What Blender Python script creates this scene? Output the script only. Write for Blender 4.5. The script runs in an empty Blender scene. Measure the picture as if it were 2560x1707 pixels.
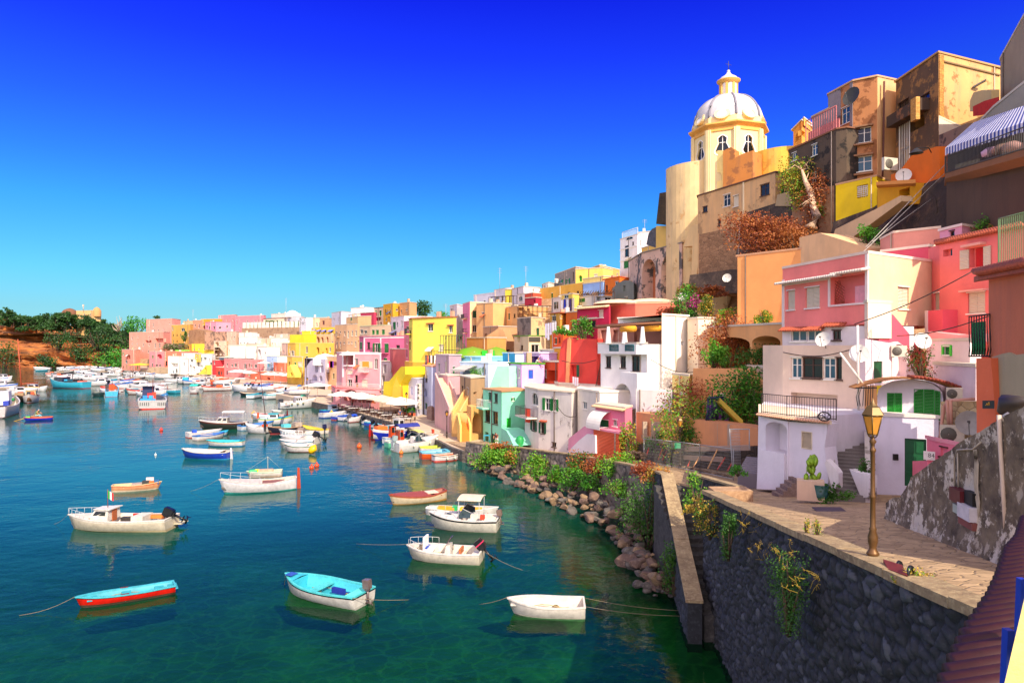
import bpy,math,random
from mathutils import Vector,noise
from mathutils.geometry import tessellate_polygon
rnd=random.Random(7)
S=bpy.context.scene
COL=S.collection
# ---------------- camera ----------------
F=1707.0; H=12.5; V0=862.0
cam=bpy.data.cameras.new('camera'); co=bpy.data.objects.new('camera',cam); COL.objects.link(co)
cam.sensor_width=36; cam.lens=36*F/2560; cam.shift_y=(V0-853.5)/2560
cam.clip_start=0.1; cam.clip_end=6000
co.location=(0,0,H); co.rotation_euler=(math.radians(90),0,0)
S.camera=co
# ---------------- light ----------------
SUN_EL=38.0; SUN_DIR=Vector((0.45,-0.89,0)).normalized()
el=math.radians(SUN_EL)
sd=Vector((SUN_DIR.x*math.cos(el),SUN_DIR.y*math.cos(el),math.sin(el)))
sl=bpy.data.lights.new('sun','SUN'); so=bpy.data.objects.new('sun',sl); COL.objects.link(so)
sl.energy=4.9; sl.angle=math.radians(0.5); sl.color=(1.0,0.88,0.68)
so.rotation_euler=sd.to_track_quat('Z','Y').to_euler(); so.location=sd*200
W=bpy.data.worlds.new('World'); S.world=W; W.use_nodes=True
nt=W.node_tree; nt.nodes.clear()
def N(nt,t,**k):
 n=nt.nodes.new(t)
 for a,b in k.items():setattr(n,a,b)
 return n
wo=N(nt,'ShaderNodeOutputWorld'); bg=N(nt,'ShaderNodeBackground'); sk=N(nt,'ShaderNodeTexSky')
sk.sky_type='NISHITA'; sk.sun_disc=False; sk.sun_elevation=el; sk.sun_rotation=math.atan2(sd.x,sd.y)
sk.altitude=20; sk.air_density=1.0; sk.dust_density=0.6; sk.ozone_density=3.0
tc=N(nt,'ShaderNodeTexCoord'); sx=N(nt,'ShaderNodeSeparateXYZ'); rp=N(nt,'ShaderNodeValToRGB')
mx=N(nt,'ShaderNodeMix',data_type='RGBA',blend_type='MULTIPLY'); mx.inputs[0].default_value=1
nt.links.new(tc.outputs['Generated'],sx.inputs[0]); nt.links.new(sx.outputs[2],rp.inputs[0])
e=rp.color_ramp.elements
SKYRAMP=[(0.0,(0.29,0.59,0.83)),(0.048,(0.245,0.53,0.70)),(0.095,(0.19,0.57,0.745)),(0.182,(0.11,0.50,0.91)),(0.235,(.087,.38,1.07)),(0.30,(0.07,0.25,1.24)),(0.385,(0.046,0.12,1.41)),(0.45,(0.03,0.06,1.34)),(0.51,(0.08,0.14,1.3)),(0.62,(.6,.65,1.1)),(1.0,(1.3,1.25,1.2))]
e[0].position=0; e[0].color=(*SKYRAMP[0][1],1); e[1].position=1; e[1].color=(*SKYRAMP[-1][1],1)
for p_,c_ in SKYRAMP[1:-1]:
 x_=e.new(p_); x_.color=(*c_,1)
nt.links.new(sk.outputs[0],mx.inputs[6]); nt.links.new(rp.outputs[0],mx.inputs[7])
vd=N(nt,'ShaderNodeVectorMath',operation='DOT_PRODUCT'); vd.inputs[1].default_value=tuple(sd); nt.links.new(tc.outputs['Generated'],vd.inputs[0])
mr=N(nt,'ShaderNodeMapRange'); mr.inputs[1].default_value=.12; mr.inputs[2].default_value=1.0; nt.links.new(vd.outputs['Value'],mr.inputs[0])
pw=N(nt,'ShaderNodeMath',operation='POWER'); pw.inputs[1].default_value=1.4; nt.links.new(mr.outputs[0],pw.inputs[0])
gc=N(nt,'ShaderNodeMix',data_type='RGBA',blend_type='MIX'); gc.inputs[6].default_value=(0,0,0,1); gc.inputs[7].default_value=(7.0,5.6,4.0,1); nt.links.new(pw.outputs[0],gc.inputs[0])
ga=N(nt,'ShaderNodeMix',data_type='RGBA',blend_type='ADD'); ga.inputs[0].default_value=1; nt.links.new(mx.outputs[2],ga.inputs[6]); nt.links.new(gc.outputs[2],ga.inputs[7])
vb=N(nt,'ShaderNodeVectorMath',operation='DOT_PRODUCT'); vb.inputs[1].default_value=(-.55,-.82,.12); nt.links.new(tc.outputs['Generated'],vb.inputs[0])  # unseen warm fill added to the sky behind left, lifting shaded faces
mb_=N(nt,'ShaderNodeMapRange'); mb_.inputs[1].default_value=.0; mb_.inputs[2].default_value=.8; nt.links.new(vb.outputs['Value'],mb_.inputs[0])
gb=N(nt,'ShaderNodeMix',data_type='RGBA',blend_type='ADD'); nt.links.new(mb_.outputs[0],gb.inputs[0]); nt.links.new(ga.outputs[2],gb.inputs[6]); gb.inputs[7].default_value=(6.2,4.7,3.0,1)
nt.links.new(gb.outputs[2],bg.inputs[0]); bg.inputs[1].default_value=0.132
nt.links.new(bg.outputs[0],wo.inputs[0])
S.view_settings.view_transform='Standard'; S.view_settings.look='None'; S.view_settings.gamma=1
S.view_settings.exposure=0.45
S.render.engine='CYCLES'; S.cycles.max_bounces=6; S.cycles.diffuse_bounces=3; S.cycles.transparent_max_bounces=8
S.cycles.glossy_bounces=3; S.cycles.caustics_reflective=False; S.cycles.caustics_refractive=False
# ---------------- helpers ----------------
def L(h):
 if not isinstance(h,str):return tuple(h)
 r=[]
 for i in(0,2,4):
  c=int(h[i:i+2],16)/255
  r.append(c/12.92 if c<.04045 else((c+.055)/1.055)**2.4)
 return tuple(r)
ZN={'a':(0,720,.2721),'b':(600,720,.28058),'c':(1100,600,.28058),'d':(1500,100,.28058),'e':(1920,100,.28058),
'f':(1500,480,.28058),'g':(1920,520,.28058),'h':(1100,860,.28058),'i':(1500,860,.28058),'j':(1920,880,.28058),
'k':(1500,1260,.2851),'l':(1920,1260,.2851),'m':(0,860,.17857),'n':(340,760,.17857),'o':(640,940,.17857),
'p':(680,740,.17857),'q':(980,1000,.17857),'s':(0,0,1),'r':(400,960,.20408)}
def U(z,x):return ZN[z][0]+x*ZN[z][2]
def Vv(z,y):return ZN[z][1]+y*ZN[z][2]
def P(u,v,Y):return Vector(((u-1280)*Y/F,Y,H-(v-V0)*Y/F))
def PZ(z,x,y,Y):return P(U(z,x),Vv(z,y),Y)
def XY(u,Y):return Vector(((u-1280)*Y/F,Y))
def onz(u,v,zz=0.0):
 Y=(H-zz)*F/(v-V0); return Vector(((u-1280)*Y/F,Y,zz))
def lerpt(tab,x):
 if x<=tab[0][0]:return tab[0][1]
 for(a,b),(c,d)in zip(tab,tab[1:]):
  if x<=c:return b+(d-b)*(x-a)/(c-a)
 return tab[-1][1]
ZT=[(4,9.2),(10,8.35),(14.5,7.8),(22,6.85),(31,5.45),(38,4.6),(49,3.7),(60,2.65),(70,1.7),(80,1.2)]
def zt(Y):return lerpt(ZT,Y)
ORG={}
def link(o,parent=None):
 COL.objects.link(o)
 if parent is not None:o.parent=parent
 return o
def tag(o,label=None,cat=None,group=None,kind=None):
 if label:o['label']=label
 if cat:o['category']=cat
 if group:o['group']=group
 if kind:o['kind']=kind
 return o
def thing(name,label,cat,loc=(0,0,0),rz=0,group=None):
 o=bpy.data.objects.new(name,None); link(o); o.location=loc; o.rotation_euler=(0,0,rz)
 o.empty_display_size=.3
 ORG[o]=Vector(loc); return tag(o,label,cat,group)
def copy_tree(o,parent=None):
 c=o.copy(); link(c,parent)
 for ch in KIDS.get(o.name,[]):
  copy_tree(ch,c)
 return c
KIDS={}
class MB:
 def __init__(s):s.v=[]; s.f=[]; s.m=[]; s.sm=[]
 def add(s,vs,fs,mi=0,sm=False):
  b=len(s.v); s.v+=[Vector(v)for v in vs]
  for f in fs:s.f.append(tuple(b+i for i in f)); s.m.append(mi); s.sm.append(sm)
  return s
 def box(s,a,b,mi=0):
  x0,y0,z0=a; x1,y1,z1=b
  return s.add([(x0,y0,z0),(x1,y0,z0),(x1,y1,z0),(x0,y1,z0),(x0,y0,z1),(x1,y0,z1),(x1,y1,z1),(x0,y1,z1)],
[(3,2,1,0),(4,5,6,7),(0,1,5,4),(1,2,6,5),(2,3,7,6),(3,0,4,7)],mi)
 def hexa(s,q,mi=0):
  return s.add(q,[(3,2,1,0),(4,5,6,7),(0,1,5,4),(1,2,6,5),(2,3,7,6),(3,0,4,7)],mi)
 def obox(s,c,ax,ay,az,mi=0):
  c=Vector(c); q=[]
  for dz in(-1,1):
   for dx,dy in((-1,-1),(1,-1),(1,1),(-1,1)):q.append(c+ax*dx+ay*dy+az*dz)
  return s.hexa(q,mi)
 def prism(s,pts,z0,z1,mi=0,cap=True):
  n=len(pts)
  vs=[(p[0],p[1],z0)for p in pts]+[(p[0],p[1],z1)for p in pts]
  fs=[(i,(i+1)%n,n+(i+1)%n,n+i)for i in range(n)]
  if cap:fs+=[tuple(range(n-1,-1,-1)),tuple(range(n,2*n))]
  return s.add(vs,fs,mi)
 def tube(s,pts,r,n=6,mi=0,cap=True,sm=True):
  pts=[Vector(p)for p in pts]; rs=r if isinstance(r,(list,tuple))else[r]*len(pts)
  vs=[]; up=None
  for i,p in enumerate(pts):
   t=(pts[min(i+1,len(pts)-1)]-pts[max(i-1,0)])
   if t.length<1e-9:t=Vector((0,0,1))
   t.normalize()
   a=t.cross(Vector((0,0,1))if abs(t.z)<.95 else Vector((1,0,0))).normalized(); b=t.cross(a)
   for k in range(n):
    g=2*math.pi*k/n; vs.append(p+(a*math.cos(g)+b*math.sin(g))*rs[i])
  fs=[]
  for i in range(len(pts)-1):
   for k in range(n):fs.append((i*n+k,i*n+(k+1)%n,(i+1)*n+(k+1)%n,(i+1)*n+k))
  if cap:fs+=[tuple(range(n-1,-1,-1)),tuple(range((len(pts)-1)*n,len(pts)*n))]
  return s.add(vs,fs,mi,sm)
 def lathe(s,c,prof,n=16,mi=0,sm=True,a0=0,a1=2*math.pi):
  c=Vector(c); vs=[]; full=abs(a1-a0-2*math.pi)<1e-6; m=n if full else n+1
  for r,z in prof:
   for k in range(m):
    g=a0+(a1-a0)*k/n; vs.append(c+Vector((r*math.cos(g),r*math.sin(g),z)))
  fs=[]
  for i in range(len(prof)-1):
   for k in range(n):
    k2=(k+1)%m; fs.append((i*m+k,i*m+k2,(i+1)*m+k2,(i+1)*m+k))
  return s.add(vs,fs,mi,sm)
 def build(s,name,mat,parent=None,local=False,label=None,cat=None,group=None,kind=None):
  me=bpy.data.meshes.new(name)
  if parent is not None:
   r=parent
   while r.parent is not None:r=r.parent
   off=Vector((0,0,0))if local else ORG.get(r,Vector((0,0,0))); loc=Vector((0,0,0))
  elif kind in('structure','stuff')or local or not s.v:
   off=loc=Vector((0,0,0))
  else:
   xs=[v.x for v in s.v]; ys=[v.y for v in s.v]
   off=loc=Vector(((min(xs)+max(xs))/2,(min(ys)+max(ys))/2,min(v.z for v in s.v)))
  me.from_pydata([tuple(v-off)for v in s.v],[],s.f)
  ms=mat if isinstance(mat,(list,tuple))else[mat]
  for m in ms:me.materials.append(m)
  if len(ms)>1:me.polygons.foreach_set('material_index',s.m)
  me.polygons.foreach_set('use_smooth',s.sm)
  o=bpy.data.objects.new(name,me); link(o,parent); o.location=loc
  if parent is not None:KIDS.setdefault(parent.name,[]).append(o)
  else:ORG[o]=loc
  return tag(o,label,cat,group,kind)
# ---------------- materials ----------------
MC={}
def mk(name):
 m=bpy.data.materials.new(name); m.use_nodes=True; return m,m.node_tree,m.node_tree.nodes['Principled BSDF']
def mixc(nt,fac,a,b,bt='MIX'):
 n=N(nt,'ShaderNodeMix',data_type='RGBA',blend_type=bt)
 for i,x in((0,fac),(6,a),(7,b)):
  if isinstance(x,(int,float)):n.inputs[i].default_value=x
  elif isinstance(x,tuple):n.inputs[i].default_value=(*x[:3],1)
  else:nt.links.new(x,n.inputs[i])
 return n.outputs[2]
def noi(nt,scale,detail=5,rough=.6,sc=None,coord='Object'):
 t=N(nt,'ShaderNodeTexCoord'); o=t.outputs[coord]
 if sc:
  mp=N(nt,'ShaderNodeMapping'); mp.inputs[3].default_value=sc; nt.links.new(o,mp.inputs[0]); o=mp.outputs[0]
 n=N(nt,'ShaderNodeTexNoise'); n.inputs['Scale'].default_value=scale; n.inputs['Detail'].default_value=detail
 n.inputs['Roughness'].default_value=rough; nt.links.new(o,n.inputs[0]); return n.outputs[0]
def ramp(nt,x,a,b,va=0.,vb=1.):
 n=N(nt,'ShaderNodeMapRange'); n.inputs[1].default_value=a; n.inputs[2].default_value=b
 n.inputs[3].default_value=va; n.inputs[4].default_value=vb; nt.links.new(x,n.inputs[0]); return n.outputs[0]
def bump(nt,b,h,st,dist):
 n=N(nt,'ShaderNodeBump'); n.inputs['Strength'].default_value=st; n.inputs['Distance'].default_value=dist
 nt.links.new(h,n.inputs['Height']); nt.links.new(n.outputs[0],b.inputs['Normal']); return n
def stucco(c,stain=.25,sc=None,patch=0.0,pc='8a7f74'):
 k=('st',c,stain,sc,patch,pc)
 if k in MC:return MC[k]
 m,nt,b=mk('painted_plaster'); c=L(c)
 d=tuple(x*.80 for x in c)
 a=mixc(nt,ramp(nt,noi(nt,.35,6,.65),.35,.7),c,d)
 g=sum(c)/3; dirt=tuple(.35*x+.2*g for x in c)
 s_=ramp(nt,noi(nt,1.1,5,.7,(1,1,.13)),.50,.78,0,stain)
 a=mixc(nt,s_,a,dirt)
 if patch:a=mixc(nt,ramp(nt,noi(nt,.45,8,.7),.62-.25*patch,.66-.25*patch),a,L(pc))
 nt.links.new(a,b.inputs['Base Color']); b.inputs['Roughness'].default_value=.92
 bump(nt,b,noi(nt,7,4,.7),.35,.04)
 MC[k]=m; return m
def paint(c,rough=.5,var=.15,metal=0,sc=3.0):
 k=('pt',c,rough,var,metal,sc)
 if k in MC:return MC[k]
 m,nt,b=mk('paint'); c=L(c)
 a=mixc(nt,ramp(nt,noi(nt,sc,5,.7),.4,.75),c,tuple(x*(1-var*2)for x in c))
 nt.links.new(a,b.inputs['Base Color']); b.inputs['Roughness'].default_value=rough; b.inputs['Metallic'].default_value=metal
 MC[k]=m; return m
def slats(c,per=.08):
 k=('sl',c,per)
 if k in MC:return MC[k]
 m,nt,b=mk('louvre'); c=L(c); b.inputs['Base Color'].default_value=(*c,1); b.inputs['Roughness'].default_value=.6
 t=N(nt,'ShaderNodeTexCoord'); sp=N(nt,'ShaderNodeSeparateXYZ'); nt.links.new(t.outputs['Object'],sp.inputs[0])
 q=N(nt,'ShaderNodeMath',operation='PINGPONG'); q.inputs[1].default_value=per/2; nt.links.new(sp.outputs[2],q.inputs[0])
 bump(nt,b,q.outputs[0],1.0,1.0); MC[k]=m; return m
def glass(c='10181c',rough=.08):
 k=('gl',c,rough)
 if k in MC:return MC[k]
 m,nt,b=mk('window_glass'); b.inputs['Base Color'].default_value=(*L(c),1); b.inputs['Roughness'].default_value=rough
 b.inputs['IOR'].default_value=1.5; MC[k]=m; return m
def stone(c1,c2,mort,scale=2.6,sc=(1,1,1.3),bst=.8,coord='Object',mw=.05,rough=.9):
 k=('stn',c1,c2,mort,scale,sc)
 if k in MC:return MC[k]
 m,nt,b=mk('stone'); t=N(nt,'ShaderNodeTexCoord'); mp=N(nt,'ShaderNodeMapping'); mp.inputs[3].default_value=sc
 nt.links.new(t.outputs[coord],mp.inputs[0])
 nd=N(nt,'ShaderNodeTexNoise'); nd.inputs['Scale'].default_value=2.; nt.links.new(mp.outputs[0],nd.inputs[0])
 w=N(nt,'ShaderNodeMix',data_type='RGBA',blend_type='ADD'); w.inputs[0].default_value=.25
 nt.links.new(mp.outputs[0],w.inputs[6]); nt.links.new(nd.outputs[1],w.inputs[7])
 v1=N(nt,'ShaderNodeTexVoronoi',feature='DISTANCE_TO_EDGE'); v2=N(nt,'ShaderNodeTexVoronoi')
 for v in(v1,v2):v.inputs['Scale'].default_value=scale; nt.links.new(w.outputs[2],v.inputs[0])
 sp=N(nt,'ShaderNodeSeparateColor'); nt.links.new(v2.outputs['Color'],sp.inputs[0])
 a=mixc(nt,sp.outputs[0],L(c1),L(c2)); a=mixc(nt,ramp(nt,noi(nt,5,5,.7),.35,.8,0,.6),a,tuple(x*.45 for x in L(c1)))
 a=mixc(nt,ramp(nt,v1.outputs[0],0,mw,1,0),a,L(mort))
 nt.links.new(a,b.inputs['Base Color']); b.inputs['Roughness'].default_value=rough
 bump(nt,b,ramp(nt,v1.outputs[0],0,mw*2.5),bst,.05); MC[k]=m; return m
def leafmat(c1,c2,sc=1.2):
 k=('lf',c1,c2,sc)
 if k in MC:return MC[k]
 m,nt,b=mk('foliage'); a=mixc(nt,ramp(nt,noi(nt,sc,3,.6),.35,.65),L(c1),L(c2))
 nt.links.new(a,b.inputs['Base Color']); b.inputs['Roughness'].default_value=.6
 tr=N(nt,'ShaderNodeBsdfTranslucent'); nt.links.new(a,tr.inputs[0]); ms=N(nt,'ShaderNodeMixShader'); ms.inputs[0].default_value=.25
 o=nt.nodes['Material Output']; nt.links.new(b.outputs[0],ms.inputs[1]); nt.links.new(tr.outputs[0],ms.inputs[2]); nt.links.new(ms.outputs[0],o.inputs[0])
 MC[k]=m; return m
def rockmat(c1,c2,c3,s=1.0):
 k=('rk',c1,c2,c3,s)
 if k in MC:return MC[k]
 m,nt,b=mk('rock'); a=mixc(nt,ramp(nt,noi(nt,.8*s,6,.65),.35,.65),L(c1),L(c2))
 a=mixc(nt,ramp(nt,noi(nt,3*s,6,.7),.5,.75,0,.8),a,L(c3))
 nt.links.new(a,b.inputs['Base Color']); b.inputs['Roughness'].default_value=.9
 bump(nt,b,noi(nt,5*s,8,.7),.7,.12/s); MC[k]=m; return m
# ---------------- water ----------------
def water_mat():
 m=bpy.data.materials.new('sea_water'); m.use_nodes=True; nt=m.node_tree; nt.nodes.clear()
 out=N(nt,'ShaderNodeOutputMaterial'); g=N(nt,'ShaderNodeNewGeometry')
 def nz(scale,sc,detail=3,rough=.5,rot=0):
  mp=N(nt,'ShaderNodeMapping'); mp.inputs[3].default_value=sc; mp.inputs[2].default_value=(0,0,rot); nt.links.new(g.outputs['Position'],mp.inputs[0])
  n=N(nt,'ShaderNodeTexNoise'); n.inputs['Scale'].default_value=scale; n.inputs['Detail'].default_value=detail; n.inputs['Roughness'].default_value=rough
  nt.links.new(mp.outputs[0],n.inputs[0]); return n.outputs[0]
 a=nz(1.1,(1,1.5,1),4,.55,.35); b=nz(.28,(1,1.4,1),2,.5,-.4)
 ad=N(nt,'ShaderNodeMath',operation='MULTIPLY_ADD'); nt.links.new(b,ad.inputs[0]); ad.inputs[1].default_value=2.2; nt.links.new(a,ad.inputs[2])
 bp=N(nt,'ShaderNodeBump'); bp.inputs['Strength'].default_value=1.0; nt.links.new(ramp(nt,nz(.045,(1,1.6,1),3,.6),.35,.65,.011,.036),bp.inputs['Distance'])
 nt.links.new(ad.outputs[0],bp.inputs['Height'])
 sp=N(nt,'ShaderNodeSeparateXYZ'); nt.links.new(g.outputs['Position'],sp.inputs[0])
 dy=ramp(nt,sp.outputs[1],30,68)
 sh=N(nt,'ShaderNodeMath',operation='MULTIPLY_ADD'); nt.links.new(sp.outputs[0],sh.inputs[0]); sh.inputs[1].default_value=-.009; nt.links.new(dy,sh.inputs[2])
 dpt=N(nt,'ShaderNodeClamp'); nt.links.new(sh.outputs[0],dpt.inputs[0])
 var=nz(.05,(1,1,1),3)
 c1=mixc(nt,ramp(nt,var,.35,.65),(0.0,.048,.042),(.004,.105,.082)); c1=mixc(nt,ramp(nt,dpt.outputs[0],.1,.8),(.003,.045,.02),c1)
 tr=N(nt,'ShaderNodeBsdfTransparent'); tr.inputs[0].default_value=(.26,.62,.38,1)
 df=N(nt,'ShaderNodeBsdfDiffuse'); nt.links.new(c1,df.inputs[0])
 m1=N(nt,'ShaderNodeMixShader'); nt.links.new(ramp(nt,dpt.outputs[0],0,1,.20,.96),m1.inputs[0]); nt.links.new(tr.outputs[0],m1.inputs[1]); nt.links.new(df.outputs[0],m1.inputs[2])
 gl=N(nt,'ShaderNodeBsdfGlossy'); gl.inputs['Roughness'].default_value=.03; nt.links.new(bp.outputs[0],gl.inputs['Normal'])
 fr=N(nt,'ShaderNodeFresnel'); nt.links.new(ramp(nt,sp.outputs[1],42,88,1.20,1.62),fr.inputs[0]); nt.links.new(bp.outputs[0],fr.inputs['Normal'])
 m2=N(nt,'ShaderNodeMixShader'); nt.links.new(fr.outputs[0],m2.inputs[0]); nt.links.new(m1.outputs[0],m2.inputs[1]); nt.links.new(gl.outputs[0],m2.inputs[2])
 nt.links.new(m2.outputs[0],out.inputs[0]); return m
MB().add([(-3000,-20,0),(60,-20,0),(60,420,0),(3000,5000,0),(-3000,5000,0)],[(0,1,2,3,4)]).build('sea_water',water_mat(),kind='structure')
def bed_mat():
 m,nt,b=mk('seabed'); a=mixc(nt,ramp(nt,noi(nt,.35,6,.7),.35,.65),(.006,.07,.025),(.06,.24,.05))
 a=mixc(nt,ramp(nt,noi(nt,1.6,6,.75),.55,.75,0,.8),a,(.35,.42,.12))
 a=mixc(nt,ramp(nt,noi(nt,.12,3,.5),.45,.65,0,.8),a,(.008,.07,.06))
 t_=N(nt,'ShaderNodeTexCoord'); nd=noi(nt,.7,5,.8); wv=N(nt,'ShaderNodeTexVoronoi',feature='DISTANCE_TO_EDGE'); wv.inputs['Scale'].default_value=.9
 va=N(nt,'ShaderNodeVectorMath',operation='ADD'); nt.links.new(t_.outputs['Object'],va.inputs[0]); nt.links.new(nd,va.inputs[1]); nt.links.new(va.outputs[0],wv.inputs[0])
 a=mixc(nt,ramp(nt,wv.outputs[0],0,.09,.35,0),a,(.12,.34,.08))
 nt.links.new(a,b.inputs['Base Color']); b.inputs['Roughness'].default_value=1
 return m
def grid(nx,ny,fn,mb=None,mi=0,sm=True):
 mb=mb or MB(); vs=[fn(i/nx,j/ny)for j in range(ny+1)for i in range(nx+1)]
 fs=[(j*(nx+1)+i,j*(nx+1)+i+1,(j+1)*(nx+1)+i+1,(j+1)*(nx+1)+i)for j in range(ny)for i in range(nx)]
 return mb.add(vs,fs,mi,sm)
def bedf(a,b):
 x=-60+72*a; y=2+100*b
 z=-1.9-.02*max(0,-x)+1.4*max(0,min(1,(x+1)/8.5))+.5*noise.noise(Vector((x*.3,y*.3,0)))
 return(x,y,min(z,-.35))
grid(60,80,bedf).build('seabed',bed_mat(),kind='structure')
MB().add([(-3000,-20,-14),(3000,-20,-14),(3000,5000,-14),(-3000,5000,-14)],[(0,1,2,3)]).build('ground',paint('203a3a',.9),kind='structure')
# ---------------- quay and pavement ----------------
paveM=stone('c2a27c','9a7e5e','6a5844',2.3,(1,1.6,1),.5,mw=.035)
concM=stucco('c4ae92',.3)
darkst=stone('6f665f','3c3836','2b2826',2.4,(1,1,1.4),.9)
QE=[XY(1163,73),XY(1130,76),XY(1080,84.6),XY(1000,97.5),XY(930,108),XY(850,124),XY(770,139),XY(738,146)]
q=[tuple(p)for p in QE]+[(XY(640,172))[:],(XY(560,205))[:],(XY(480,250))[:],(XY(380,300))[:],(XY(300,345))[:]]+[(-170,420),(60,420),(60,73)]
mb=MB(); mb.prism(q,-1.5,1.2); mb.build('quay',[stucco('c8b096',.35)],kind='structure')
mb=MB()
for a,b in zip(QE,QE[1:]):
 d=(b-a).normalized(); n_=Vector((d.y,-d.x))*-1
 mb.obox(Vector(((a.x+b.x)/2,(a.y+b.y)/2,.3))+Vector((n_.x,n_.y,0))*-.02,Vector((d.x,d.y,0))*(b-a).length/2,Vector((n_.x,n_.y,0))*.35,Vector((0,0,.86)))
mb.build('quay_edge',darkst,kind='structure')
XL=[(3,6.7),(10,7.3),(31,8.75),(31.01,10.2),(38.9,10.5),(39,9.5),(46,9.4),(54,7.2),(66,1.0),(73,-5.0),(84,-9.5)]
ys=[3+i*1.0 for i in range(0,78)]+[31.01,38.99]
ys=sorted(ys)
mb=MB(); vs=[]; nx=14
for y in ys:
 x0=lerpt(XL,y)
 for i in range(nx+1):vs.append((x0+(34-x0)*i/nx,y,zt(y)+.02*noise.noise(Vector((i*1.3,y*.6,0)))))
mb.add(vs,[(j*(nx+1)+i,j*(nx+1)+i+1,(j+1)*(nx+1)+i+1,(j+1)*(nx+1)+i)for j in range(len(ys)-1)for i in range(nx)],0,True)
for j in range(len(ys)-1):
 a=vs[j*(nx+1)]; b=vs[(j+1)*(nx+1)]
 mb.add([a,b,(b[0],b[1],-1),(a[0],a[1],-1)],[(0,1,2,3)])
mb.build('pavement',paveM,kind='structure')
# ---------------- stone walls with relief ----------------
basalt=None
def stonewall(name,label,A,B,zA,zB,zb,cop=.6,coph=.17,res=.12,scale=2.7,mat=None,copm=None,batter=0.0,thick=.6,amp=.13):
 """A,B plan points of the seaward face, top heights zA,zB, bottom zb"""
 A=Vector(A); B=Vector(B); d=(B-A); Lg=d.length; d/=Lg; n=Vector((d.y,-d.x));
 if n.dot(-Vector((A.x+B.x,A.y+B.y)))<0 and n.x>0:n=-n
 if n.x>0.3:n=-n
 root=thing(name,label,'wall',((A.x+B.x)/2,(A.y+B.y)/2,zb))
 nx=max(4,int(Lg/res)); nz=max(4,int((max(zA,zB)-zb)/res))
 JT=[]; TN=[]
 def fn(a,b):
  top=zA+(zB-zA)*a; z=zb+(top-zb)*b; p=A+d*Lg*a+n*batter*(1-b)
  q=Vector((a*Lg*scale*.72,z*scale,3.1)); q+=noise.noise_vector(q*.6)*.35
  ds_=noise.voronoi(q); ds=ds_[0]; h=min(1,(ds[1]-ds[0])*2.2); o=amp*(math.sqrt(max(0,h))-.7)+.03*noise.noise(q*3)
  if b==1:o=0
  JT.append(max(0,min(1,h))); c_=ds_[1][0]; TN.append((math.sin(c_.x*12.9+c_.y*78.2+c_.z*37.7)*43758.5)%1)
  return(p.x+n.x*o,p.y+n.y*o,z)
 mb=grid(nx,nz,fn)
 bk=-n*thick
 for E_,zE in((A,zA),(B,zB)):
  f_=E_+n*batter
  mb.add([(f_.x,f_.y,zb),(E_.x+bk.x,E_.y+bk.y,zb),(E_.x+bk.x,E_.y+bk.y,zE),(E_.x,E_.y,zE)],[(0,1,2,3)])
 mb.add([(A.x+bk.x,A.y+bk.y,zb),(B.x+bk.x,B.y+bk.y,zb),(B.x+bk.x,B.y+bk.y,zB),(A.x+bk.x,A.y+bk.y,zA)],[(0,1,2,3)])
 w=mb.build('masonry',mat,root)
 for nm_,ls in(('joint',JT),('tone',TN)):
  at=w.data.attributes.new(nm_,'FLOAT','POINT'); at.data.foreach_set('value',ls+[.5]*(len(w.data.vertices)-len(ls)))
 if cop:
  c=MB(); ns=max(1,int(Lg/2.2)); o1=n*.07; o2=-n*(cop-.07)
  for i in range(ns):
   a0=i/ns; a1=(i+1)/ns-.006/Lg*3; q=[]
   for dz in(0,coph):
    for a_,o_ in((a0,o1),(a1,o1),(a1,o2),(a0,o2)):
     p=A+d*Lg*a_+o_; q.append((p.x,p.y,zA+(zB-zA)*a_+dz-.02+.012*((i*7)%3)))
   c.hexa(q)
  c.build('coping',copm,root)
 return root
def basaltmat(c1,c2,c3):
 m,nt,b=mk('basalt_stone'); a=mixc(nt,ramp(nt,noi(nt,1.3,3,.6),.35,.65),L(c1),L(c2))
 a=mixc(nt,ramp(nt,noi(nt,6,6,.7),.5,.8,0,.7),a,L(c3))
 at=N(nt,'ShaderNodeAttribute',attribute_name='tone'); a=mixc(nt,ramp(nt,at.outputs['Fac'],0,1,0,.75),a,tuple(x*.35 for x in L(c1))); a=mixc(nt,ramp(nt,at.outputs['Fac'],.8,1,0,.6),a,L(c3))
 at=N(nt,'ShaderNodeAttribute',attribute_name='joint'); a=mixc(nt,ramp(nt,at.outputs['Fac'],.06,.35,.9,0),a,tuple(x*.12 for x in L(c1)))
 nt.links.new(a,b.inputs['Base Color']); b.inputs['Roughness'].default_value=.8; bump(nt,b,noi(nt,12,6,.7),.5,.03); return m
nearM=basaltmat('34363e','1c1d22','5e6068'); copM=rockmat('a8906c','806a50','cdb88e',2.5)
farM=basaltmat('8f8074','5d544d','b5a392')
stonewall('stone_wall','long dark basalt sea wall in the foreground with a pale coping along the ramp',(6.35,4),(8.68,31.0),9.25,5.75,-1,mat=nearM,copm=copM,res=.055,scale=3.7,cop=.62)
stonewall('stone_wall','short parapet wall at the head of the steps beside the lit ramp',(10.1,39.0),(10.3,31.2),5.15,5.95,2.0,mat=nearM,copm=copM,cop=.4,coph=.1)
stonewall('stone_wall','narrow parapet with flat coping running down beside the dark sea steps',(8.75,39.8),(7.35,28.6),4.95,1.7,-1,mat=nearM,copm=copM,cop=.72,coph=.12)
bx=MB().box((9.0,30.3,5.3),(10.7,31.3,6.02)); bx.build('stone_block',rockmat('b38f6c','8d6c50','d1b08a',2),label='low brick and stone block joining the sea wall at the top of the dark steps',cat='stone block')
st=MB()
for i in range(16):
 f_=i/15; y=39.0-9.6*f_; z=4.5-3.4*f_
 st.box((8.1+.0*i,y-.66,-1),(10.2,y,z))
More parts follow.
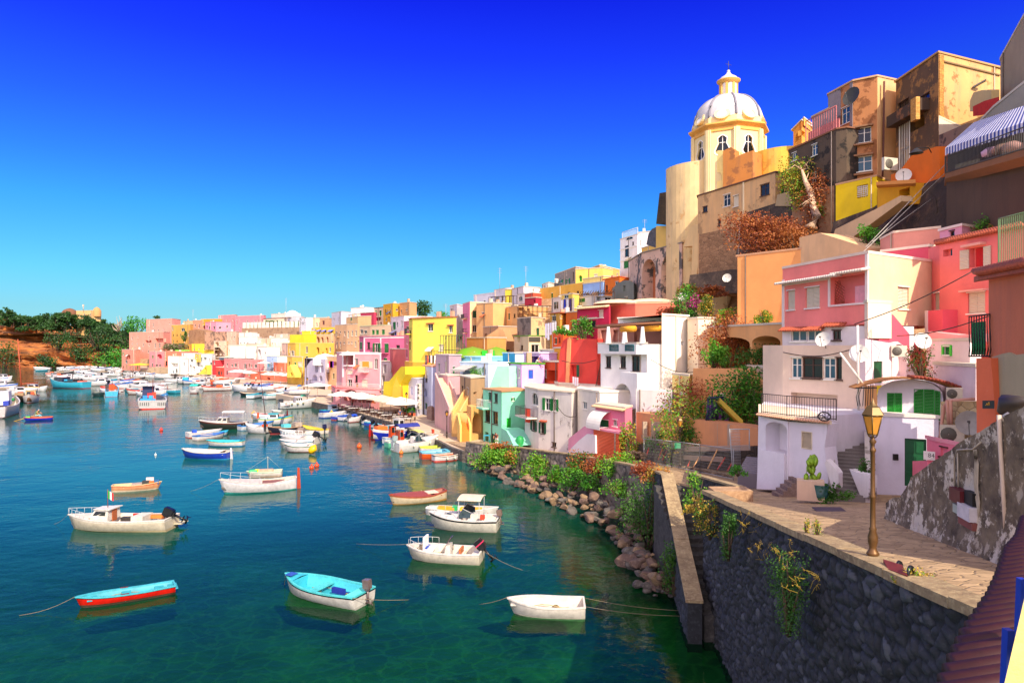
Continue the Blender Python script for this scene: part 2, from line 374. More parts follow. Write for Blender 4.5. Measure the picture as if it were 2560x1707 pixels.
st.build('stone_steps',rockmat('4a4644','33302f','6a645e',1.5),label='dark stone steps going down between two walls to the water',cat='steps')
W1=[(46,9.2,4.1),(54,6.96,3.42),(60,4.1,2.95),(66,.77,2.5),(70.5,-3.2,2.2),(73,-4.9,2.1)]
wl=['bend of the basalt retaining wall right above the shaded boulders','basalt retaining wall under the big green and rust bushes','brick patterned stretch of sea wall below the pink garage house','basalt retaining wall behind the rock bank below the white house','end of the retaining wall where it meets the quay']
prev=(39.8,8.8,4.95)
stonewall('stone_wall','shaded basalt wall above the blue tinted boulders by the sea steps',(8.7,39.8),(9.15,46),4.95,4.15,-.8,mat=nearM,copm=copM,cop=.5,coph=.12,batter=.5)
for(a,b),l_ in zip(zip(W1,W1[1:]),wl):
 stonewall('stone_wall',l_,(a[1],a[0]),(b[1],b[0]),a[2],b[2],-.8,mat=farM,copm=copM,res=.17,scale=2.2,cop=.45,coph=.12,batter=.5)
# ---------------- house builder ----------------
class Pl:
 def __init__(s,a,b):
  s.a=Vector(a); s.b=Vector(b); s.L=(s.b-s.a).length; s.d=(s.b-s.a)/s.L; s.n=Vector((s.d.y,-s.d.x))
 def s_at(s,u):
  t=(u-1280)/F; k=(t*s.a.y-s.a.x)/(s.d.x-t*s.d.y); return k,s.a.y+k*s.d.y
 def at(s,u,v):
  k,Y=s.s_at(u); return k,H-(v-V0)*Y/F
 def w(s,k,z,off=0.0):
  p=s.a+s.d*k+s.n*off; return Vector((p.x,p.y,z))
 def boxp(s,mb,k0,k1,z0,z1,o0,o1,mi=0):
  q=[]
  for z in(z0,z1):
   for k,o in((k0,o1),(k1,o1),(k1,o0),(k0,o0)):q.append(s.w(k,z,o))
  return mb.hexa(q,mi)
def holepoly(k0,k1,z0,z1,arch):
 if not arch:return[(k0,z0),(k1,z0),(k1,z1),(k0,z1)]
 w=(k1-k0)/2; r=min(w,(z1-z0)*.6)if arch!=2 else(z1-z0)*.22; c=(k0+k1)/2
 return[(k0,z0),(k1,z0)]+[(c+w*math.cos(t*math.pi/10),z1-r+r*math.sin(t*math.pi/10))for t in range(11)]
def facemesh(mb,pl,outer,holes,mi=0):
 """outer [(k,z)], holes [(poly, depth, back)]"""
 loops=[[Vector((a,b,0))for a,b in outer]]+[[Vector((a,b,0))for a,b in h[0]]for h in holes]
 tr=tessellate_polygon(loops); pts=[p for l in loops for p in l]
 fs=[]
 for t in tr:
  a,b,c=(pts[i]for i in t); ar=(b.x-a.x)*(c.y-a.y)-(b.y-a.y)*(c.x-a.x)
  fs.append(tuple(t)if ar>0 else tuple(reversed(t)))
 mb.add([pl.w(p.x,p.y)for p in pts],fs,mi)
 for poly,dep,back in holes:
  n=len(poly); vs=[pl.w(a,b)for a,b in poly]+[pl.w(a,b,-dep)for a,b in poly]
  mb.add(vs,[(i,n+i,n+(i+1)%n,(i+1)%n)for i in range(n)],mi)
  if back:mb.add(vs[n:],[tuple(range(n))],back-1)
GREEN=paint('0e5a2c',.55); DKGREEN=paint('12402c',.55); WHITEP=paint('e8e2d6',.5,.05); BROWNP=paint('4a2a1a',.5); BEIGEP=paint('d8c6a8',.55)
BLUEP=paint('2348a8',.5); RAILM=paint('4a4540',.5); RUSTM=paint('8a3a1c',.7); TILE=paint('b8583a',.8,.25,0,6)
GLS=glass(); GLS2=glass('2c5468',.05); SHM={'G':slats('107a30'),'D':slats('18583a'),'B':slats('e6d9bf'),'g':slats('1f8a3c')}
def window(root,pl,k0,k1,z0,z1,kind,far,arch=0,col=None):
 """kinds W white frame, V brown frame, U blueish glass, G/D/B closed shutters, g/b/d open shutters, X door"""
 dp=.16; w=k1-k0; h=z1-z0; fr=MB(); t=min(.07,w*.12)
 fm=BROWNP if kind in 'Vd' else WHITEP
 if kind=='X':fm=paint(col or '0e6a3a',.5)
 fo=-dp+.07
 if kind in 'GDB':
  o=MB(); pl.boxp(o,k0,k1,z0,z1,-dp,fo-.03); pl.boxp(o,k0-.07,k1+.07,z0-.08,z0-.003,-.02,.09); pl.boxp(o,k0-.05,k1+.05,z1+.003,z1+.06,-.02,.06); wn=o.build('window',fm,root)
  for a,b in(((k0+.02),(k0+k1)/2-.01),((k0+k1)/2+.01,k1-.02)):
   s=MB(); pl.boxp(s,a,b,z0+.02,z1-.02,fo-.03+.003,fo+.02); s.build('shutter',SHM[kind],wn)
  return wn
 if kind=='X':
  o=MB(); pl.boxp(o,k0,k1,z0,z1,-dp,fo-.02)
  if not far:
   for a in(.06,.54):
    for zz in(.06,.38,.70):pl.boxp(o,k0+w*a,k0+w*(a+.4),z0+h*zz,z0+h*(zz+.24),fo-.02,fo+.01)
  return o.build('door',fm,root)
 for a in((k0,k0+t,z0,z1),(k1-t,k1,z0,z1),(k0+t,k1-t,z0,z0+t),(k0+t,k1-t,z1-t,z1)):pl.boxp(fr,*a,-dp+.01,fo)
 if w>.5:pl.boxp(fr,(k0+k1)/2-t/2,(k0+k1)/2+t/2,z0+t,z1-t,-dp+.01,fo)
 if not far and h>1.0 and w<1.6:pl.boxp(fr,k0+t,(k0+k1)/2-t/2,z0+h*.62,z0+h*.62+t*.6,-dp+.01,fo-.01); pl.boxp(fr,(k0+k1)/2+t/2,k1-t,z0+h*.62,z0+h*.62+t*.6,-dp+.01,fo-.01)
 pl.boxp(fr,k0-.07,k1+.07,z0-.08,z0-.003,-.02,.09); pl.boxp(fr,k0-.05,k1+.05,z1+.003,z1+.06,-.02,.05)
 wn=fr.build('window',fm,root)
 g=MB(); g.add([pl.w(k0,z0,-dp+.03),pl.w(k1,z0,-dp+.03),pl.w(k1,z1,-dp+.03),pl.w(k0,z1,-dp+.03)],[(0,1,2,3)]); g.build('pane',GLS2 if kind=='U' else GLS,wn)
 if kind in 'gbd':
  for a,b in((k0-w*.5,k0-.02),(k1+.02,k1+w*.5)):
   s=MB(); pl.boxp(s,a,b,z0,z1,.02,.06); s.build('shutter',SHM[{'g':'G','b':'B','d':'D'}[kind]],wn)
 return wn
ALLH=[]
class House:pass
def Y0_(C):return min(Y for _,Y in C)
def house(label,z,C,top,bot=None,col='f0e6d6',wins=(),auto=None,ti=None,name='house',cat='house',group=None,stain=.3,
patch=0,pc='8a7f74',roof=1,rcol=None,dep=None,cmat=None,outl=None,inner=None,left=None,fcol=None):
 pts=[XY(U(z,x),Y)for x,Y in C]
 if ti is None:ti=min(range(len(C)),key=lambda i:C[i][1])
 zt_=H-(Vv(z,top)-V0)*C[ti][1]/F
 if bot is None:bot=zt_-13
 elif isinstance(bot,str):bot=H-(Vv(z,float(bot[1:]))-V0)*C[ti][1]/F
 if len(pts)==3 and dep is None:back=[pts[0]+pts[2]-pts[1]]
 else:
  w=(pts[-1]-pts[0]); nb=Vector((-w.y,w.x)).normalized()
  if nb.dot((pts[0]+pts[-1])/2)<0:nb=-nb
  d_=dep or max(5,.8*w.length); vr=pts[0].normalized(); back=[pts[-1]+nb*d_,pts[0]+(vr+Vector((vr.y,-vr.x))*.08)*d_]
 allp=pts+back; cx=sum(p.x for p in allp)/len(allp); cy=sum(p.y for p in allp)/len(allp)
 root=thing(name,label,cat,(cx,cy,bot),0,group)
 m=cmat or stucco(col,stain,None,patch,pc); mats=[m]
 lm=None
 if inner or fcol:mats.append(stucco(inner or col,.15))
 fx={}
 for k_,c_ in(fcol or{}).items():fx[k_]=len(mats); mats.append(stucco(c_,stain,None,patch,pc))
 h=House(); h.root=root; h.pl=[]; h.z=z; h.top=zt_; h.bot=bot; h.pts=allp; h.mat=m
 far=min(Y for _,Y in C)>100
 if group and not auto and not wins:auto=[(i,3,max(1,int((pts[i+1]-pts[i]).length/2.8)),'WoDV')for i in range(len(pts)-1)]
 if Y0_(C)>48 and stain<.5:stain+=.25
 if Y0_(C)>48 and not patch:patch=.17; pc=rnd.choice(('a88c70','c4a888','8c7a68','d8c4a8'))
 mb=MB(); holes={i:[]for i in range(len(pts)-1)}; todo=[]
 for i in range(len(pts)-1):h.pl.append(Pl(pts[i],pts[i+1]))
 for wdef in wins:
  fi,kind,x0,y0,x1,y1=wdef[:6]; opt=wdef[6]if len(wdef)>6 else None
  pl=h.pl[fi]; k0,_=pl.at(U(z,x0),0); k1,_=pl.at(U(z,x1),0); uc=U(z,(x0+x1)/2)
  za=pl.at(uc,Vv(z,y1))[1]; zb=pl.at(uc,Vv(z,y0))[1]
  k0=max(.06,k0); k1=min(pl.L-.06,k1); za=max(za,bot+.02); zb=min(zb,zt_-.05)
  if k1-k0<.12 or zb-za<.12:continue
  todo.append((fi,kind,k0,k1,za,zb,opt))
 if wins and not auto and Y0_(C)>66 and not outl and 'plain' not in label and cat=='house':
  for fi,pl in enumerate(h.pl):
   nc=int(pl.L/(2.3+Y0_(C)*.004))
   for r in range(4):
    for c in range(nc):
     zc=zt_-1.9-2.9*r; kc=pl.L*(c+.5)/nc; ww=rnd.choice((.35,.45,.45)); hh=rnd.choice((.35,.65,.7,.95))
     if zc-1.3<bot or rnd.random()<.3 or any(t[0]==fi and t[2]-.4<kc+ww and t[3]+.4>kc-ww and t[4]-.4<zc+hh and t[5]+.4>zc-hh for t in todo):continue
     todo.append((fi,rnd.choice('WVDGWBg' if hh>.4 else 'V'),kc-ww,kc+ww,zc-hh,zc+hh,None))
 if auto:
  for fi,nr,nc,kinds in auto:
   pl=h.pl[fi]; sp=pl.L/nc; ww=min(1.0,sp*.4)
   vis=(nr*3.1)
   for r in range(nr):
    zc=zt_-2.5-3.1*r
    if zc-1<bot:break
    for c in range(nc):
     if rnd.random()<.22:continue
     kc=sp*(c+.5)+rnd.uniform(-.12,.12)*sp; kd=rnd.choice(kinds); hh=rnd.choice((1.3,1.5,2.0))if kd!='o' else .6
     todo.append((fi,{'o':'W','A':'A'}.get(kd,kd),kc-ww/2*(1.7 if kd=='A' else 1),kc+ww/2*(1.7 if kd=='A' else 1),zc-.6-(hh-1.3),zc+.7,None))
 for fi,kind,k0,k1,za,zb,opt in todo:
  arch={'A':1,'R':1,'Q':2}.get(kind,0)
  if kind in 'AOQ':
   dp=opt if isinstance(opt,(int,float))else 1.4
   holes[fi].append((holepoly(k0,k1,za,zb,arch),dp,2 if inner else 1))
  elif kind=='F':pass
  else:holes[fi].append((holepoly(k0,k1,za,zb,arch),.16,0 if not arch else 0))
 for i,pl in enumerate(h.pl):
  ol=[(0,bot),(pl.L,bot),(pl.L,zt_),(0,zt_)]
  if outl and i in outl:
   ol=[pl.at(U(z,x),Vv(z,y))for x,y in outl[i]]
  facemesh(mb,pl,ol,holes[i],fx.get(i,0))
 n=len(allp)
 for i in range(len(pts)-1,n):
  a,b=allp[i],allp[(i+1)%n]
  mb.add([(a.x,a.y,bot),(b.x,b.y,bot),(b.x,b.y,zt_),(a.x,a.y,zt_)],[(0,1,2,3)])
 mb.add([(p.x,p.y,zt_)for p in allp],[tuple(range(n))])
 mb.build('wall',mats if len(mats)>1 else m,root)
 for fi,kind,k0,k1,za,zb,opt in todo:
  if kind in 'AOQ':continue
  window(root,h.pl[fi],k0,k1,za,zb,'W' if kind=='R' else kind,far,kind=='R',opt)
 if roof:
  e_=.10 if roof==1 else roof; q=[]
  for p in allp:
   v=(p-Vector((cx,cy))); q.append(p+v.normalized()*e_*1.4)
  r=MB(); r.prism(q,zt_+.003,zt_+.16)
  r.build('roof',stucco(rcol or 'd9cbb6',.4),root)
 ALLH.append(h); return h
def slab(label,z,A,B,poly,thick,mat,name='wall',cat='wall',holes=(),parent=None,group=None,part='wall',bk=0):
 """upright slab: outline poly in px on the plane A-B, extruded away from the viewer"""
 pl=Pl(XY(U(z,A[0]),A[1]),XY(U(z,B[0]),B[1]))
 if bk:pl.a+=-pl.n*bk
 ol=[pl.at(U(z,x),Vv(z,y))for x,y in poly]
 ar=sum(a[0]*b[1]-b[0]*a[1]for a,b in zip(ol,ol[1:]+ol[:1]))
 if ar<0:ol=ol[::-1]
 mb=MB(); hp=[]
 for kd,x0,y0,x1,y1,dpt in holes:
  k0,_=pl.at(U(z,x0),0); k1,_=pl.at(U(z,x1),0); uc=U(z,(x0+x1)/2)
  hp.append((holepoly(k0,k1,pl.at(uc,Vv(z,y1))[1],pl.at(uc,Vv(z,y0))[1],{'A':1,'Q':2}.get(kd,0)),dpt,1))
 facemesh(mb,pl,ol,hp)
 n=len(ol); vs=[pl.w(a,b)for a,b in ol]+[pl.w(a,b,-thick)for a,b in ol]
 mb.add(vs,[((i+1)%n,i,n+i,n+(i+1)%n)for i in range(n)]+[tuple(range(2*n-1,n-1,-1))])
 if parent is not None:return mb.build(part,mat,parent)
 return mb.build(name,mat,label=label,cat=cat,group=group)
def part_box(h,fi,name,x0,y0,x1,y1,o0,o1,mat):
 pl=h.pl[fi]; z=h.z; k0,_=pl.at(U(z,x0),0); k1,_=pl.at(U(z,x1),0); uc=U(z,(x0+x1)/2)
 mb=MB(); pl.boxp(mb,k0,k1,pl.at(uc,Vv(z,y1))[1],pl.at(uc,Vv(z,y0))[1],o0,o1); return mb.build(name,mat,h.root)
def railing(mb,pts,h=1.0,step=.13,r=.012,curve=0):
 for a,b in zip(pts,pts[1:]):
  a=Vector(a); b=Vector(b); Lg=(b-a).length; n=max(1,int(Lg/step)); up=Vector((0,0,1))
  for zz in(.06,h):mb.tube([a+up*zz,b+up*zz],r*1.6,4)
  for i in range(n+1):p=a+(b-a)*i/n; mb.tube([p,p+up*h],r*(2 if i in(0,n)else 1),4,cap=False)
 return mb
def balcony(h,fi,x0,x1,y,dep=.9,rh=.95,mat=None,slabm=None,step=.14,solid=0):
 pl=h.pl[fi]; z=h.z; k0,_=pl.at(U(z,x0),0); k1,_=pl.at(U(z,x1),0); zz=pl.at(U(z,(x0+x1)/2),Vv(z,y))[1]
 mb=MB(); pl.boxp(mb,k0,k1,zz-.14,zz,-.1,dep)
 b=mb.build('balcony',slabm or h.mat,h.root)
 r=MB()
 if solid:
  pl.boxp(r,k0,k1,zz+.003,zz+rh,dep-.12,dep-.003); pl.boxp(r,k0,k0+.1,zz+.003,zz+rh,0,dep-.123); pl.boxp(r,k1-.1,k1,zz+.003,zz+rh,0,dep-.123)
  r.build('parapet',slabm or h.mat,b)
 else:
  railing(r,[pl.w(k0+.03,zz,0),pl.w(k0+.03,zz,dep-.05),pl.w(k1-.03,zz,dep-.05),pl.w(k1-.03,zz,0)],rh,step)
  r.build('railing',mat or RAILM,b)
 return b
def tiles(h,fi,x0,x1,y,out=.35,mat=None,step=.2,drop=.12,par=None):
 """row of barrel tiles projecting from a wall"""
 pl=h.pl[fi]; z=h.z; k0,_=pl.at(U(z,x0),0); k1,_=pl.at(U(z,x1),0); zz=pl.at(U(z,(x0+x1)/2),Vv(z,y))[1]
 mb=MB(); n=max(2,int((k1-k0)/step)); pl.boxp(mb,k0,k1,zz-.03,zz+.0,-.05,out*.8)
 for i in range(n+1):
  k=k0+(k1-k0)*i/n; mb.tube([pl.w(k,zz+drop,-.05),pl.w(k,zz,out)],step*.42,6)
 return mb.build('tile_ledge',mat or TILE,h.root)
def awning(h,fi,x0,x1,y,out=1.0,drop=.5,mat=None,round_=0):
 pl=h.pl[fi]; z=h.z; k0,_=pl.at(U(z,x0),0); k1,_=pl.at(U(z,x1),0); zz=pl.at(U(z,(x0+x1)/2),Vv(z,y))[1]
 mb=MB(); n=8 if round_ else 1; prev=None; vs=[]
 for i in range(n+1):
  t=i/n; o=.02+out*(math.sin(t*math.pi/2)if round_ else t); dz=drop*((1-math.cos(t*math.pi/2))if round_ else t)
  vs+=[pl.w(k0,zz-dz,o),pl.w(k1,zz-dz,o)]
 nn=len(vs); vs+=[v+Vector((0,0,-.03))for v in vs]
 fs=[(2*i,2*i+1,2*i+3,2*i+2)for i in range(n)]+[(nn+2*i+1,nn+2*i,nn+2*i+2,nn+2*i+3)for i in range(n)]
 mb.add(vs,fs)
 for k in(k0,k1):mb.tube([pl.w(k,zz-drop,0),pl.w(k,zz-drop,out)],.02,4)
 pl.boxp(mb,k0,k1,zz-drop-.22,zz-drop,out-.01,out+.01)
 return mb.build('awning',mat or stucco('e8e2d4',.1),h.root)
DISHM=paint('d8d4cc',.4,.08)
def dish(label,z,x,y,Y,d=.8,face=(-.5,-.8,.25),col=None,back=.35,group=None):
 c=PZ(z,x,y,Y); f=Vector(face).normalized(); t=thing('satellite_dish',label,'satellite dish',c,0,group)
 q=f.to_track_quat('Z','Y'); mb=MB(); n=14; pr=[(.0,-.14*d),(.2*d,-.12*d),(.38*d,-.06*d),(.5*d,0)]
 l=MB(); l.lathe((0,0,0),pr,n); l.lathe((0,0,-.012),pr[::-1],n)
 mb.v=[c+q@v for v in l.v]; mb.f=l.f; mb.m=l.m; mb.sm=l.sm
 mb.build('reflector',col or DISHM,t)
 a=MB(); a.tube([c-f*.12*d,c-f*.3-Vector((0,0,.1)),c-f*back-Vector((0,0,.35*d+.1))],.025,5); a.tube([c+q@Vector((0,-.5*d,0)),c+f*.45*d],.015,4); a.box(tuple(c+f*.45*d-Vector((.04,.04,.04))),tuple(c+f*.45*d+Vector((.04,.04,.04))))
 a.build('arm',RAILM,t); return t
def acunit(label,z,x,y,Y,w=.8,hgt=.6,nrm=(-.3,-.95),group=None):
 c=PZ(z,x,y,Y); n=Vector((nrm[0],nrm[1],0)).normalized(); s=Vector((-n.y,n.x,0)); up=Vector((0,0,1))
 t=thing('air_conditioner',label,'air conditioner',c-up*hgt/2,0,group)
 MB().obox(c,s*w/2,n*.15,up*hgt/2).build('casing',paint('cfc6b4',.5,.1),t)
 g=MB(); q=n.to_track_quat('Z','Y'); l=MB(); l.lathe((0,0,0),[(.02,.02),(hgt*.38,.02),(hgt*.4,0)],14)
 g.v=[c-s*w*.15+n*.152+q@v for v in l.v]; g.f=l.f; g.m=l.m; g.sm=l.sm; g.build('fan_grille',paint('5a554c',.6),t)
 b=MB()
 for k in(-.35,.35):b.obox(c-up*(hgt/2+.02)+s*w*k-n*.1,s*.02,n*.25,up*.02)
 b.build('bracket',RAILM,t); return t
G1='houses of the far end of the harbour'
# ---- zone n : far left end of town ----
K='WWDd'
house('peach coloured house stepping down the cliff edge next to the green trees','n',[(145,338),(505,326),(625,338)],205,6,'eea08c',auto=[(0,3,5,'Wo')],group=G1)
house('tall salmon block at the cliff edge whose base reaches the far beach','n',[(-95,312),(385,298),(480,305)],390,'v770','e89a84',auto=[(0,4,6,'oW')],wins=[(0,'A',-8,700,18,745),(0,'O',130,505,215,540),(0,'O',270,480,380,535)],ti=1,group=G1)
house('lowest salmon wing with an arch beside the far beach awning','n',[(-200,306),(-8,296),(60,300)],640,1.2,'e4977e',wins=[(0,'A',-130,700,-80,770),(0,'W',-150,790,-120,830)],ti=1,group=G1)
house('mustard yellow low house with an arched window on the far stone terrace','n',[(498,326),(760,314),(800,318)],285,6,'e0b050',wins=[(0,'R',635,335,685,380),(0,'W',505,320,522,370)],group=G1)
house('cream flat roofed house behind the mustard house on the skyline','n',[(660,345),(800,338),(850,345)],235,8,'ddd09a',auto=[(0,2,3,'W')],group=G1)
house('small salmon house between the cream and ochre houses on the skyline','n',[(800,336),(912,334)],228,8,'e58f70',auto=[(0,2,2,'W')],group=G1)
house('ochre orange house behind the pink villa on the skyline','n',[(910,335),(1160,330)],208,8,'dd9a30',auto=[(0,2,4,'W')],wins=[(0,'W',925,250,950,300)],group=G1)
house('pink villa with three green windows above the ruined stone wall','n',[(970,306),(1120,299),(1330,306)],250,14,'ef9cae',wins=[(0,'D',1022,310,1042,350),(0,'D',1085,310,1105,350),(1,'R',1162,312,1195,350)],rcol='e89090',group=G1)
house('tall pink block rising highest on the left of the long pink skyline house','n',[(1155,334),(1395,324),(1420,330)],150,12,'ec9296',auto=[(0,2,3,'W')],group=G1)
house('long pink skyline house with blue windows above the battlement wall','n',[(1385,322),(1790,310),(1820,316)],158,12,'ee8f98',auto=[(0,2,8,'UWo')],group=G1)
house('cream villa with dark shutters and brown eave behind the battlements','n',[(1785,292),(2075,284),(2110,290)],195,14,'eedcba',wins=[(0,'D',1810,225,1828,280),(0,'D',1965,225,1985,275),(0,'D',1855,235,1875,262),(0,'D',1912,225,1926,255)],rcol='a06a50',roof=.5,group=G1)
house('long white and ochre block on the skyline right of the long pink house','n',[(1895,318),(2120,308),(2300,312)],130,14,'f2e6d2',rcol='e8d8b8',group=G1)
h=house('white house with a small dome on the skyline','n',[(2120,300),(2300,292),(2352,298)],172,14,'eae6e6',auto=[(0,2,3,'W')],group=G1)
MB().lathe(PZ('n',2190,172,300)-Vector((0,0,.3)),[(3.2,0),(3,1),(2.2,2),(1.1,2.7),(.05,2.9)],20).build('dome',stucco('f0ece6',.2),h.root)
pl=Pl(XY(U('n',1480),282),XY(U('n',2560),262)); t=thing('battlement_wall','tan stone terrace wall with a row of white battlements below the villas','wall',(pl.a.x,pl.a.y,14))
zt0=pl.at(U('n',1800),Vv('n',332))[1]
mb=MB(); pl.boxp(mb,0,pl.L,8,zt0,-1,0); mb.build('wall',stucco('a8896c',.5,None,.3,'8b6f58'),t)
mb=MB()
k=.5
while k<pl.L-1:
 pl.boxp(mb,k,k+.9,zt0+.003,zt0+2.3,-.9,-.05); k+=2.25
mb.build('battlements',stucco('efe0cc',.25),t)
house('white rounded building with a tiny dark round window under the battlements','n',[(1440,262),(1600,256),(1700,260)],398,6,'f6eee0',wins=[(1,'O',1625,432,1645,450,.3)],auto=[(0,2,2,'W')],group=G1)
house('lower white wing with cream balconies under the white rounded building','n',[(1440,256),(1700,250),(1760,254)],465,4,'f4e8d8',auto=[(0,4,5,'oWU')],group=G1)
house('cream pink house climbing left of the white rounded building','n',[(1270,268),(1400,262),(1450,266)],385,6,'edc6a8',auto=[(0,4,3,'oW')],group=G1)
slab('ruined plaster wall with broken pieces below the pink villa','n',(955,284),(1280,276),[(960,640),(962,390),(1270,385),(1275,640)],4,stucco('c79a7c',.6,None,.5,'7a6152'),name='ruined_wall')
slab('bare rough stone retaining wall left of the ruined plaster wall','n',(735,296),(960,288),[(735,560),(740,370),(850,350),(960,375),(960,560)],4,rockmat('a37a58','8a6446','c49a74',.5),name='retaining_wall')
house('cream stepped house with arched doorway in the middle of the far hillside','n',[(1090,272),(1270,266),(1300,270)],520,4,'f0cfac',wins=[(0,'A',1108,528,1160,590,2)],auto=[(0,3,3,'o')],group=G1)
house('bright yellow terraced house left of the cream stepped house','n',[(780,292),(1130,280),(1160,284)],562,6,'f5e23e',auto=[(0,2,5,'o')],rcol='f5e84a',group=G1)
slab('bright lime green garden wall by the oleander bushes','n',(550,292),(750,290),[(550,672),(550,642),(735,642),(740,672)],.6,stucco('7ad04a',.1),name='garden_wall')
house('pink two storey house with a red arch beside the far beach','n',[(188,286),(380,280),(470,283)],668,1.2,'ee8f90',wins=[(0,'G',225,715,245,760),(0,'A',292,700,362,762,1.2),(0,'W',215,830,238,878),(0,'W',278,840,305,880),(0,'W',320,840,348,880)],ti=1,inner='d84a58',group=G1)
house('orange salmon house joined to the right of the pink house with the red arch','n',[(380,281),(665,278)],668,1.2,'e0765a',wins=[(0,'G',455,725,482,775),(0,'G',402,740,425,775)],rcol='e89a80',group=G1)
slab('grey stone quay wall under the pink house with the red arch','n',(140,276),(460,272),[(150,965),(180,885),(450,895),(450,975)],6,stucco('b39878',.4,None,.3,'8b735c'),name='quay_wall')
house('white cubic house with recessed porch on the far quay','n',[(448,268),(640,264),(700,266)],735,1.2,'f6f0e4',wins=[(0,'O',490,825,590,880,1.6),(0,'U',508,930,530,975),(0,'W',552,905,580,968)],group=G1)
house('white stepped house cluster to the right of the recessed porch house','n',[(640,264),(830,258),(900,262)],775,1.2,'f8f2e8',wins=[(0,'Q',790,870,850,965,2.5),(0,'W',765,775,800,812),(0,'W',750,850,775,880)],group=G1)
house('small ochre yellow tower sticking out of the white stepped houses','n',[(826,260),(892,257)],700,6,'f0c84a',wins=[(0,'W',840,730,858,760)],group=G1)
house('tall white house behind the white stepped cluster','n',[(640,275),(860,268),(920,272)],690,3,'f4e8dc',auto=[(0,2,4,'W')],group=G1)
house('white barrel vaulted house beside the yellow stair on the far quay','n',[(890,258),(1060,250),(1110,254)],705,1.2,'f8f4ea',wins=[(0,'W',950,745,985,780),(0,'d',1045,820,1060,850)],group=G1)
slab('yellow outside stair wall in front of the white vaulted house','n',(870,250),(1000,246),[(870,985),(940,905),(985,855),(1000,855),(1000,985)],1.5,stucco('f2d44a',.15),name='stair_wall',holes=[('A',958,885,985,935,1)])
house('white house with small shop door at the right foot of the yellow stair','n',[(1000,250),(1110,246)],862,1.2,'f6f0e8',wins=[(0,'W',1020,880,1040,930),(0,'X',1080,895,1100,960,'20242c')],group=G1)
house('narrow red house on the far quay between white and blue houses','n',[(1070,246),(1122,244)],785,1.2,'d8323a',wins=[(0,'W',1088,800,1108,845)],group=G1)
house('sky blue house over the red ground floor on the far quay','n',[(1122,246),(1240,242)],752,8,'7fb4ea',wins=[(0,'X',1148,870,1165,895,'1a70b8')],group=G1)
house('red ground floor shop with blue awning under the sky blue house','n',[(1122,244),(1232,240)],890,1.2,'e04a34',wins=[(0,'X',1145,940,1170,990,'303030'),(0,'X',1185,945,1205,990,'404040')],group=G1)
house('pale blue band of roofs above the sky blue house','n',[(1165,250),(1440,244)],752,6,'a8c8ee',group=G1)
h=house('long salmon pink house with white trimmed windows in the middle of the far quay','n',[(1235,240),(1320,236),(1790,222)],772,1.2,'ee8c88',ti=1,wins=[(0,'X',1262,935,1285,990,'3a3a48'),(0,'W',1270,830,1290,880),(1,'W',1330,840,1360,880),(1,'W',1375,830,1410,880),(1,'W',1510,835,1550,905),(1,'W',1605,845,1630,892),(1,'W',1655,845,1695,892)],rcol='f2b0a8',group=G1)
house('white roof storey standing on the long salmon pink house','n',[(1320,246),(1570,240)],762,12,'f4efe8',wins=[(0,'U',1425,770,1440,800),(0,'U',1510,775,1525,802)],group=G1)
house('salmon terrace restaurant below the long pink house','n',[(1600,226),(1780,218),(2110,208)],945,1.2,'e07858',ti=1,wins=[(1,'A',1830,1020,1880,1060,1.5)],group=G1)
house('deep salmon stepped house with dark doorways above the terrace restaurant','n',[(1925,218),(1990,214),(2190,210)],822,1.2,'e2704e',ti=1,wins=[(1,'W',2030,890,2050,930),(1,'O',2110,905,2135,950,1)],group=G1)
house('light blue narrow house with a turquoise door left of the salmon stepped house','n',[(1830,226),(1975,222)],735,1.2,'b4ccec',wins=[(0,'X',1845,830,1865,880,'30a0b0'),(0,'O',1900,765,1915,780,.3),(0,'W',1890,815,1905,845)],group=G1)
house('white house with a big grey arch in the heart of the far hillside','n',[(1690,240),(1830,236)],600,3,'f4ece2',wins=[(0,'A',1702,632,1748,715,2)],auto=[(0,3,3,'oW')],group=G1)
house('cream cube with tiny round windows left of the grey arch house','n',[(1540,246),(1700,242)],560,3,'f0d6b4',auto=[(0,3,3,'oW')],group=G1)
house('white terraces with washing lines left of the cream cube','n',[(1290,256),(1450,250),(1550,252)],570,3,'f2dcc4',auto=[(0,3,4,'oWA'),(1,3,2,'oW')],group=G1)
house('cream plaster house with dark windows under the battlement wall','n',[(1760,250),(1890,246),(1910,248)],482,4,'e8c8a8',auto=[(0,4,3,'WoD')],group=G1)
house('white house with green plant terrace right of the dark windowed cream house','n',[(1890,244),(2040,240),(2130,243)],470,3,'f2e4d2',auto=[(0,5,4,'WoO')],group=G1)
house('rose grey plaster house at the left of the ochre block','n',[(2040,232),(2125,228)],550,3,'ddb8a4',wins=[(0,'O',2055,655,2078,690,.3)],group=G1)
house('small white loggia house with tiled terrace below the battlements','n',[(1930,256),(2130,250),(2150,252)],420,8,'e6cdb0',auto=[(0,1,3,'O')],group=G1)
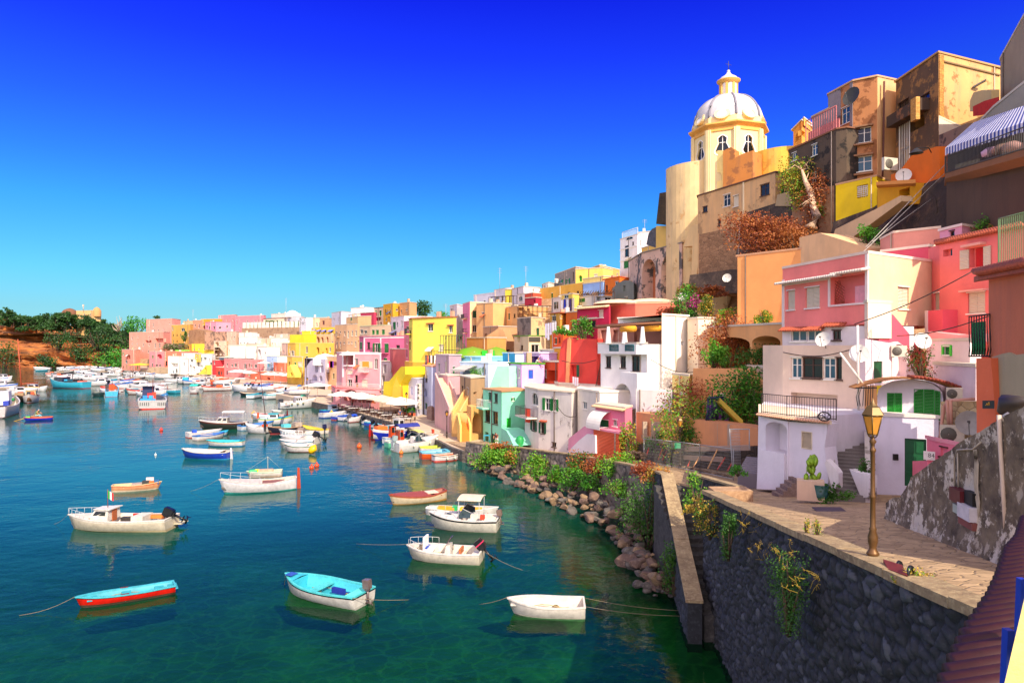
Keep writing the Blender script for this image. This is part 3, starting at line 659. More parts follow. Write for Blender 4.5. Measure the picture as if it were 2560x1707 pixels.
# ---- zone p ----
G2='houses in the middle of the hillside'
house('cream houses with small dark windows behind the green hedge on the skyline','p',[(385,262),(600,250),(800,246)],300,10,'ecd2a8',auto=[(0,2,3,'WD'),(1,2,4,'WD')],group=G2)
house('white small windowed house at the left of the cream skyline houses','p',[(385,254),(480,250)],305,10,'e8e4ea',wins=[(0,'W',400,325,412,345),(0,'W',445,325,458,345),(0,'W',400,365,415,385),(0,'W',450,365,465,388)],group=G2)
house('tan house with a red door at the end of the cream skyline row','p',[(670,244),(800,240),(840,243)],310,10,'d9a97c',wins=[(0,'X',705,345,735,402,'6a2a22'),(0,'D',645,362,665,412)],group=G2)
h=house('yellow house whose four windows have little blue awnings','p',[(550,232),(700,226),(880,222)],445,6,'eec23a',ti=1,wins=[(0,'X',592,488,618,525,'1c3cc0'),(0,'X',668,485,690,518,'1c3cc0'),(1,'X',742,482,762,515,'1c3cc0'),(1,'X',815,480,838,525,'1c3cc0')],rcol='f0d060',group=G2)
for f_,a,b in((0,580,622),(0,655,695),(1,730,765),(1,812,868)):awning(h,f_,a,b,470,1.2,.5,paint('8088d8',.7))
house('lemon yellow house with a wide glazed veranda','p',[(250,226),(420,222),(622,216)],545,4,'f4dc2a',ti=1,wins=[(1,'U',445,598,500,668),(1,'U',502,598,565,668)],rcol='f6e64a',group=G2)
house('bright yellow upper block above the glazed veranda','p',[(420,230),(560,226),(622,228)],492,6,'f6e436',ti=1,rcol='f6e64a',group=G2)
house('apricot arcade house with three tall arches','p',[(618,218),(870,212),(885,214)],540,4,'eebb88',wins=[(0,'A',620,568,665,672,2),(0,'A',682,572,722,672,2),(0,'A',755,570,790,672,2),(0,'X',840,638,858,668,'2848c0')],inner='c86a2a',group=G2)
house('wide ochre yellow house with orange arched recess','p',[(222,212),(330,206),(870,198)],662,3,'ecbc4a',ti=1,wins=[(1,'A',618,715,662,800,2),(1,'A',748,725,778,812,1),(0,'b',275,765,302,840),(1,'O',700,785,720,820,1),(1,'o',815,750,832,782)][:4],rcol='f0d070',group=G2)
house('yellow lower house with green shutter and small arch','p',[(212,200),(280,196),(450,192)],850,1.2,'e9bf50',ti=1,wins=[(1,'G',312,928,338,1020),(1,'A',362,1032,398,1080,1),(1,'B',360,922,432,990)],group=G2)
slab('pale yellow pointed stair wall with an arch over the beach restaurants','p',(205,194),(320,190),[(208,1140),(215,985),(255,965),(320,1110),(322,1140)],2,stucco('f0cf52',.15),name='stair_wall',holes=[('A',258,1068,290,1115,.8)])
h=house('lavender white house with two storeys of pointed arches by the quay','p',[(455,186),(745,172),(870,180)],885,1.2,'d6cede',wins=[(0,'A',600,930,645,1065,2),(0,'A',672,932,722,1068,2),(0,'A',565,1100,635,1190,2),(0,'A',662,1112,706,1190,2)],outl={0:[(455,1240),(465,1010),(540,905),(600,882),(745,885),(748,1240)]},roof=0,group=G2)
MB().lathe(PZ('p',745,885,178),[(3.2,-1.5),(3.1,.2),(2.1,1.0),(0.1,1.5)],18).build('roof',stucco('f8f2e8',.1),h.root)
house('apricot house with colourful washing behind the lavender arch house','p',[(745,176),(905,170),(930,172)],855,1.2,'eebc86',wins=[(0,'O',850,920,905,975,1.5),(0,'O',755,1030,800,1080,2)],group=G2)
for i,c_ in enumerate(('e02858','f0c020','7020a0')):
 MB().box((0,0,0),(.65,.04,1.6)).build('laundry',paint(c_,.8),label='%s cloth hanging on the apricot house by the lavender arches'%('crimson','yellow','purple')[i],cat='laundry').location=PZ('p',815+i*14,1000,170.0)
house('white tall skyline house with a blueish shaded side','p',[(835,232),(970,220),(1105,226)],218,12,'e6e2ee',auto=[(0,2,2,'W')],ti=1,group=G2)
house('white roof terraces with a blue parasol right of the blueish white house','p',[(1060,222),(1240,216),(1440,220)],250,12,'f2ece8',auto=[(0,1,2,'O')],group=G2)
house('long white penthouse topping the middle skyline','p',[(1105,238),(1300,232),(1440,236)],160,14,'f6efe8',auto=[(0,1,2,'O')],group=G2)
house('maroon red house squeezed between white terraces and green shutters','p',[(1240,216),(1425,210)],228,10,'c03456',auto=[(0,1,2,'W')],group=G2)
house('tan house with two green shutters and a dark brown eave high in the middle','p',[(1430,212),(1560,206)],158,8,'dcbf9e',wins=[(0,'G',1442,205,1470,285),(0,'G',1502,200,1532,280),(0,'O',1425,298,1530,345,1.2)],rcol='5a3226',group=G2)
house('golden yellow house with tiny arched windows on the middle skyline','p',[(1558,206),(1695,198),(1788,202)],103,8,'f0b62c',ti=1,wins=[(0,'R',1612,192,1628,238),(0,'R',1650,192,1664,238),(0,'W',1592,308,1608,348),(1,'W',1735,180,1768,210)],rcol='f4dc8a',group=G2)
house('plain tan gable wall right of the golden yellow skyline house','p',[(1785,200),(1925,194),(2025,198)],88,8,'dba66c',ti=1,rcol='e4c49a',stain=.4,group=G2)
house('tan house with a row of small dark openings and brick chimneys','p',[(880,204),(1045,196),(1200,192)],400,3,'e2b486',ti=1,auto=[(0,3,3,'oW'),(1,4,3,'Wo')],stain=.5,group=G2)
house('tall warm beige house with streaked plaster in the middle of the hill','p',[(1040,202),(1200,192),(1390,188)],288,3,'e8bd84',ti=1,wins=[(0,'G',1100,295,1120,342),(1,'O',1195,620,1215,650,.5)],auto=[(0,3,3,'WoV')],stain=.6,group=G2)
h=house('beige house with three green shutters above the rose house','p',[(1225,184),(1378,178),(1668,172)],418,6,'d8b896',ti=1,wins=[(1,'G',1400,472,1436,538),(1,'G',1456,472,1494,538),(1,'G',1538,468,1578,538),(0,'W',1240,470,1275,530),(0,'W',1290,480,1330,525)],rcol='c8d8a8',group=G2)
h=house('pinkish white house with a green balcony shutter left of the tall yellow house','p',[(1668,174),(1850,166)],285,4,'ecd8de',wins=[(0,'G',1692,362,1732,472),(0,'X',1685,520,1708,552,'106a30'),(0,'X',1712,500,1745,548,'2848c0')],group=G2)
awning(h,0,1660,1745,485,1.0,.5,paint('8a86a8',.8))
house('narrow rose pink strip house against the tall yellow house','p',[(1848,166),(1930,162)],350,4,'e07888',wins=[(0,'W',1880,425,1915,480)],group=G2)
h=house('rose magenta house with white corner bands and green windows','p',[(1222,152),(1285,146),(1850,138)],570,3,'d8688e',ti=1,wins=[(0,'G',1228,645,1262,745),(1,'g',1440,660,1495,785),(1,'G',1572,665,1632,795),(1,'G',1565,868,1612,920),(1,'V',1740,690,1790,730)],roof=.35,rcol='d87a94')
for a,b in((1285,1302),(1515,1530)):part_box(h,1,'corner_band',a,572,b,930,0,.05,stucco('f4e6e2',.1))
part_box(h,1,'cornice_band',1285,572,1848,590,0,.055,stucco('f4e6e2',.1)); balcony(h,1,1415,1505,790); balcony(h,1,1535,1640,795)
h=house('light pink quay house with a shaded left side and white painted edges','p',[(905,137),(985,131),(1528,124)],798,'v1290','f0a8aa',ti=1,wins=[(1,'O',1002,808,1140,965,2.2),(1,'b',1268,915,1360,1010),(1,'B',1060,1030,1130,1090),(1,'W',1060,1165,1120,1282),(1,'B',1256,1165,1340,1282)],rcol='fbeae4',inner='e07a90')
for a in(part_box(h,1,'white_edge',985,800,1003,1135,0,.05,stucco('f8ecea',.1)),part_box(h,1,'white_edge',1140,800,1156,985,0,.05,stucco('f8ecea',.1)),part_box(h,1,'white_edge',1003,965,1140,983,0,.3,stucco('f8ecea',.1)),part_box(h,1,'white_edge',1512,800,1528,1290,0,.05,stucco('f8ecea',.1)),part_box(h,1,'white_edge',985,800,1528,818,0,.052,stucco('f8ecea',.1))):pass
balcony(h,1,1256,1355,1060,1.0,mat=WHITEP); part_box(h,1,'roller_blind',1268,915,1360,1000,.03,.07,paint('d89a2c',.7))
h=house('pink arcade terrace with arches at the foot of the light pink quay house','p',[(832,132),(890,126),(1505,119)],1288,1.2,'ee9c9c',ti=1,wins=[(1,'A',892,1308,965,1420,2.5),(1,'Q',1012,1308,1185,1470,2.5),(1,'O',1210,1362,1300,1490,2.5),(1,'O',1310,1362,1380,1490,2.5),(1,'X',1385,1370,1450,1500,'c05a20')],rcol='d86a6a',inner='c89078')
r=MB(); pl=h.pl[1]; railing(r,[pl.w(.1,h.top+.16,-.1),pl.w(pl.L-.1,h.top+.16,-.1)],.9,.25); r.build('railing',WHITEP,h.root)
h=house('brick red house with a green door between the pink and yellow quay houses','p',[(1650,134),(1690,130),(1870,126)],742,1.2,'d8706a',ti=1,wins=[(0,'G',1640,938,1672,1045),(0,'O',1665,1060,1690,1160,.5)],group=G2)
house('small white washing terrace left of the brick red house','p',[(1525,136),(1650,132)],925,1.2,'f2ebe6',wins=[(0,'O',1560,960,1600,1080,1.2),(0,'O',1540,1110,1580,1250,1.2)],group=G2)
# ---- zone b: tall yellow and right ----
h=house('tall lemon yellow house with a plain sunlit front','b',[(1506,126),(1538,120),(1928,114)],272,'v795','f2dc58',ti=1,wins=[(1,'W',1675,318,1720,385),(1,'W',1862,332,1895,398),(1,'B',1772,505,1812,562),(0,'V',1512,380,1522,440),(0,'V',1508,480,1520,545)],roof=.3,rcol='b8623c',stain=.12)
tiles(h,1,1668,1728,318,.3); tiles(h,1,1855,1902,334,.3); balcony(h,0,1507,1530,408,.9)
h=house('golden lower storeys with blue rail terrace under the tall yellow house','b',[(1468,124),(1540,116),(1700,113)],660,1.2,'e8b23c',ti=1,wins=[(0,'X',1486,722,1502,785,'2860c0')],roof=0)
r=MB(); pl=Pl(XY(U('b',1530),112.5),XY(U('b',1615),111)); zz=H-(Vv('b',800)-V0)*112/F
railing(r,[pl.w(0,zz,0),pl.w(pl.L,zz,0)],1.1,.12,.03); r.build('blue_railing',paint('28b0d0',.5),label='turquoise blue terrace railing at the foot of the tall yellow house',cat='railing')
slab('large bright yellow diagonal stair wall between the pink terrace and the parasols','b',(1275,118),(1490,108),[(1275,990),(1280,832),(1330,828),(1435,700),(1472,702),(1475,770),(1428,850),(1420,998)],3.5,stucco('f4d820',.1),name='stair_wall')
slab('return painted orange as shade on the big yellow stair','b',(1425,110),(1495,113),[(1428,990),(1440,880),(1478,770),(1495,770),(1492,985)],1.5,stucco('e09028',.2),name='stair_wall')  # orange colour stands for shade on the yellow stair's side
h=house('small grey white quay house with a column of air conditioners','b',[(1490,112),(1580,108),(1628,111)],812,1.2,'d2cedd',ti=1,wins=[(0,'O',1520,880,1540,950,.3),(0,'O',1525,995,1548,1075,.3),(1,'O',1582,870,1612,1060,.4)],rcol='e8e6ea')
for i,y in enumerate((868,902,932,978,1022,1060)):acunit('air conditioner %s on the side of the grey white quay house'%('at the very top','second from the top','third from the top','fourth from the top','fifth from the top','at the very bottom')[i],'b',1596,y,108.2,.8,.6,(-.3,-.95),group='stacked air conditioners')
h=house('tall narrow blue grey quay house with an arched niche','b',[(1628,112),(1708,107)],702,1.2,'b8bcd8',wins=[(0,'V',1650,780,1670,835),(0,'A',1640,895,1668,965,.5),(0,'D',1650,1022,1668,1078)],rcol='e0a080',dep=6)
slab('dark red brick recess wall under scaffolding boards beside the blue grey house','b',(1708,109),(1760,107),[(1705,1080),(1708,765),(1760,770),(1760,1080)],3,stucco('5a2a20',.4),name='brick_wall')
h=house('mauve plaster tower with a green shutter and small balcony','b',[(1745,106),(1862,101),(1972,104)],602,1.2,'c9a9b4',ti=1,wins=[(1,'G',1896,700,1916,802),(1,'o',1900,900,1915,950)][:1],rcol='d8c0c0',stain=.4)
balcony(h,1,1880,1925,806,.8)
h=house('weathered pink house with a tall dark archway on the quay','b',[(1742,96),(1830,90),(1960,93)],1000,1.2,'d6a4a2',ti=1,wins=[(0,'A',1762,1003,1822,1195,2.5)],stain=.5,patch=.25,pc='b89088',roof=0)
house('pink plaster front with an iron balcony behind the long outside stair','b',[(1768,98),(1850,94),(1975,96)],785,1.2,'d4a0a4',ti=1,wins=[(0,'D',1782,865,1808,950),(1,'D',1898,890,1912,960)],stain=.5,roof=.1)
def stairs(label,z,A,B,w,n,mat,sidem,sideh=.9,sides=(1,1),base=None,back=None):
 """A,B: (x,y,Y) px + depth bottom and top centre of the flight"""
 a=PZ(z,*A); b=PZ(z,*B); d=Vector((b.x-a.x,b.y-a.y,0)); Lg=d.length; d.normalize(); s=Vector((-d.y,d.x,0)); root=thing('outside_stair',label,'stairs',a)
 zb=base if base is not None else a.z-.3
 mb=MB()
 for i in range(n):
  p=a+d*Lg*i/n; q=a+d*Lg*(i+1)/n; z1=a.z+(b.z-a.z)*(i+1)/n; v=[]
  for zz in(zb,z1):
   for pt in(p-s*w/2,q-s*w/2,q+s*w/2,p+s*w/2):v.append((pt.x,pt.y,zz))
  mb.hexa(v)
 mb.build('steps',mat,root)
 for k,sd_ in((0,-1),(1,1)):
  if not sides[k]:continue
  o=s*sd_*(w/2+.004); o2=s*sd_*(w/2+.22); m2=MB(); v=[]
  m2.hexa([a+o+Vector((0,0,zb-a.z)),b+o+Vector((0,0,zb-b.z)),b+o2+Vector((0,0,zb-b.z)),a+o2+Vector((0,0,zb-a.z)),a+o+Vector((0,0,sideh)),b+o+Vector((0,0,sideh)),b+o2+Vector((0,0,sideh)),a+o2+Vector((0,0,sideh))])
  m2.build('side_wall',sidem,root)
 return root
stairs('long pale outside stair climbing the weathered pink quay house','b',(1920,1110,88),(1790,800,96),1.3,22,stucco('e8c4a4',.2),stucco('d6a8a0',.3),.7,base=1.2)
h=house('beige house with deep shade and plant pots on the quay','b',[(1960,90),(2055,84),(2180,87)],805,1.2,'b9946c',ti=1,wins=[(0,'o',2010,920,2035,950)][:0]+[(1,'O',2080,925,2110,960,.3)],stain=.5)
stairs('steep sand coloured outside stair left of the mint green house','b',(1925,1150,84),(2035,960,86),1.0,14,stucco('e6b46a',.2),stucco('e9b970',.25),.8,base=1.2)
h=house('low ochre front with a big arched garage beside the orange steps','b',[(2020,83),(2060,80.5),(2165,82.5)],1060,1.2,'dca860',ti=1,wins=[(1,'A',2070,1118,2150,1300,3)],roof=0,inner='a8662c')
stairs('short bright orange flight of steps with a yellow parapet on the quay','b',(2010,1285,79.5),(1985,1170,82),.9,9,stucco('e8822c',.1),stucco('ecc268',.2),.8,base=1.2)
slab('stub of rough brown tuff wall standing on the quay','b',(1662,100),(1710,99),[(1662,1165),(1665,1060),(1690,1050),(1708,1062),(1708,1180)],.5,rockmat('8b7064','75594c','ab9180',2),name='tuff_wall')
G3='houses on the upper hillside'
house('small grey white house at the left end of the upper skyline','c',[(88,162),(150,156),(206,160)],575,6,'d4cccd',ti=1,wins=[(0,'W',95,610,110,655)],rcol='efe6da',group=G3)
h=house('narrow pink faced house with a cream side wall','c',[(205,154),(268,146),(475,150)],553,6,'f0cc98',ti=1,stain=.3,group=G3)
pl=h.pl[0]; mb=MB(); pl.boxp(mb,.02,pl.L-.02,h.bot,h.top-.01,0,.06); mb.build('pink_front',stucco('ea86a4',.2),h.root); balcony(h,0,215,245,700,.8)
house('tan gable wall right of the narrow pink faced house','c',[(325,144),(472,140)],560,6,'e0ab6e',stain=.35,group=G3)
house('long low white house on the upper skyline','c',[(300,196),(485,186),(500,190)],470,8,'ece8f0',ti=1,auto=[(0,1,3,'o')],rcol='f4efe8',group=G3)
house('white skyline house with a yellow side behind the scaffolding','c',[(482,186),(580,180),(645,178)],432,8,'efe4e2',ti=1,group=G3)
house('yellow strip house behind the scaffolding top','c',[(580,177),(640,176)],440,8,'e8c840',group=G3)
h=house('white house with a dark arched window right of the scaffolding','c',[(642,176),(745,168),(895,172)],415,8,'eadcdc',ti=1,wins=[(0,'R',700,500,735,545),(1,'W',825,435,840,460)],group=G3)
house('white dormer terrace under the antennas','c',[(690,162),(757,158)],478,8,'e8dcd6',wins=[(0,'R',702,500,735,545)],group=G3)
house('crimson red house on the upper hill right of the white dormer','c',[(755,158),(830,154),(908,156)],472,6,'dd5038',ti=1,auto=[(0,1,1,'W')],group=G3)
house('dark red terrace house with roof clutter below the crimson house','c',[(755,152),(852,149),(906,151)],512,6,'a82038',ti=1,wins=[(0,'O',835,535,850,555,.4)],group=G3)
house('small white house with tiny windows by the long yellow wall','c',[(910,166),(965,160),(1028,164)],378,8,'eadfd4',ti=1,wins=[(0,'W',925,405,938,435),(0,'W',955,400,968,432),(1,'o',1000,400,1015,425)][:2],group=G3)
house('long golden yellow wall house across the upper hillside','c',[(893,156),(1270,141),(1300,146)],385,4,'eeb648',ti=1,wins=[(0,'G',935,528,962,575)],rcol='f2c868',group=G3)
h=house('grey weathered house with green windows on the upper skyline','c',[(1025,168),(1208,152),(1310,155)],242,6,'8f8680',ti=1,wins=[(0,'g',1130,345,1150,390),(0,'g',1060,358,1085,385)],patch=.2,pc='b4a89c',rcol='d8b48c',group=G3)
house('pale yellow house with a bright green arched door on the upper hill','c',[(1208,150.5),(1450,147)],248,6,'f2d066',wins=[(0,'A',1236,315,1266,370,.4)],inner='2ea03a',group=G3)
house('apricot and tan house cluster left of the white tower house','c',[(1305,166),(1422,156),(1602,166)],225,6,'e9a654',ti=1,wins=[(1,'g',1475,305,1520,342),(0,'o',1345,315,1365,330)][:1],rcol='f0dcb8',stain=.3,group=G3)
house('pale yellow parapet terrace in front of the apricot cluster','c',[(1275,140),(1455,134)],325,4,'f4d880',group=G3)
house('sky blue terrace wall with a painted wave','c',[(1275,138.5),(1452,133)],372,4,'98bcf0',group=G3)
house('bright orange house with a blue window below the apricot cluster','c',[(1450,134),(1600,128),(1695,132)],328,3,'ec7a1e',ti=1,wins=[(0,'U',1560,370,1590,410)],rcol='e8602a',group=G3)
h=house('grey green vaulted house beside the arched bastion','c',[(1535,120),(1725,111),(1768,114)],385,3,'7d8378',ti=1,outl={0:[(1535,600),(1535,435),(1580,385),(1640,360),(1690,360),(1725,380),(1727,600)]},wins=[(0,'O',1632,405,1652,458,.3),(0,'W',1645,505,1672,552)],roof=0,stain=.5,group=G3)
h=house('white terrace house with a timber pergola in the middle of the hill','c',[(1222,126),(1350,121),(1532,124)],500,3,'e4e2de',ti=1,wins=[(0,'G',1240,520,1292,555),(1,'O',1395,500,1440,540,1),(1,'W',1470,495,1525,540)],group=G3)
mb=MB(); a=PZ('c',1240,490,121); b=PZ('c',1530,472,118)
for i in range(14):p=a+(b-a)*i/13; mb.tube([p,p+Vector((0,-3.5,.35))],.06,4)
for y_ in(0,-3.4):mb.tube([a+Vector((0,y_,-.1)),b+Vector((0,y_,-.1))],.07,4)
for t_ in(0,.4,1):p=a+(b-a)*t_+Vector((0,-3.4,-.1)); mb.tube([p,p-Vector((0,0,2.6))],.05,4)
mb.build('pergola',paint('7a5a42',.8),label='timber slatted pergola over the white hillside terrace',cat='pergola')
h=house('tall white tower house with a roof railing next to the church cliff','f',[(180,172),(335,164),(452,170)],378,8,'f0ece8',ti=1,wins=[(0,'R',232,385,292,425),(0,'V',222,480,258,575),(0,'G',212,615,252,680)],group=G3)
part_box(h,0,'string_course',181,492,334,502,0,.15,WHITEP); part_box(h,0,'string_course',181,596,334,606,0,.15,WHITEP)
r=MB(); pl=h.pl[0]; railing(r,[pl.w(.5,h.top+.16,-.3),pl.w(pl.L*.95,h.top+.16,-.3)],1.6,.4,.03); r.build('roof_railing',WHITEP,h.root)
house('white block behind the tower house','f',[(335,168),(452,166)],352,10,'eae4e8',group=G3)
house('small yellow block in front of the tower house and under the church','f',[(370,128),(500,122),(585,126)],462,6,'eec060',ti=1,group=G3)
h=house('brick house under repair wrapped in scaffolding','c',[(470,150),(580,143),(692,146)],575,4,'b98a5c',ti=1,wins=[(0,'O',500,600,555,760,1),(1,'O',600,610,650,640,.5)],stain=.6,patch=.3,pc='7b5a40')
def scaffold(label,z,x0,x1,Ya,Yb,ztop,zbot,n=5,col='4a2c20'):
 a=XY(U(z,x0),Ya); b=XY(U(z,x1),Yb); d=b-a; nn=Vector((d.y,-d.x)).normalized(); mb=MB()
 nl=max(2,int((ztop-zbot)/2))
 for k in range(n+1):
  for o in(.3,1.3):
   p=a+d*k/n+nn*o; mb.tube([(p.x,p.y,zbot),(p.x,p.y,ztop+.5*((k*3)%3))],.045,4)
 for l in range(nl+1):
  zz=zbot+(ztop-zbot)*l/nl
  for o in(.3,1.3):p=a+nn*o; q=b+nn*o; mb.tube([(p.x,p.y,zz),(q.x,q.y,zz)],.04,4)
  if l and l%1==0:
   p=a+nn*.35; q=b+nn*.35; r_=b+nn*1.2; s_=a+nn*1.2; mb.add([(p.x,p.y,zz),(q.x,q.y,zz),(r_.x,r_.y,zz),(s_.x,s_.y,zz)],[(0,1,2,3)])
 for l in range(nl):
  p=a+d*(l%n)/n+nn*1.3; q=a+d*((l+1)%n)/n+nn*1.3; z0=zbot+(ztop-zbot)*l/nl; mb.tube([(p.x,p.y,z0),(q.x,q.y,z0+(ztop-zbot)/nl)],.035,4)
 mb.build('scaffolding',paint(col,.7),label=label,cat='scaffolding')
def zc(z,y,Y):return H-(Vv(z,y)-V0)*Y/F
scaffold('rusty scaffolding around the brick house under repair','c',468,692,149,144,zc('c',500,145),zc('c',765,145),7)
scaffold('scaffolding with green netting beside the tall yellow house','c',62,232,112,108,zc('c',850,110),zc('c',1110,110),6,'2e5a38')
h=house('tan house with an unfinished roof terrace and red scaffold poles','c',[(592,142),(690,136),(962,140)],588,4,'d9a468',ti=1,wins=[(1,'O',702,600,752,668,.8),(1,'O',775,610,800,660,.5)],stain=.5,group=G3)
scaffold('low rusty scaffold on the tan unfinished terrace','c',690,990,136,137,zc('c',590,137),zc('c',690,137),7,'5a3826')
h=house('grey stained house with a cream sunlit side in the middle of the hill','c',[(690,128),(812,122),(938,126)],690,4,'e6c08c',ti=1,stain=.6,patch=.35,pc='a08468',group=G3)
pl=h.pl[0]; mb=MB(); pl.boxp(mb,.02,pl.L-.02,h.bot,h.top-.01,0,.06); mb.build('grey_side',stucco('8c8075',.6,None,.3,'5a524c'),h.root)
house('raw tuff block house with stepped tan walls','c',[(385,136),(520,130),(692,134)],770,4,'c89a70',ti=1,wins=[(0,'O',395,835,418,865,.5),(1,'O',530,850,565,882,.5)],stain=.4,group=G3)
slab('sloping tan stair wall in front of the tuff block house','c',(385,127),(690,124),[(385,890),(395,868),(515,790),(560,795),(600,900)],3,stucco('c79868',.4),name='stair_wall')
house('wide orange tan brick retaining house above the cyan roofs','c',[(238,122),(420,117),(588,120)],872,3,'d9954f',ti=1,stain=.4,group=G3)
h=house('cream house with a white trimmed window and green roof edge in the middle','c',[(660,116),(790,110),(1000,113)],856,3,'e4cca6',ti=1,wins=[(1,'W',815,930,882,1005),(0,'O',685,860,715,910,.6),(0,'V',715,940,740,975)],rcol='6c9a3c',stain=.5,group=G3)
part_box(h,1,'dark_frieze',792,865,890,905,0,.12,stucco('4a443c',.5))
h=house('white bay with a dark window and blue towel above the laundry house','c',[(995,133),(1075,129),(1225,131)],512,3,'ecdcd0',ti=1,wins=[(0,'W',1010,550,1055,618)],group=G3)
h=house('yellow house with a small window behind the hanging washing','c',[(1075,127),(1180,123),(1240,125)],480,3,'f0cc60',ti=1,wins=[(0,'W',1105,488,1145,520)],group=G3)
h=house('ochre laundry house with a tiled eave and two small windows','c',[(982,112),(1070,108),(1125,110)],650,3,'e0a43c',ti=1,wins=[(0,'W',995,675,1035,722),(1,'W',1072,672,1082,700)],rcol='c0603a',roof=.4,group=G3)
house('burnt orange house right of the ochre laundry house','c',[(1122,108),(1235,104)],638,3,'dd6a1c',wins=[(0,'W',1210,735,1222,790)],group=G3)
house('vivid orange house with dark windows and a purple return above the lilac house','c',[(996,97),(1098,93),(1230,95)],815,3,'e4561c',ti=1,wins=[(0,'D',1024,872,1042,925),(0,'V',1060,870,1072,910)],group=G3)
house('orange niche house between the lilac and the red house','c',[(925,84),(1052,81)],1090,3,'d84a1c',wins=[(0,'W',930,1155,950,1222),(0,'O',958,1160,1046,1258,1)],group=G3)
house('golden arch stub between the orange house and the red tapered house','c',[(1018,87),(1075,85)],965,3,'eaa628')
h=house('crimson magenta house with a long white tiled eave','c',[(1222,80),(1505,75),(1520,78)],572,'v1000','c92450',ti=1,wins=[(0,'B',1412,625,1455,690),(0,'V',1325,722,1388,772)],outl={0:[(1220,870),(1225,625),(1505,572),(1508,1000),(1220,1000)]},roof=0)
tiles(h,0,1228,1502,605,.5,stucco('e8c89a',.3),.3)
house('magenta lower bay with a cactus balcony','c',[(1225,77),(1312,74),(1400,72.5)],705,'v900','c41e4c',ti=1,wins=[(1,'V',1326,722,1388,775)],roof=.05)
h=house('salmon terrace house with low plaster domes behind the white pergola house','c',[(1500,80),(1740,76),(2190,74)],570,'v1000','e87e62',ti=1,roof=.05,rcol='f0b48c',stain=.2)
for x,r_,w_ in((1590,560,3.0),(1880,552,3.2)):MB().lathe(PZ('c',x,r_+12,80),[(w_,0),(w_*.9,.2),(w_*.55,.45),(.05,.6)],20).build('plaster_dome',stucco('f2cda6',.2),h.root)
slab('rounded tapering red house front','c',(1055,75),(1400,71),[(1048,1300),(1055,1120),(1068,1000),(1085,920),(1105,885),(1140,866),(1168,880),(1390,880),(1396,1000),(1398,1300)],7,stucco('e0463c',.3),name='house',cat='house',holes=[('O',1166,1112,1236,1212,.5)])
slab('pale orange vertical pilaster strip on the red tapering house','c',(1110,74.2),(1175,73.4),[(1112,1355),(1122,1180),(1128,1000),(1136,880),(1150,866),(1164,880),(1160,1000),(1150,1200),(1148,1355)],.5,stucco('f0a06a',.2),name='pilaster',cat='pilaster')
house('stained cream plinth under the red tapering house','c',[(1020,77),(1062,74.5),(1400,70.5)],1280,1.5,'d8c2a8',ti=1,stain=.6,wins=[(1,'V',1252,1318,1272,1345)],roof=.05)
slab('green wooden shutter standing open on the red tapering house','c',(1214,72.4),(1240,72.1),[(1216,1215),(1216,1110),(1238,1112),(1238,1218)],.06,SHM['D'],name='shutter',cat='shutter')
h=house('lilac two tone house with slim windows and a blue centre window','c',[(612,86),(728,82),(930,83)],1108,3,'dcb0e6',ti=1,wins=[(0,'U',630,1140,648,1222),(0,'U',695,1145,712,1225),(1,'X',788,1156,830,1234,'2858c0')],rcol='5aa030')
h=house('upper lilac terrace room with violet walls on the lilac house','c',[(748,87),(885,84),(1042,86)],1012,'v1120','dcb2ea',ti=1,wins=[(0,'O',760,1035,876,1112,1.4)],inner='7c3cc0',rcol='e8d0ee')
h=house('cyan roofed terrace house with a grey awning behind the mint tower','c',[(180,100),(430,95),(618,97)],1098,3,'cfe0f0',ti=1,wins=[(1,'A',352,1128,408,1205,.8)][:0]+[(0,'O',205,1150,330,1205,2),(0,'A',370,1130,408,1200,.8)],rcol='d8f0f8')
awning(h,0,205,332,1115,2.2,.6,stucco('b8b4ac',.2))
h=house('pale cyan parapet wall of the upper blue terrace','c',[(182,106),(380,102),(560,104)],1045,3,'8cd8e8',ti=1,rcol='a8e8f4')
for x,w_ in((290,2.6),(500,1.9)):MB().lathe(PZ('c',x,1045,108),[(w_*1.2,0),(w_*1.1,.5),(w_*.7,1.3),(.05,1.7)],20).build('green_dome',leafmat('6fae1c','8a9a2a',.6),h.root)
for x in(385,452):part=MB().box((0,0,0),(.8,.7,1.0)); o=part.build('chimney',stucco('2ab02a',.1),h.root,local=True); o.location=PZ('c',x-12,1042,105.5)-ORG[h.root]
house('azure blue wall right of the cyan terrace','c',[(558,102),(670,99),(830,100)],1012,3,'3aa8d0',ti=1,wins=[],rcol='b8e0f0')
house('white wall strip behind the lilac house','c',[(668,98.5),(830,97)],1010,3,'d8e4f4')
house('white roof terrace with an air conditioner behind the upper lilac room','c',[(890,92),(1040,89)],985,3,'eceaea')
slab('mint green leaning tower with a bright sunlit face','c',(425,84),(616,82),[(430,1345),(475,1215),(508,1125),(612,1125),(616,1345)],5,stucco('a8eccc',.1),name='house',cat='house')
h=house('mint green quay house with dark windows and a lime green door','c',[(384,81),(550,76),(808,79)],1355,1.2,'8fe2bc',ti=1,stain=.12,wins=[(0,'V',484,1370,514,1448),(0,'D',432,1355,458,1440),(0,'V',402,1515,446,1620),(0,'V',470,1530,516,1640),(1,'g',640,1405,656,1432),(1,'X',594,1585,636,1705,'18b02c'),(0,'X',400,1710,432,1790,'145a3a'),(0,'X',455,1725,492,1810,'145a3a')],rcol='b88a5c')
balcony(h,0,392,450,1492,1.0,mat=WHITEP)
slab('white and mint upper wall joining the mint house to the white house','h',(715,82),(870,78),[(715,660),(718,395),(806,392),(806,560),(760,640),(720,700)],3,stucco('dff4e4',.15),name='house_wall',cat='wall',holes=[('O',770,475,800,560,.6)])
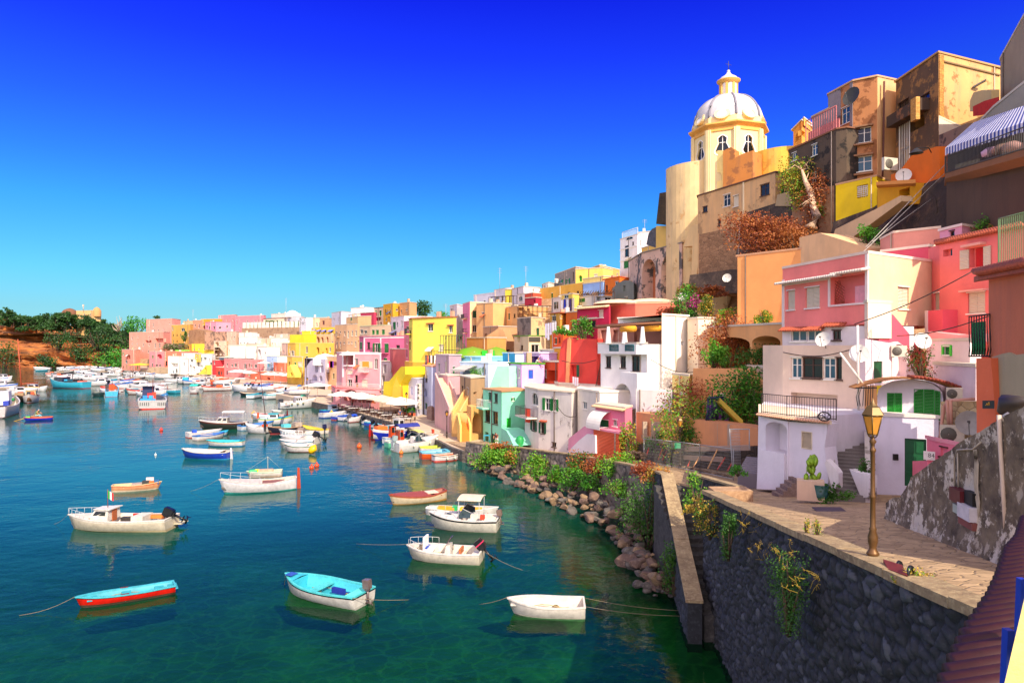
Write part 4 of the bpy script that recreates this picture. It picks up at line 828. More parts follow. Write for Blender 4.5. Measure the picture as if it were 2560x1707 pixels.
slab('mint green buttress sloping down beside the mint quay house','h',(545,76),(650,71.5),[(545,900),(546,745),(590,770),(625,830),(652,905)],2,stucco('8ad8b8',.15),name='buttress',cat='buttress')
h=house('stained white house with green shuttered windows on two levels','h',[(756,74),(878,70),(1172,66),(1226,67.5)],432,1.5,'e0d6cc',ti=2,stain=.65,patch=.12,pc='9a9088',wins=[(0,'R',820,435,872,545),(1,'g',938,482,985,590),(1,'g',1008,490,1040,595),(0,'d',822,685,850,770),(1,'d',898,700,930,795),(1,'V',998,878,1035,915),(0,'o',850,878,866,895)][:6],rcol='f0dcc0')
balcony(h,0,762,868,640,1.2)
tiles(h,0,760,860,655,.5,mat=stucco('c87850',.2)); tiles(h,1,905,950,690,.3)
h=house('plain cream white block right of the green shuttered house','h',[(1226,66.5),(1425,62)],432,2,'eee4d4',stain=.5,wins=[(0,'U',1272,512,1310,580)],rcol='f4e8d4',dep=8)
slab('pink and white sloping stair wall beside the garage house','h',(1140,65),(1390,60),[(1140,950),(1145,842),(1285,732),(1388,732),(1390,970)],.5,stucco('e69aae',.2),name='stair_wall')
slab('white triangle of stair wall with a curved upper edge by the garage','h',(1250,62),(1385,59),[(1130,965),(1235,860),(1310,800),(1382,812),(1385,975)],.4,stucco('efe6e4',.2),name='stair_wall')  # white slab outlined with a curved upper edge
h=house('little pink house with a round white awning and tiled edge','h',[(1385,61),(1648,57),(1712,59)],578,2.2,'ea7c98',ti=1,wins=[(0,'G',1408,672,1502,735),(0,'R',1540,672,1580,732)],roof=.05,stain=.2)
tiles(h,0,1380,1648,572,.35,stucco('e0b890',.3)); awning(h,0,1395,1520,595,1.1,1.3,stucco('f0e8de',.1),1)
for i,x in enumerate((1420,1462)):part_box(h,0,'flower_box',x,762,x+35,776,0,.3,paint('3aa84a',.6))
h=house('brick red garage box in front of the little pink house','h',[(1368,59.5),(1592,56.5),(1642,57.5)],800,2.2,'e0502c',ti=1,stain=.15,cmat=slats('d85a30',.12),rcol='e88aa0',roof=.06)
h=house('big white house with three brown windows and an arched stair','c',[(1432,68),(1842,62),(2215,66)],1018,1.8,'eeeae8',ti=1,stain=.2,wins=[(0,'V',1478,1040,1524,1138),(0,'V',1606,1038,1656,1140),(0,'V',1708,1032,1786,1170)],rcol='f8f0e4',roof=.03)
h2=house('white balcony storey with arched bars on the big white house','c',[(1405,67),(1748,61.5),(1850,61)],925,'v1018','ece8e6',ti=1,roof=.04,wins=[(0,'O',1512,930,1590,992,.5),(0,'O',1652,926,1728,990,.5)])
for a,b in((1512,1590),(1652,1728)):
 pl=h2.pl[0]; k0=pl.at(U('c',a),0)[0]; k1=pl.at(U('c',b),0)[0]; z1=pl.at(U('c',(a+b)/2),Vv('c',930))[1]; z0=pl.at(U('c',(a+b)/2),Vv('c',990))[1]; r=MB()
 railing(r,[pl.w(k0,z0,.0),pl.w(k1,z0,.0)],z1-z0-.05,.16,.03); r.build('railing',paint('2a6a70',.5),h2.root)
hb=house('tall blinding white wall block right of the pergola terrace','c',[(1976,61.5),(2212,65)],668,2,'fbf4ea',stain=.35,wins=[(0,'O',2147,902,2172,935,.3)],rcol='fff4e4',dep=8)
house('white front between the balcony storey and the tall white block','c',[(1845,61.2),(1985,62)],928,2,'faf3ea',stain=.2,roof=0,dep=6)
slab('pink back wall of the pergola terrace with open dark bays','c',(1405,72),(1976,66),[(1405,925),(1405,790),(1976,740),(1976,925)],.4,stucco('c88878',.3),name='terrace_wall',holes=[('O',1430,800,1500,915,2),('O',1540,800,1590,920,2),('O',1625,795,1700,920,2),('O',1730,790,1780,920,2)])
root=thing('pergola','long pergola of canes on tapered white columns over the white house terrace','pergola',PZ('c',1700,925,64))
mb=MB(); a0=PZ('c',1405,775,66.5); a1=PZ('c',1972,738,60.5)
for i in range(34):p=a0+(a1-a0)*i/33; mb.tube([p,p+Vector((.3,4.5,.3))],.06,4)
for o in(0,2.2,4.3):mb.tube([a0+Vector((0,o,0)),a1+Vector((0,o,0))],.08,4)
mb.build('cane_roof',paint('8a5a38',.85),root)
for x,Y in((1500,65.2),(1645,63.3),(1805,61.4)):
 b_=PZ('c',x,922,Y); t_=PZ('c',x,772,Y); mb=MB(); hh=t_.z-b_.z; mb.lathe(b_,[(.32,0),(.28,.12),(.13,hh)],14); mb.build('column',stucco('eeeae4',.1),root)
for a,b,y in((1620,1735,795),(1825,1955,790)):
 mb=MB(); p=PZ('c',a,y,62.5); q=PZ('c',b,y-5,61); mb.tube([p,q],.28,10); mb.build('rolled_blind',paint('e8a020',.8),root)
slab('white arched stair vault on the front of the big white house','h',(1430,66),(1760,60),[(1440,560),(1470,480),(1600,340),(1608,250),(1755,258),(1760,570)],1.2,stucco('e6e2e2',.2),name='stair_vault',holes=[('A',1548,352,1706,572,1.0)])
mb=MB(); a=PZ('c',1400,1345,69); b=PZ('c',1455,1095,69.5); s=Vector((.25,0,0))
for k in(-1,1):mb.tube([a+s*k,b+s*k],.04,4)
for i in range(16):p=a+(b-a)*i/15; mb.tube([p-s,p+s],.03,4)
mb.build('ladder',paint('5a3a2a',.8),label='old wooden ladder leaning between the red and the big white house',cat='ladder')
house('weathered cream wall block right of the big white house','c',[(2205,64),(2300,62)],700,2,'f2dcc0',stain=.6,patch=.2,pc='d8b896',dep=8)
house('pale yellow corner block behind the young tree','h',[(2070,59),(2215,56),(2250,57)],285,3,'ecd884',ti=1,roof=.03)
house('white low house with terracotta ledge behind the young tree','h',[(1745,60),(2070,57.5)],420,2.6,'f2ebe2',wins=[(0,'X',1985,578,2035,640,'2a9a3a'),(0,'O',1810,525,1822,558,.2),(0,'X',1800,575,1815,605,'c05a28')],dep=4,roof=0)
# ---------------- vegetation helpers ----------------
def GS():return max(-1.5,min(1.5,rnd.gauss(0,1)))
def rv(r=rnd):
 while True:
  v=Vector((r.uniform(-1,1),r.uniform(-1,1),r.uniform(-1,1)))
  if v.length<=1:return v
def leaves(mb,c,rad,n,size,clumps=12,mi=0,spread=.42,nm=1):
 c=Vector(c); rad=Vector(rad); cs=[]
 for _ in range(clumps):
  v=rv(); v=v.normalized()*(.35+.55*rnd.random()); cs.append(Vector((v.x*rad.x,v.y*rad.y,v.z*rad.z)))
 for i in range(n):
  k=rnd.choice(cs); p=c+k+Vector((GS()*rad.x,GS()*rad.y,GS()*rad.z))*spread*.55
  a=rv().normalized(); b=a.cross(rv()).normalized(); s=size*rnd.uniform(.6,1.4)
  mb.add([p-a*s*.5,p+b*s*.3,p+a*s*.5,p-b*s*.3],[(0,1,2,3)],(mi+rnd.randrange(nm))if nm>1 else mi)
def bush(label,c,rad,mats,n=900,size=.22,clumps=14,name='shrub',cat='shrub',stems=1,group=None,spread=.42):
 c=Vector(c); rad=Vector(rad); t=thing(name,label,cat,c-Vector((0,0,rad[2])),0,group)
 mb=MB(); leaves(mb,c,rad,n,size,clumps,nm=len(mats),spread=spread); mb.build('foliage',mats,t)
 if stems:
  s=MB()
  for i in range(7):
   v=rv(); e=c+Vector((v.x*rad.x,v.y*rad.y,abs(v.z)*rad.z*.9)); b0=c-Vector((0,0,rad[2])); m_=(b0+e)/2+rv()*rad[0]*.15
   s.tube([b0,m_,e],[.05*rad[2]+.01,.03*rad[2]+.008,.008],5)
  s.build('stem',BARK,t)
 return t
BARK=rockmat('5a4634','3e3024','7d684e',2)
GL=leafmat('5a8a1c','86a828'); GD=leafmat('2c5a14','4a7a1e'); GB=leafmat('32801a','6cae28'); RU=leafmat('a8542a','7a3a20'); RU2=leafmat('c07838','8e4a24'); YE=leafmat('c8a83a','a88a30'); PU=leafmat('c23a8a','9a2a6a')
HILLM=rockmat('b58e66','98734f','cfae84',.3)
# ---------------- hillside terrain under the town ----------------
HT=[(330,362,1.0,420,840),(440,300,1.1,350,825),(600,262,1.1,320,815),(760,205,1.1,265,805),(860,152,1.1,225,800),(1000,128,1.1,195,800),(1120,108,1.1,170,775),(1250,92,1.1,150,750),(1400,82,1.1,135,710),(1550,76,1.6,118,670),(1700,72,2.2,104,600),(1850,66,2.8,92,560),(2000,60,3.2,86,520),(2560,46,4.0,74,470)]
def htf(a,b):
 u=330+2270*a; Yq=lerpt([(h[0],h[1])for h in HT],u); zq=lerpt([(h[0],h[2])for h in HT],u); Ys=lerpt([(h[0],h[3])for h in HT],u); vs=lerpt([(h[0],h[4])for h in HT],u)
 zs=H-(vs-V0)*Ys/F; Y=Yq+6+(Ys+10-Yq)*b; z=zq+(zs-zq)*b-1+.6*noise.noise(Vector((u*.02,Y*.1,0)))
 return((u-1280)*Y/F,Y,z)
grid(120,24,htf).build('hillside',HILLM,kind='structure')
# ---------------- church ----------------
CW=stucco('efd8a0',.3); CT=stucco('f0b45c',.2); CWh=stucco('f2ece4',.1); DW=stucco('c4c0c4',.5)
cu=U('d',1145); CY=98.0; cx=(cu-1280)*CY/F; cc=Vector((cx,CY,0))
ch=thing('church_dome','yellow octagonal church drum with a big white ribbed dome and lantern','church',(cx,CY,33))
vang=math.atan2(-CY,-cx); a0=vang-math.radians(10)
def octo(r,z,rot=0):return[cc+Vector((r*math.cos(a0+math.radians(22.5+45*i)+rot),r*math.sin(a0+math.radians(22.5+45*i)+rot),z))for i in range(8)]
def octring(mb,prof):
 vs=[]
 for r,z in prof:vs+=octo(r,z)
 mb.add(vs,[(j*8+i,j*8+(i+1)%8,(j+1)*8+(i+1)%8,(j+1)*8+i)for j in range(len(prof)-1)for i in range(8)])
mb=MB(); gl_=[]
for i in range(8):
 A,B=octo(5.0,0)[i],octo(5.0,0)[(i+1)%8]; pl=Pl((A.x,A.y),(B.x,B.y))
 L_=pl.L; c=L_/2; hp=[]
 prof=[(.86,38.9),(.95,39.2),(.7,39.8),(.5,40.2),(.56,40.6),(.58,40.9)]
 hp=[(c-w,z)for w,z in prof[::-1]]; hp=[(c-.45,38.65),(c+.45,38.65)]+[(c+w,z)for w,z in prof]+[(c+.25,41.2),(c,41.3),(c-.25,41.2)]+[(c-w,z)for w,z in prof[::-1]]
 facemesh(mb,pl,[(0,33),(L_,33),(L_,42.4),(0,42.4)],[(hp,.3,0)])
 gl_.append((pl,hp,c))
mb.build('drum',CW,ch)
for pl,hp,c in gl_:
 g=MB(); g.add([pl.w(k,z,-.22)for k,z in hp],[tuple(range(len(hp)))]); w_=g.build('window',GLS,ch)
 f_=MB(); n=len(hp); out=[(c+(k-c)*1.22,39.95+(z-39.95)*1.1)for k,z in hp]
 f_.add([pl.w(k,z,.04)for k,z in hp]+[pl.w(k,z,.04)for k,z in out],[(i,(i+1)%n,n+(i+1)%n,n+i)for i in range(n)])
 f_.add([pl.w(k,z,.04)for k,z in out]+[pl.w(k,z,-.02)for k,z in out],[(i,(i+1)%n,n+(i+1)%n,n+i)for i in range(n)])
 pl.boxp(f_,c-.04,c+.04,38.7,41.25,-.2,-.12); pl.boxp(f_,c-.4,c-.045,40.3,40.38,-.2,-.12); pl.boxp(f_,c+.045,c+.4,40.3,40.38,-.2,-.12); f_.build('window_frame',CWh,ch)
for i in range(8):
 p=octo(5.05,0)[i]; d=(p-cc); d.z=0; d.normalize(); s=Vector((-d.y,d.x,0)); m2=MB(); m2.obox(Vector((p.x,p.y,37.6)),s*.42,d*.14,Vector((0,0,4.6))); m2.obox(Vector((p.x,p.y,37.6)),s*.2,d*.22,Vector((0,0,4.6))); m2.build('pilaster',CW,ch)
mb=MB(); octring(mb,[(5.0,41.9),(5.15,41.95),(5.15,42.25),(5.02,42.3),(5.05,42.5),(5.5,42.75),(5.65,42.85),(5.65,43.05),(4.9,43.15)]); mb.build('cornice',CT,ch)
mb=MB(); octring(mb,[(4.95,43.1),(4.95,44.0),(4.6,44.3)]); mb.build('attic',CW,ch)
mb=MB(); pr=[(4.75*math.cos(t*math.pi/2/14)**.92 if t<14 else .05,43.9+5.0*math.sin(t*math.pi/2/14))for t in range(15)]; mb.lathe(cc,pr,48); mb.build('dome',DW,ch)
mb=MB()
for i in range(8):
 a=a0+math.radians(22.5+45*i); mb.tube([cc+Vector((r*1.012*math.cos(a),r*1.012*math.sin(a),z+.03))for r,z in pr[:-2]],.16,6)
mb.build('rib',stucco('84808a',.3),ch)
for i in range(8):
 a=a0+math.radians(45*i); d=Vector((math.cos(a),math.sin(a),0)); s=Vector((-d.y,d.x,0)); up=(Vector((0,0,1))*.93-d*.36).normalized(); c0=cc+d*4.72+Vector((0,0,44.35)); m2=MB(); vs=[]
 for r_,o in((.95,-.9),(.95,.12),(.62,.12)):
  for t in range(20):g=2*math.pi*t/20; vs.append(c0+s*math.cos(g)*r_*1.15+up*math.sin(g)*r_+d*o)
 m2.add(vs,[(j*20+t,j*20+(t+1)%20,(j+1)*20+(t+1)%20,(j+1)*20+t)for j in range(2)for t in range(20)],sm=False); m2.build('oculus_frame',CW,ch)
 m3=MB(); m3.add([c0+s*math.cos(2*math.pi*t/20)*.62*1.15+up*math.sin(2*math.pi*t/20)*.62+d*.06 for t in range(20)],[tuple(range(20))]); m3.build('oculus',CWh,ch)
mb=MB(); mb.lathe(cc,[(1.55,48.55),(1.55,48.8),(1.2,48.85),(1.2,51.2)],8,sm=False); mb.build('lantern',CWh,ch)
mb=MB()
for i in range(8):
 a=a0+math.radians(45*i); d=Vector((math.cos(a),math.sin(a),0)); s=Vector((-d.y,d.x,0)); mb.obox(cc+d*1.2+Vector((0,0,50.0)),s*.16,d*.1,Vector((0,0,1.2)))
mb.lathe(cc,[(1.2,51.2),(1.3,51.25),(1.35,51.5),(1.65,51.8),(1.65,51.95),(1.2,52.0)],24); mb.build('lantern_cornice',CT,ch)
mb=MB(); mb.lathe(cc,[(1.3,51.95),(1.3,52.2),(1.1,52.6),(.6,53.0),(.32,53.4),(.2,53.8),(.24,53.95),(.12,54.15),(.03,54.2)],20); mb.build('cupola',DW,ch)
mb=MB(); mb.tube([cc+Vector((0,0,54.1)),cc+Vector((0,0,55.9))],.045,5); mb.tube([cc+Vector((-.42,0,55.4)),cc+Vector((.42,0,55.1))],.04,5); mb.build('cross',RAILM,ch)
for o_ in KIDS[ch.name]:
 for v_ in o_.data.vertices:
  z_=v_.co.z+33
  if z_>43.95:v_.co.z=(43.95+(z_-43.95)*.86 if z_<48.3 else 47.69+(z_-48.3)*.72)-33
def arcC(z,x0,x1,Y,n,sweep=1.0,dip=1.0):
 """corner list for a round tower between px x0..x1"""
 a=XY(U(z,x0),Y); b=XY(U(z,x1),Y); c=(a+b)/2; r=(b-a).length/2; o=[]
 for i in range(n+1):
  t=math.pi*(1-i/n*sweep); p=c+Vector((r*math.cos(t),-r*dip*math.sin(t))); o.append(p)
 return o
def xyC(z,pts):return[((1280+p.x*F/p.y-ZN[z][0])/ZN[z][2],p.y)for p in pts]
RND=stucco('ecc486',.35)
house('tall round apse wall of the church with cream yellow plaster','d',xyC('d',arcC('d',588,1240,101,14,.62)),1085,14,'e8c890',ti=7,stain=.8,patch=.15,pc='c49a64',roof=0,dep=4,cat='church wall',name='church_wall')
slab('flat cream wall panel with a round cross window between the apse and the orange wall','d',(985,95),(1100,93.5),[(985,1400),(985,1090),(1010,1020),(1050,985),(1098,985),(1100,1400)],4,stucco('f4d88c',.2),name='church_wall',cat='church wall',holes=[('A',1006,1180,1084,1262,.4)])
slab('orange brown church wall with peeled stepped top','d',(1096,93),(1365,90),[(1096,1420),(1096,990),(1165,955),(1200,980),(1202,1050),(1280,1012),(1360,985),(1362,1420)],4,stucco('c9803c',.5,None,.3,'9a6238'),name='church_wall',cat='church wall')
house('round yellow side chapel wall to the right of the dome','d',xyC('d',arcC('d',1360,1900,94,12,.72)),958,20,'e8bc4c',ti=5,stain=.7,patch=.15,pc='c8923c',roof=0,dep=4,name='church_wall',cat='church wall')
slab('dark battered stone buttress left of the apse','d',(510,110),(600,108),[(500,1640),(530,1365),(592,1355),(595,1640)],3,rockmat('4a3c28','362c20','6a5638',.6),name='buttress',cat='buttress')
slab('curved grey rock shoulder behind the small yellow block','f',(410,116),(510,113),[(412,470),(432,370),(462,330),(500,312),(505,500)],5,rockmat('5a5a60','46464c','7a7a80',.6),name='rock_outcrop',cat='rock')
slab('yellow apse plinth on the small yellow block','f',(495,112),(590,110),[(497,560),(500,302),(588,302),(588,560)],5,stucco('efc46a',.3),name='church_wall',cat='church wall')
BAS=stucco('e0bca0',.6,None,.42,'6a615c')
bs=house('stained bastion with two tall orange arched niches beneath the church','f',[(262,118),(372,108),(730,97),(842,99)],455,3,'dcb8a0',ti=2,stain=.7,patch=.4,pc='5e5854',roof=.12,rcol='8a8078',inner='c8764c',wins=[(1,'A',372,598,494,1010,2.0),(1,'A',545,552,690,1010,2.0)],name='bastion',cat='bastion')
slab('sloping cream buttress at the foot of the apse','f',(745,95),(890,92),[(740,490),(805,315),(850,285),(880,290),(888,560),(860,740),(815,735),(822,480)],2,stucco('ecc88e',.4),name='buttress',cat='buttress')
h=house('sand coloured church house with a brown eave and dark windows','d',[(872,87),(1285,79.5),(1562,75),(1692,76.5)],1182,20,'dcae78',ti=2,stain=.8,patch=.22,pc='a8845c',rcol='6e4a3a',roof=.12,wins=[(0,'W',1098,1376,1162,1482),(1,'V',1428,1285,1510,1385),(0,'V',1050,1600,1078,1655)],outl=None)
part_box(h,0,'down_pipe',1278,1270,1288,1560,.0,.12,stucco('f2dcb0',.1))
slab('grey stained low parapet right of the sand coloured church house','d',(1560,74),(1700,72),[(1560,1480),(1580,1380),(1690,1348),(1700,1420),(1700,1480)],1.5,stucco('b09a78',.6),name='parapet')
slab('tan brick retaining wall with stained bands under the church house','f',(880,85),(1290,78),[(880,920),(882,380),(1245,300),(1285,300),(1240,560),(1235,920)],3,stone('b08660','8c6848','6a4e38',1.6,(1,1,1.8),.5),name='retaining_wall')
slab('black stained concrete wall under the grey patched wall','f',(1285,78),(1880,70),[(1210,560),(1285,190),(1720,50),(1890,0),(1895,400),(1600,480)],3,rockmat('4c423c','2e2826','7a6858',.4),name='retaining_wall')
slab('brown plaster retaining wall right of the black stained wall','f',(1710,71),(2100,66),[(1700,520),(1715,60),(1880,-20),(2100,-60),(2100,460)],3,rockmat('a07858','6e4e3a','c49a74',.4),name='retaining_wall')
slab('dark ledge wall with a satellite dish below the tan brick wall','f',(780,82),(1240,77),[(782,900),(800,740),(1165,690),(1235,690),(1240,900)],3,rockmat('5a4c42','3c3430','8a7460',.6),name='retaining_wall')
mb=MB(); a=PZ('f',1248,285,76); b=PZ('f',1232,555,76); mb.tube([a,b],.07,6); b2=PZ('f',1242,1180,68); mb.build('drain_pipe',stucco('c4b8b0',.2),label='pale drain pipe running down the dark retaining wall',cat='pipe')
dish('white satellite dish on the dark ledge wall below the church','f',1130,765,76,1.0)
dish('white satellite dish above the bougainvillea on the white house roof','f',738,935,70,1.0)
dish('grey satellite dish on the brown corner house','e',738,500,65.0,1.8,(-.8,-.4,.2),paint('3a3a38',.6))
# ---------------- brown apartments (zone e) ----------------
h=house('low grey stepped end of the brown apartment block behind the pink railing','e',[(395,72),(545,69.3)],615,26,'a08c8c',stain=.7,patch=.25,pc='6a6064',rcol='c4ac8c')
h=house('brown apartment block with shade painted into its grey side and white windows','e',[(538,69.5),(757,66),(970,64.8),(1152,65.9)],372,18,'b87a4c',ti=1,stain=.9,patch=.42,pc='85522f',rcol='c8a478',wins=[(0,'U',655,598,728,745),(1,'W',795,778,920,915),(1,'U',782,1035,928,1170)])
pl=h.pl[0]; mb=MB(); k0=0.02
pl.boxp(mb,.02,pl.at(U('e',650),0)[0],h.bot,h.top-.01,0,.05); pl.boxp(mb,pl.at(U('e',732),0)[0],pl.L-.02,h.bot,h.top-.01,0,.05); mb.build('grey_side',stucco('8f8488',.7,None,.4,'5c5458'),h.root)  # grey coat puts the left side's shade into the colour
pl=h.pl[2]; mb=MB(); pl.boxp(mb,.02,pl.L-.02,h.bot,h.top-.01,0,.05); mb.build('cream_render',stucco('e2b078',.5),h.root)
mb=MB(); mb.tube([PZ('e',1035,370,64.6),PZ('e',1028,920,64.6),PZ('e',1020,1250,62.6)],.09,6); mb.build('drain_pipe',paint('5a2c20',.7),h.root)
for y in(765,925,1020,1190):part_box(h,1,'window_hood',770,y,940,y+14,0,.4,stucco('9a7050',.5))
h=house('black stained lower block with a pink railing terrace on top','e',[(190,73),(330,70.6),(606,65.9),(700,65.4)],800,14,'5a4a3c',ti=2,stain=.9,patch=.45,pc='2a241f',rcol='8a5a40',wins=[(0,'U',215,1005,255,1075),(1,'U',390,930,440,1030),(1,'U',392,1185,436,1268)])
r=MB(); pl=h.pl[1]; railing(r,[pl.w(0,h.top+.16,-.1),pl.w(pl.L-.1,h.top+.16,-.1)],2.2,.35,.03)
r.build('railing',paint('c87070',.6),h.root); pl=h.pl[1]; mb=MB(); pl.boxp(mb,0,pl.L*.98,h.top+.16,h.top+1.2,-.5,-.4); mb.build('pink_parapet',stucco('cc7a78',.4),h.root)
h=house('orange ruined bell gable standing left of the brown apartments','e',[(225,92),(300,88),(392,91)],720,20,'e8a23c',ti=1,stain=.5,patch=.2,pc='c47a2c',roof=.2,wins=[(0,'A',245,830,275,905,1),(1,'O',300,815,330,860,.5)],name='bell_gable',cat='bell gable')
house('orange stepped top of the bell gable','e',[(270,91.5),(320,88),(385,90.5)],695,'v760','ecac48',ti=1,roof=.08)
h=house('bright yellow block at the base of the brown apartment','e',[(604,64.5),(970,61),(1100,63.5)],1215,8,'f2cc12',ti=1,stain=.12,roof=.03,wins=[(0,'O',792,1292,890,1405,.5)],outl=None,rcol='c89a70')
mb=MB(); pl=h.pl[0]
for i in range(6):x=800+i*16; k=pl.at(U('e',x),0)[0]; z0=pl.at(U('e',x),Vv('e',1402))[1]; z1=pl.at(U('e',x),Vv('e',1296))[1]; mb.tube([pl.w(k,z0,-.05),pl.w(k,z1,-.05)],.025,4)
for j in range(6):y=1305+j*17; pl.boxp(mb,pl.at(U('e',793),0)[0],pl.at(U('e',889),0)[0],pl.at(U('e',840),Vv('e',y))[1]-.02,pl.at(U('e',840),Vv('e',y))[1]+.02,-.07,-.03)
mb.build('window_grille',WHITEP,h.root)
h=house('tall tan house with shade painted into its dark side and a broad sunlit gable','e',[(1140,64.5),(1520,58),(2075,61.3)],118,16,'d8a868',ti=1,fcol={0:'664a34'},stain=.9,patch=.32,pc='9a6c3c',rcol='bc9460',roof=.12,wins=[(0,'V',1160,545,1255,625),(0,'V',1350,490,1440,545),(0,'A',1255,665,1395,800,1.5),(0,'O',1170,960,1265,1180,.5)])  # left face's shade is put into its darker brown colour
pl=h.pl[0]
mb=MB(); railing(mb,[pl.w(pl.at(U('e',1172),0)[0],pl.at(U('e',1215),Vv('e',1178))[1],0),pl.w(pl.at(U('e',1262),0)[0],pl.at(U('e',1215),Vv('e',1178))[1],0)],5.8,.25,.03); mb.build('window_grille',WHITEP,h.root)
balcony(h,0,1150,1440,690,1.0,rh=.9,solid=1,slabm=stucco('4a382c',.8,None,.4,'8a5a38'))
part_box(h,0,'brick_pier',1408,520,1458,720,1.0,1.35,stone('e0a858','c88c40','8a5c30',3,(1,1,2.4),.5))
part_box(h,1,'eroded_brick_edge',1522,140,1560,690,0,.08,stone('d89a48','b87830','7a5428',3,(1,1,2.4),.6)); part_box(h,1,'cornice_line',1560,250,2060,262,0,.12,stucco('8a6c48',.5))
mb=MB(); a=PZ('e',1745,550,61.5); b=PZ('e',1750,480,61); c=PZ('e',1880,395,59.5); mb.tube([a,b,c],.05,5); mb.obox(c,Vector((.45,-.2,.25)),Vector((.1,.2,0)),Vector((0,0,.06))); mb.build('wall_lamp',RAILM,label='long armed street lamp fixed to the sunlit tan gable',cat='wall lamp')
house('white washed low block under the sunlit tan gable','e',[(1522,56.5),(1780,60)],690,20,'eedcc4',stain=.4,roof=.03)
slab('grey brown stained wall sloping below the white washed block','e',(1520,55),(1790,50),[(1520,1330),(1522,850),(1775,742),(1785,1330)],4,stucco('8d6f5c',.7,None,.35,'4a3a34'),name='retaining_wall')
slab('bright orange house wall with sloping roofline and wall lamp','e',(1092,59.5),(1535,52.5),[(1095,1420),(1095,1200),(1165,1180),(1275,1035),(1500,950),(1530,950),(1535,1440)],4,stucco('ee7416',.15),name='house',cat='house')
slab('small yellow porch with a dark doorway in front of the orange wall','e',(975,58),(1320,53.5),[(975,1500),(975,1295),(1310,1272),(1315,1460)],1.2,stucco('f0aa1c',.15),name='porch',cat='porch',holes=[('O',1168,1325,1262,1395,1)])
mb=MB(); a=PZ('e',968,1292,57.3); b=PZ('e',1315,1272,52.8); mb.obox((a+b)/2,(b-a)/2,Vector((.3,.5,0)),Vector((0,0,.14))); mb.build('canopy_slab',stucco('e89a4c',.2),label='orange concrete canopy over the yellow porch door',cat='canopy')
mb=MB(); a=PZ('e',1455,1005,52.3); mb.tube([a,a+Vector((-.4,-.3,.3)),a+Vector((-1.5,-.6,.2))],.04,5); mb.lathe(a+Vector((-1.5,-.6,-.1)),[(.5,-.12),(.35,.05),(.12,.25)],12); mb.build('wall_lamp',RAILM,label='dark bell shaped wall lamp on the bright orange wall',cat='wall lamp')
dish('round grey satellite dish beside the orange wall','e',1208,1205,56.0,1.2)
acunit('white air conditioner high on the brown apartment corner','e',1085,1108,60.5,1.5,1.1,(.3,-.95))
h=house('grey house in shade at the top right corner with a balcony','e',[(2070,52),(2400,42)],175,18,ti=0,col='a89478',stain=.3,roof=.05)
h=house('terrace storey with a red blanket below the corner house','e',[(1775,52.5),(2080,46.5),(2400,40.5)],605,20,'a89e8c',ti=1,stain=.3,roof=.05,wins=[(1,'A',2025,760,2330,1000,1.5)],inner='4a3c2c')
slab('cream arched wall fragment behind the red blanket','e',(1798,53.5),(2000,49),[(1800,640),(1800,540),(1830,470),(1900,450),(1990,450),(1990,640)],.5,stucco('d8ba82',.3),name='wall_fragment')
mb=MB(); p0,p1,p2=PZ('e',1830,592,50.4),PZ('e',1925,545,48.4),PZ('e',2058,508,46.1); q0,q1,q2=PZ('e',1832,680,50.4),PZ('e',1935,665,48.3),PZ('e',2062,590,46.0)
mb.add([p0,p1,p2,q0,q1,q2]+[v+Vector((0,.06,0))for v in(p0,p1,p2,q0,q1,q2)],[(0,3,4,1),(1,4,5,2),(6,7,10,9),(7,8,11,10)]); mb.build('blanket',paint('c8281c',.9),label='red blanket hanging over the top right terrace parapet',cat='blanket')
root=thing('awning','blue and white striped awning over the top right balcony','awning',PZ('e',1900,900,44)); ns=26; A0,A1=PZ('e',1835,735,48.0),PZ('e',2420,540,38); B0,B1=PZ('e',1578,965,46.6),PZ('e',2420,690,33.5)
for c_,off in(('e4e0e8',0),('3a4a9a',1)):
 mb=MB()
 for i in range(off,ns*2,2):
  t0,t1=i/(2*ns),(i+1)/(2*ns); a,b,c,d=A0.lerp(A1,t0),A0.lerp(A1,t1),B0.lerp(B1,t1),B0.lerp(B1,t0); dn=Vector((0,0,-.5))
  mb.add([a,b,c,d],[(0,3,2,1)]); mb.add([d,c,c+dn*(.8+.2*(i%4==0)),d+dn],[(0,3,2,1)])
 mb.build('white_stripes' if not off else 'blue_stripes',paint(c_,.8),root)
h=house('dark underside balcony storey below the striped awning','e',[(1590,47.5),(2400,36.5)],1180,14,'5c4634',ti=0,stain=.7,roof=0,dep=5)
mb=MB(); a=PZ('e',1580,1190,46.6); b=PZ('e',2420,935,33.5); v=Vector((.6,1,0))*2.2; mb.hexa([a-Vector((0,0,.35)),b-Vector((0,0,.35)),b+v-Vector((0,0,.35)),a+v-Vector((0,0,.35)),a,b,b+v,a+v]); mb.build('balcony_floor',stucco('8a5c38',.6),label='sloping looking balcony floor slab under the striped awning',cat='balcony')
r=MB(); railing(r,[a,b],2.1*.55,.22,.025); r.build('railing',RAILM,label='dark iron railing along the striped awning balcony',cat='railing')
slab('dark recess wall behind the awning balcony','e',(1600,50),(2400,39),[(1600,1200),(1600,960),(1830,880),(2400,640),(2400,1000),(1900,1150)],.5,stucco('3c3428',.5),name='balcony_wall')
for i,(x,y,c_)in enumerate(((1995,1015,'c8a0b8'),(2090,990,'a07868'),(2180,968,'c09088'))):
 MB().lathe(PZ('e',x,y,38.8+(2090-x)*.012)-Vector((0,0,.2)),[(.1,0),(.5,.1),(.55,.35),(.3,.55),(.05,.6)],12).build('bundle',paint(c_,.8),label='%s cloth bundle on the awning balcony'%('lilac','brown','rose')[i],cat='bundle')
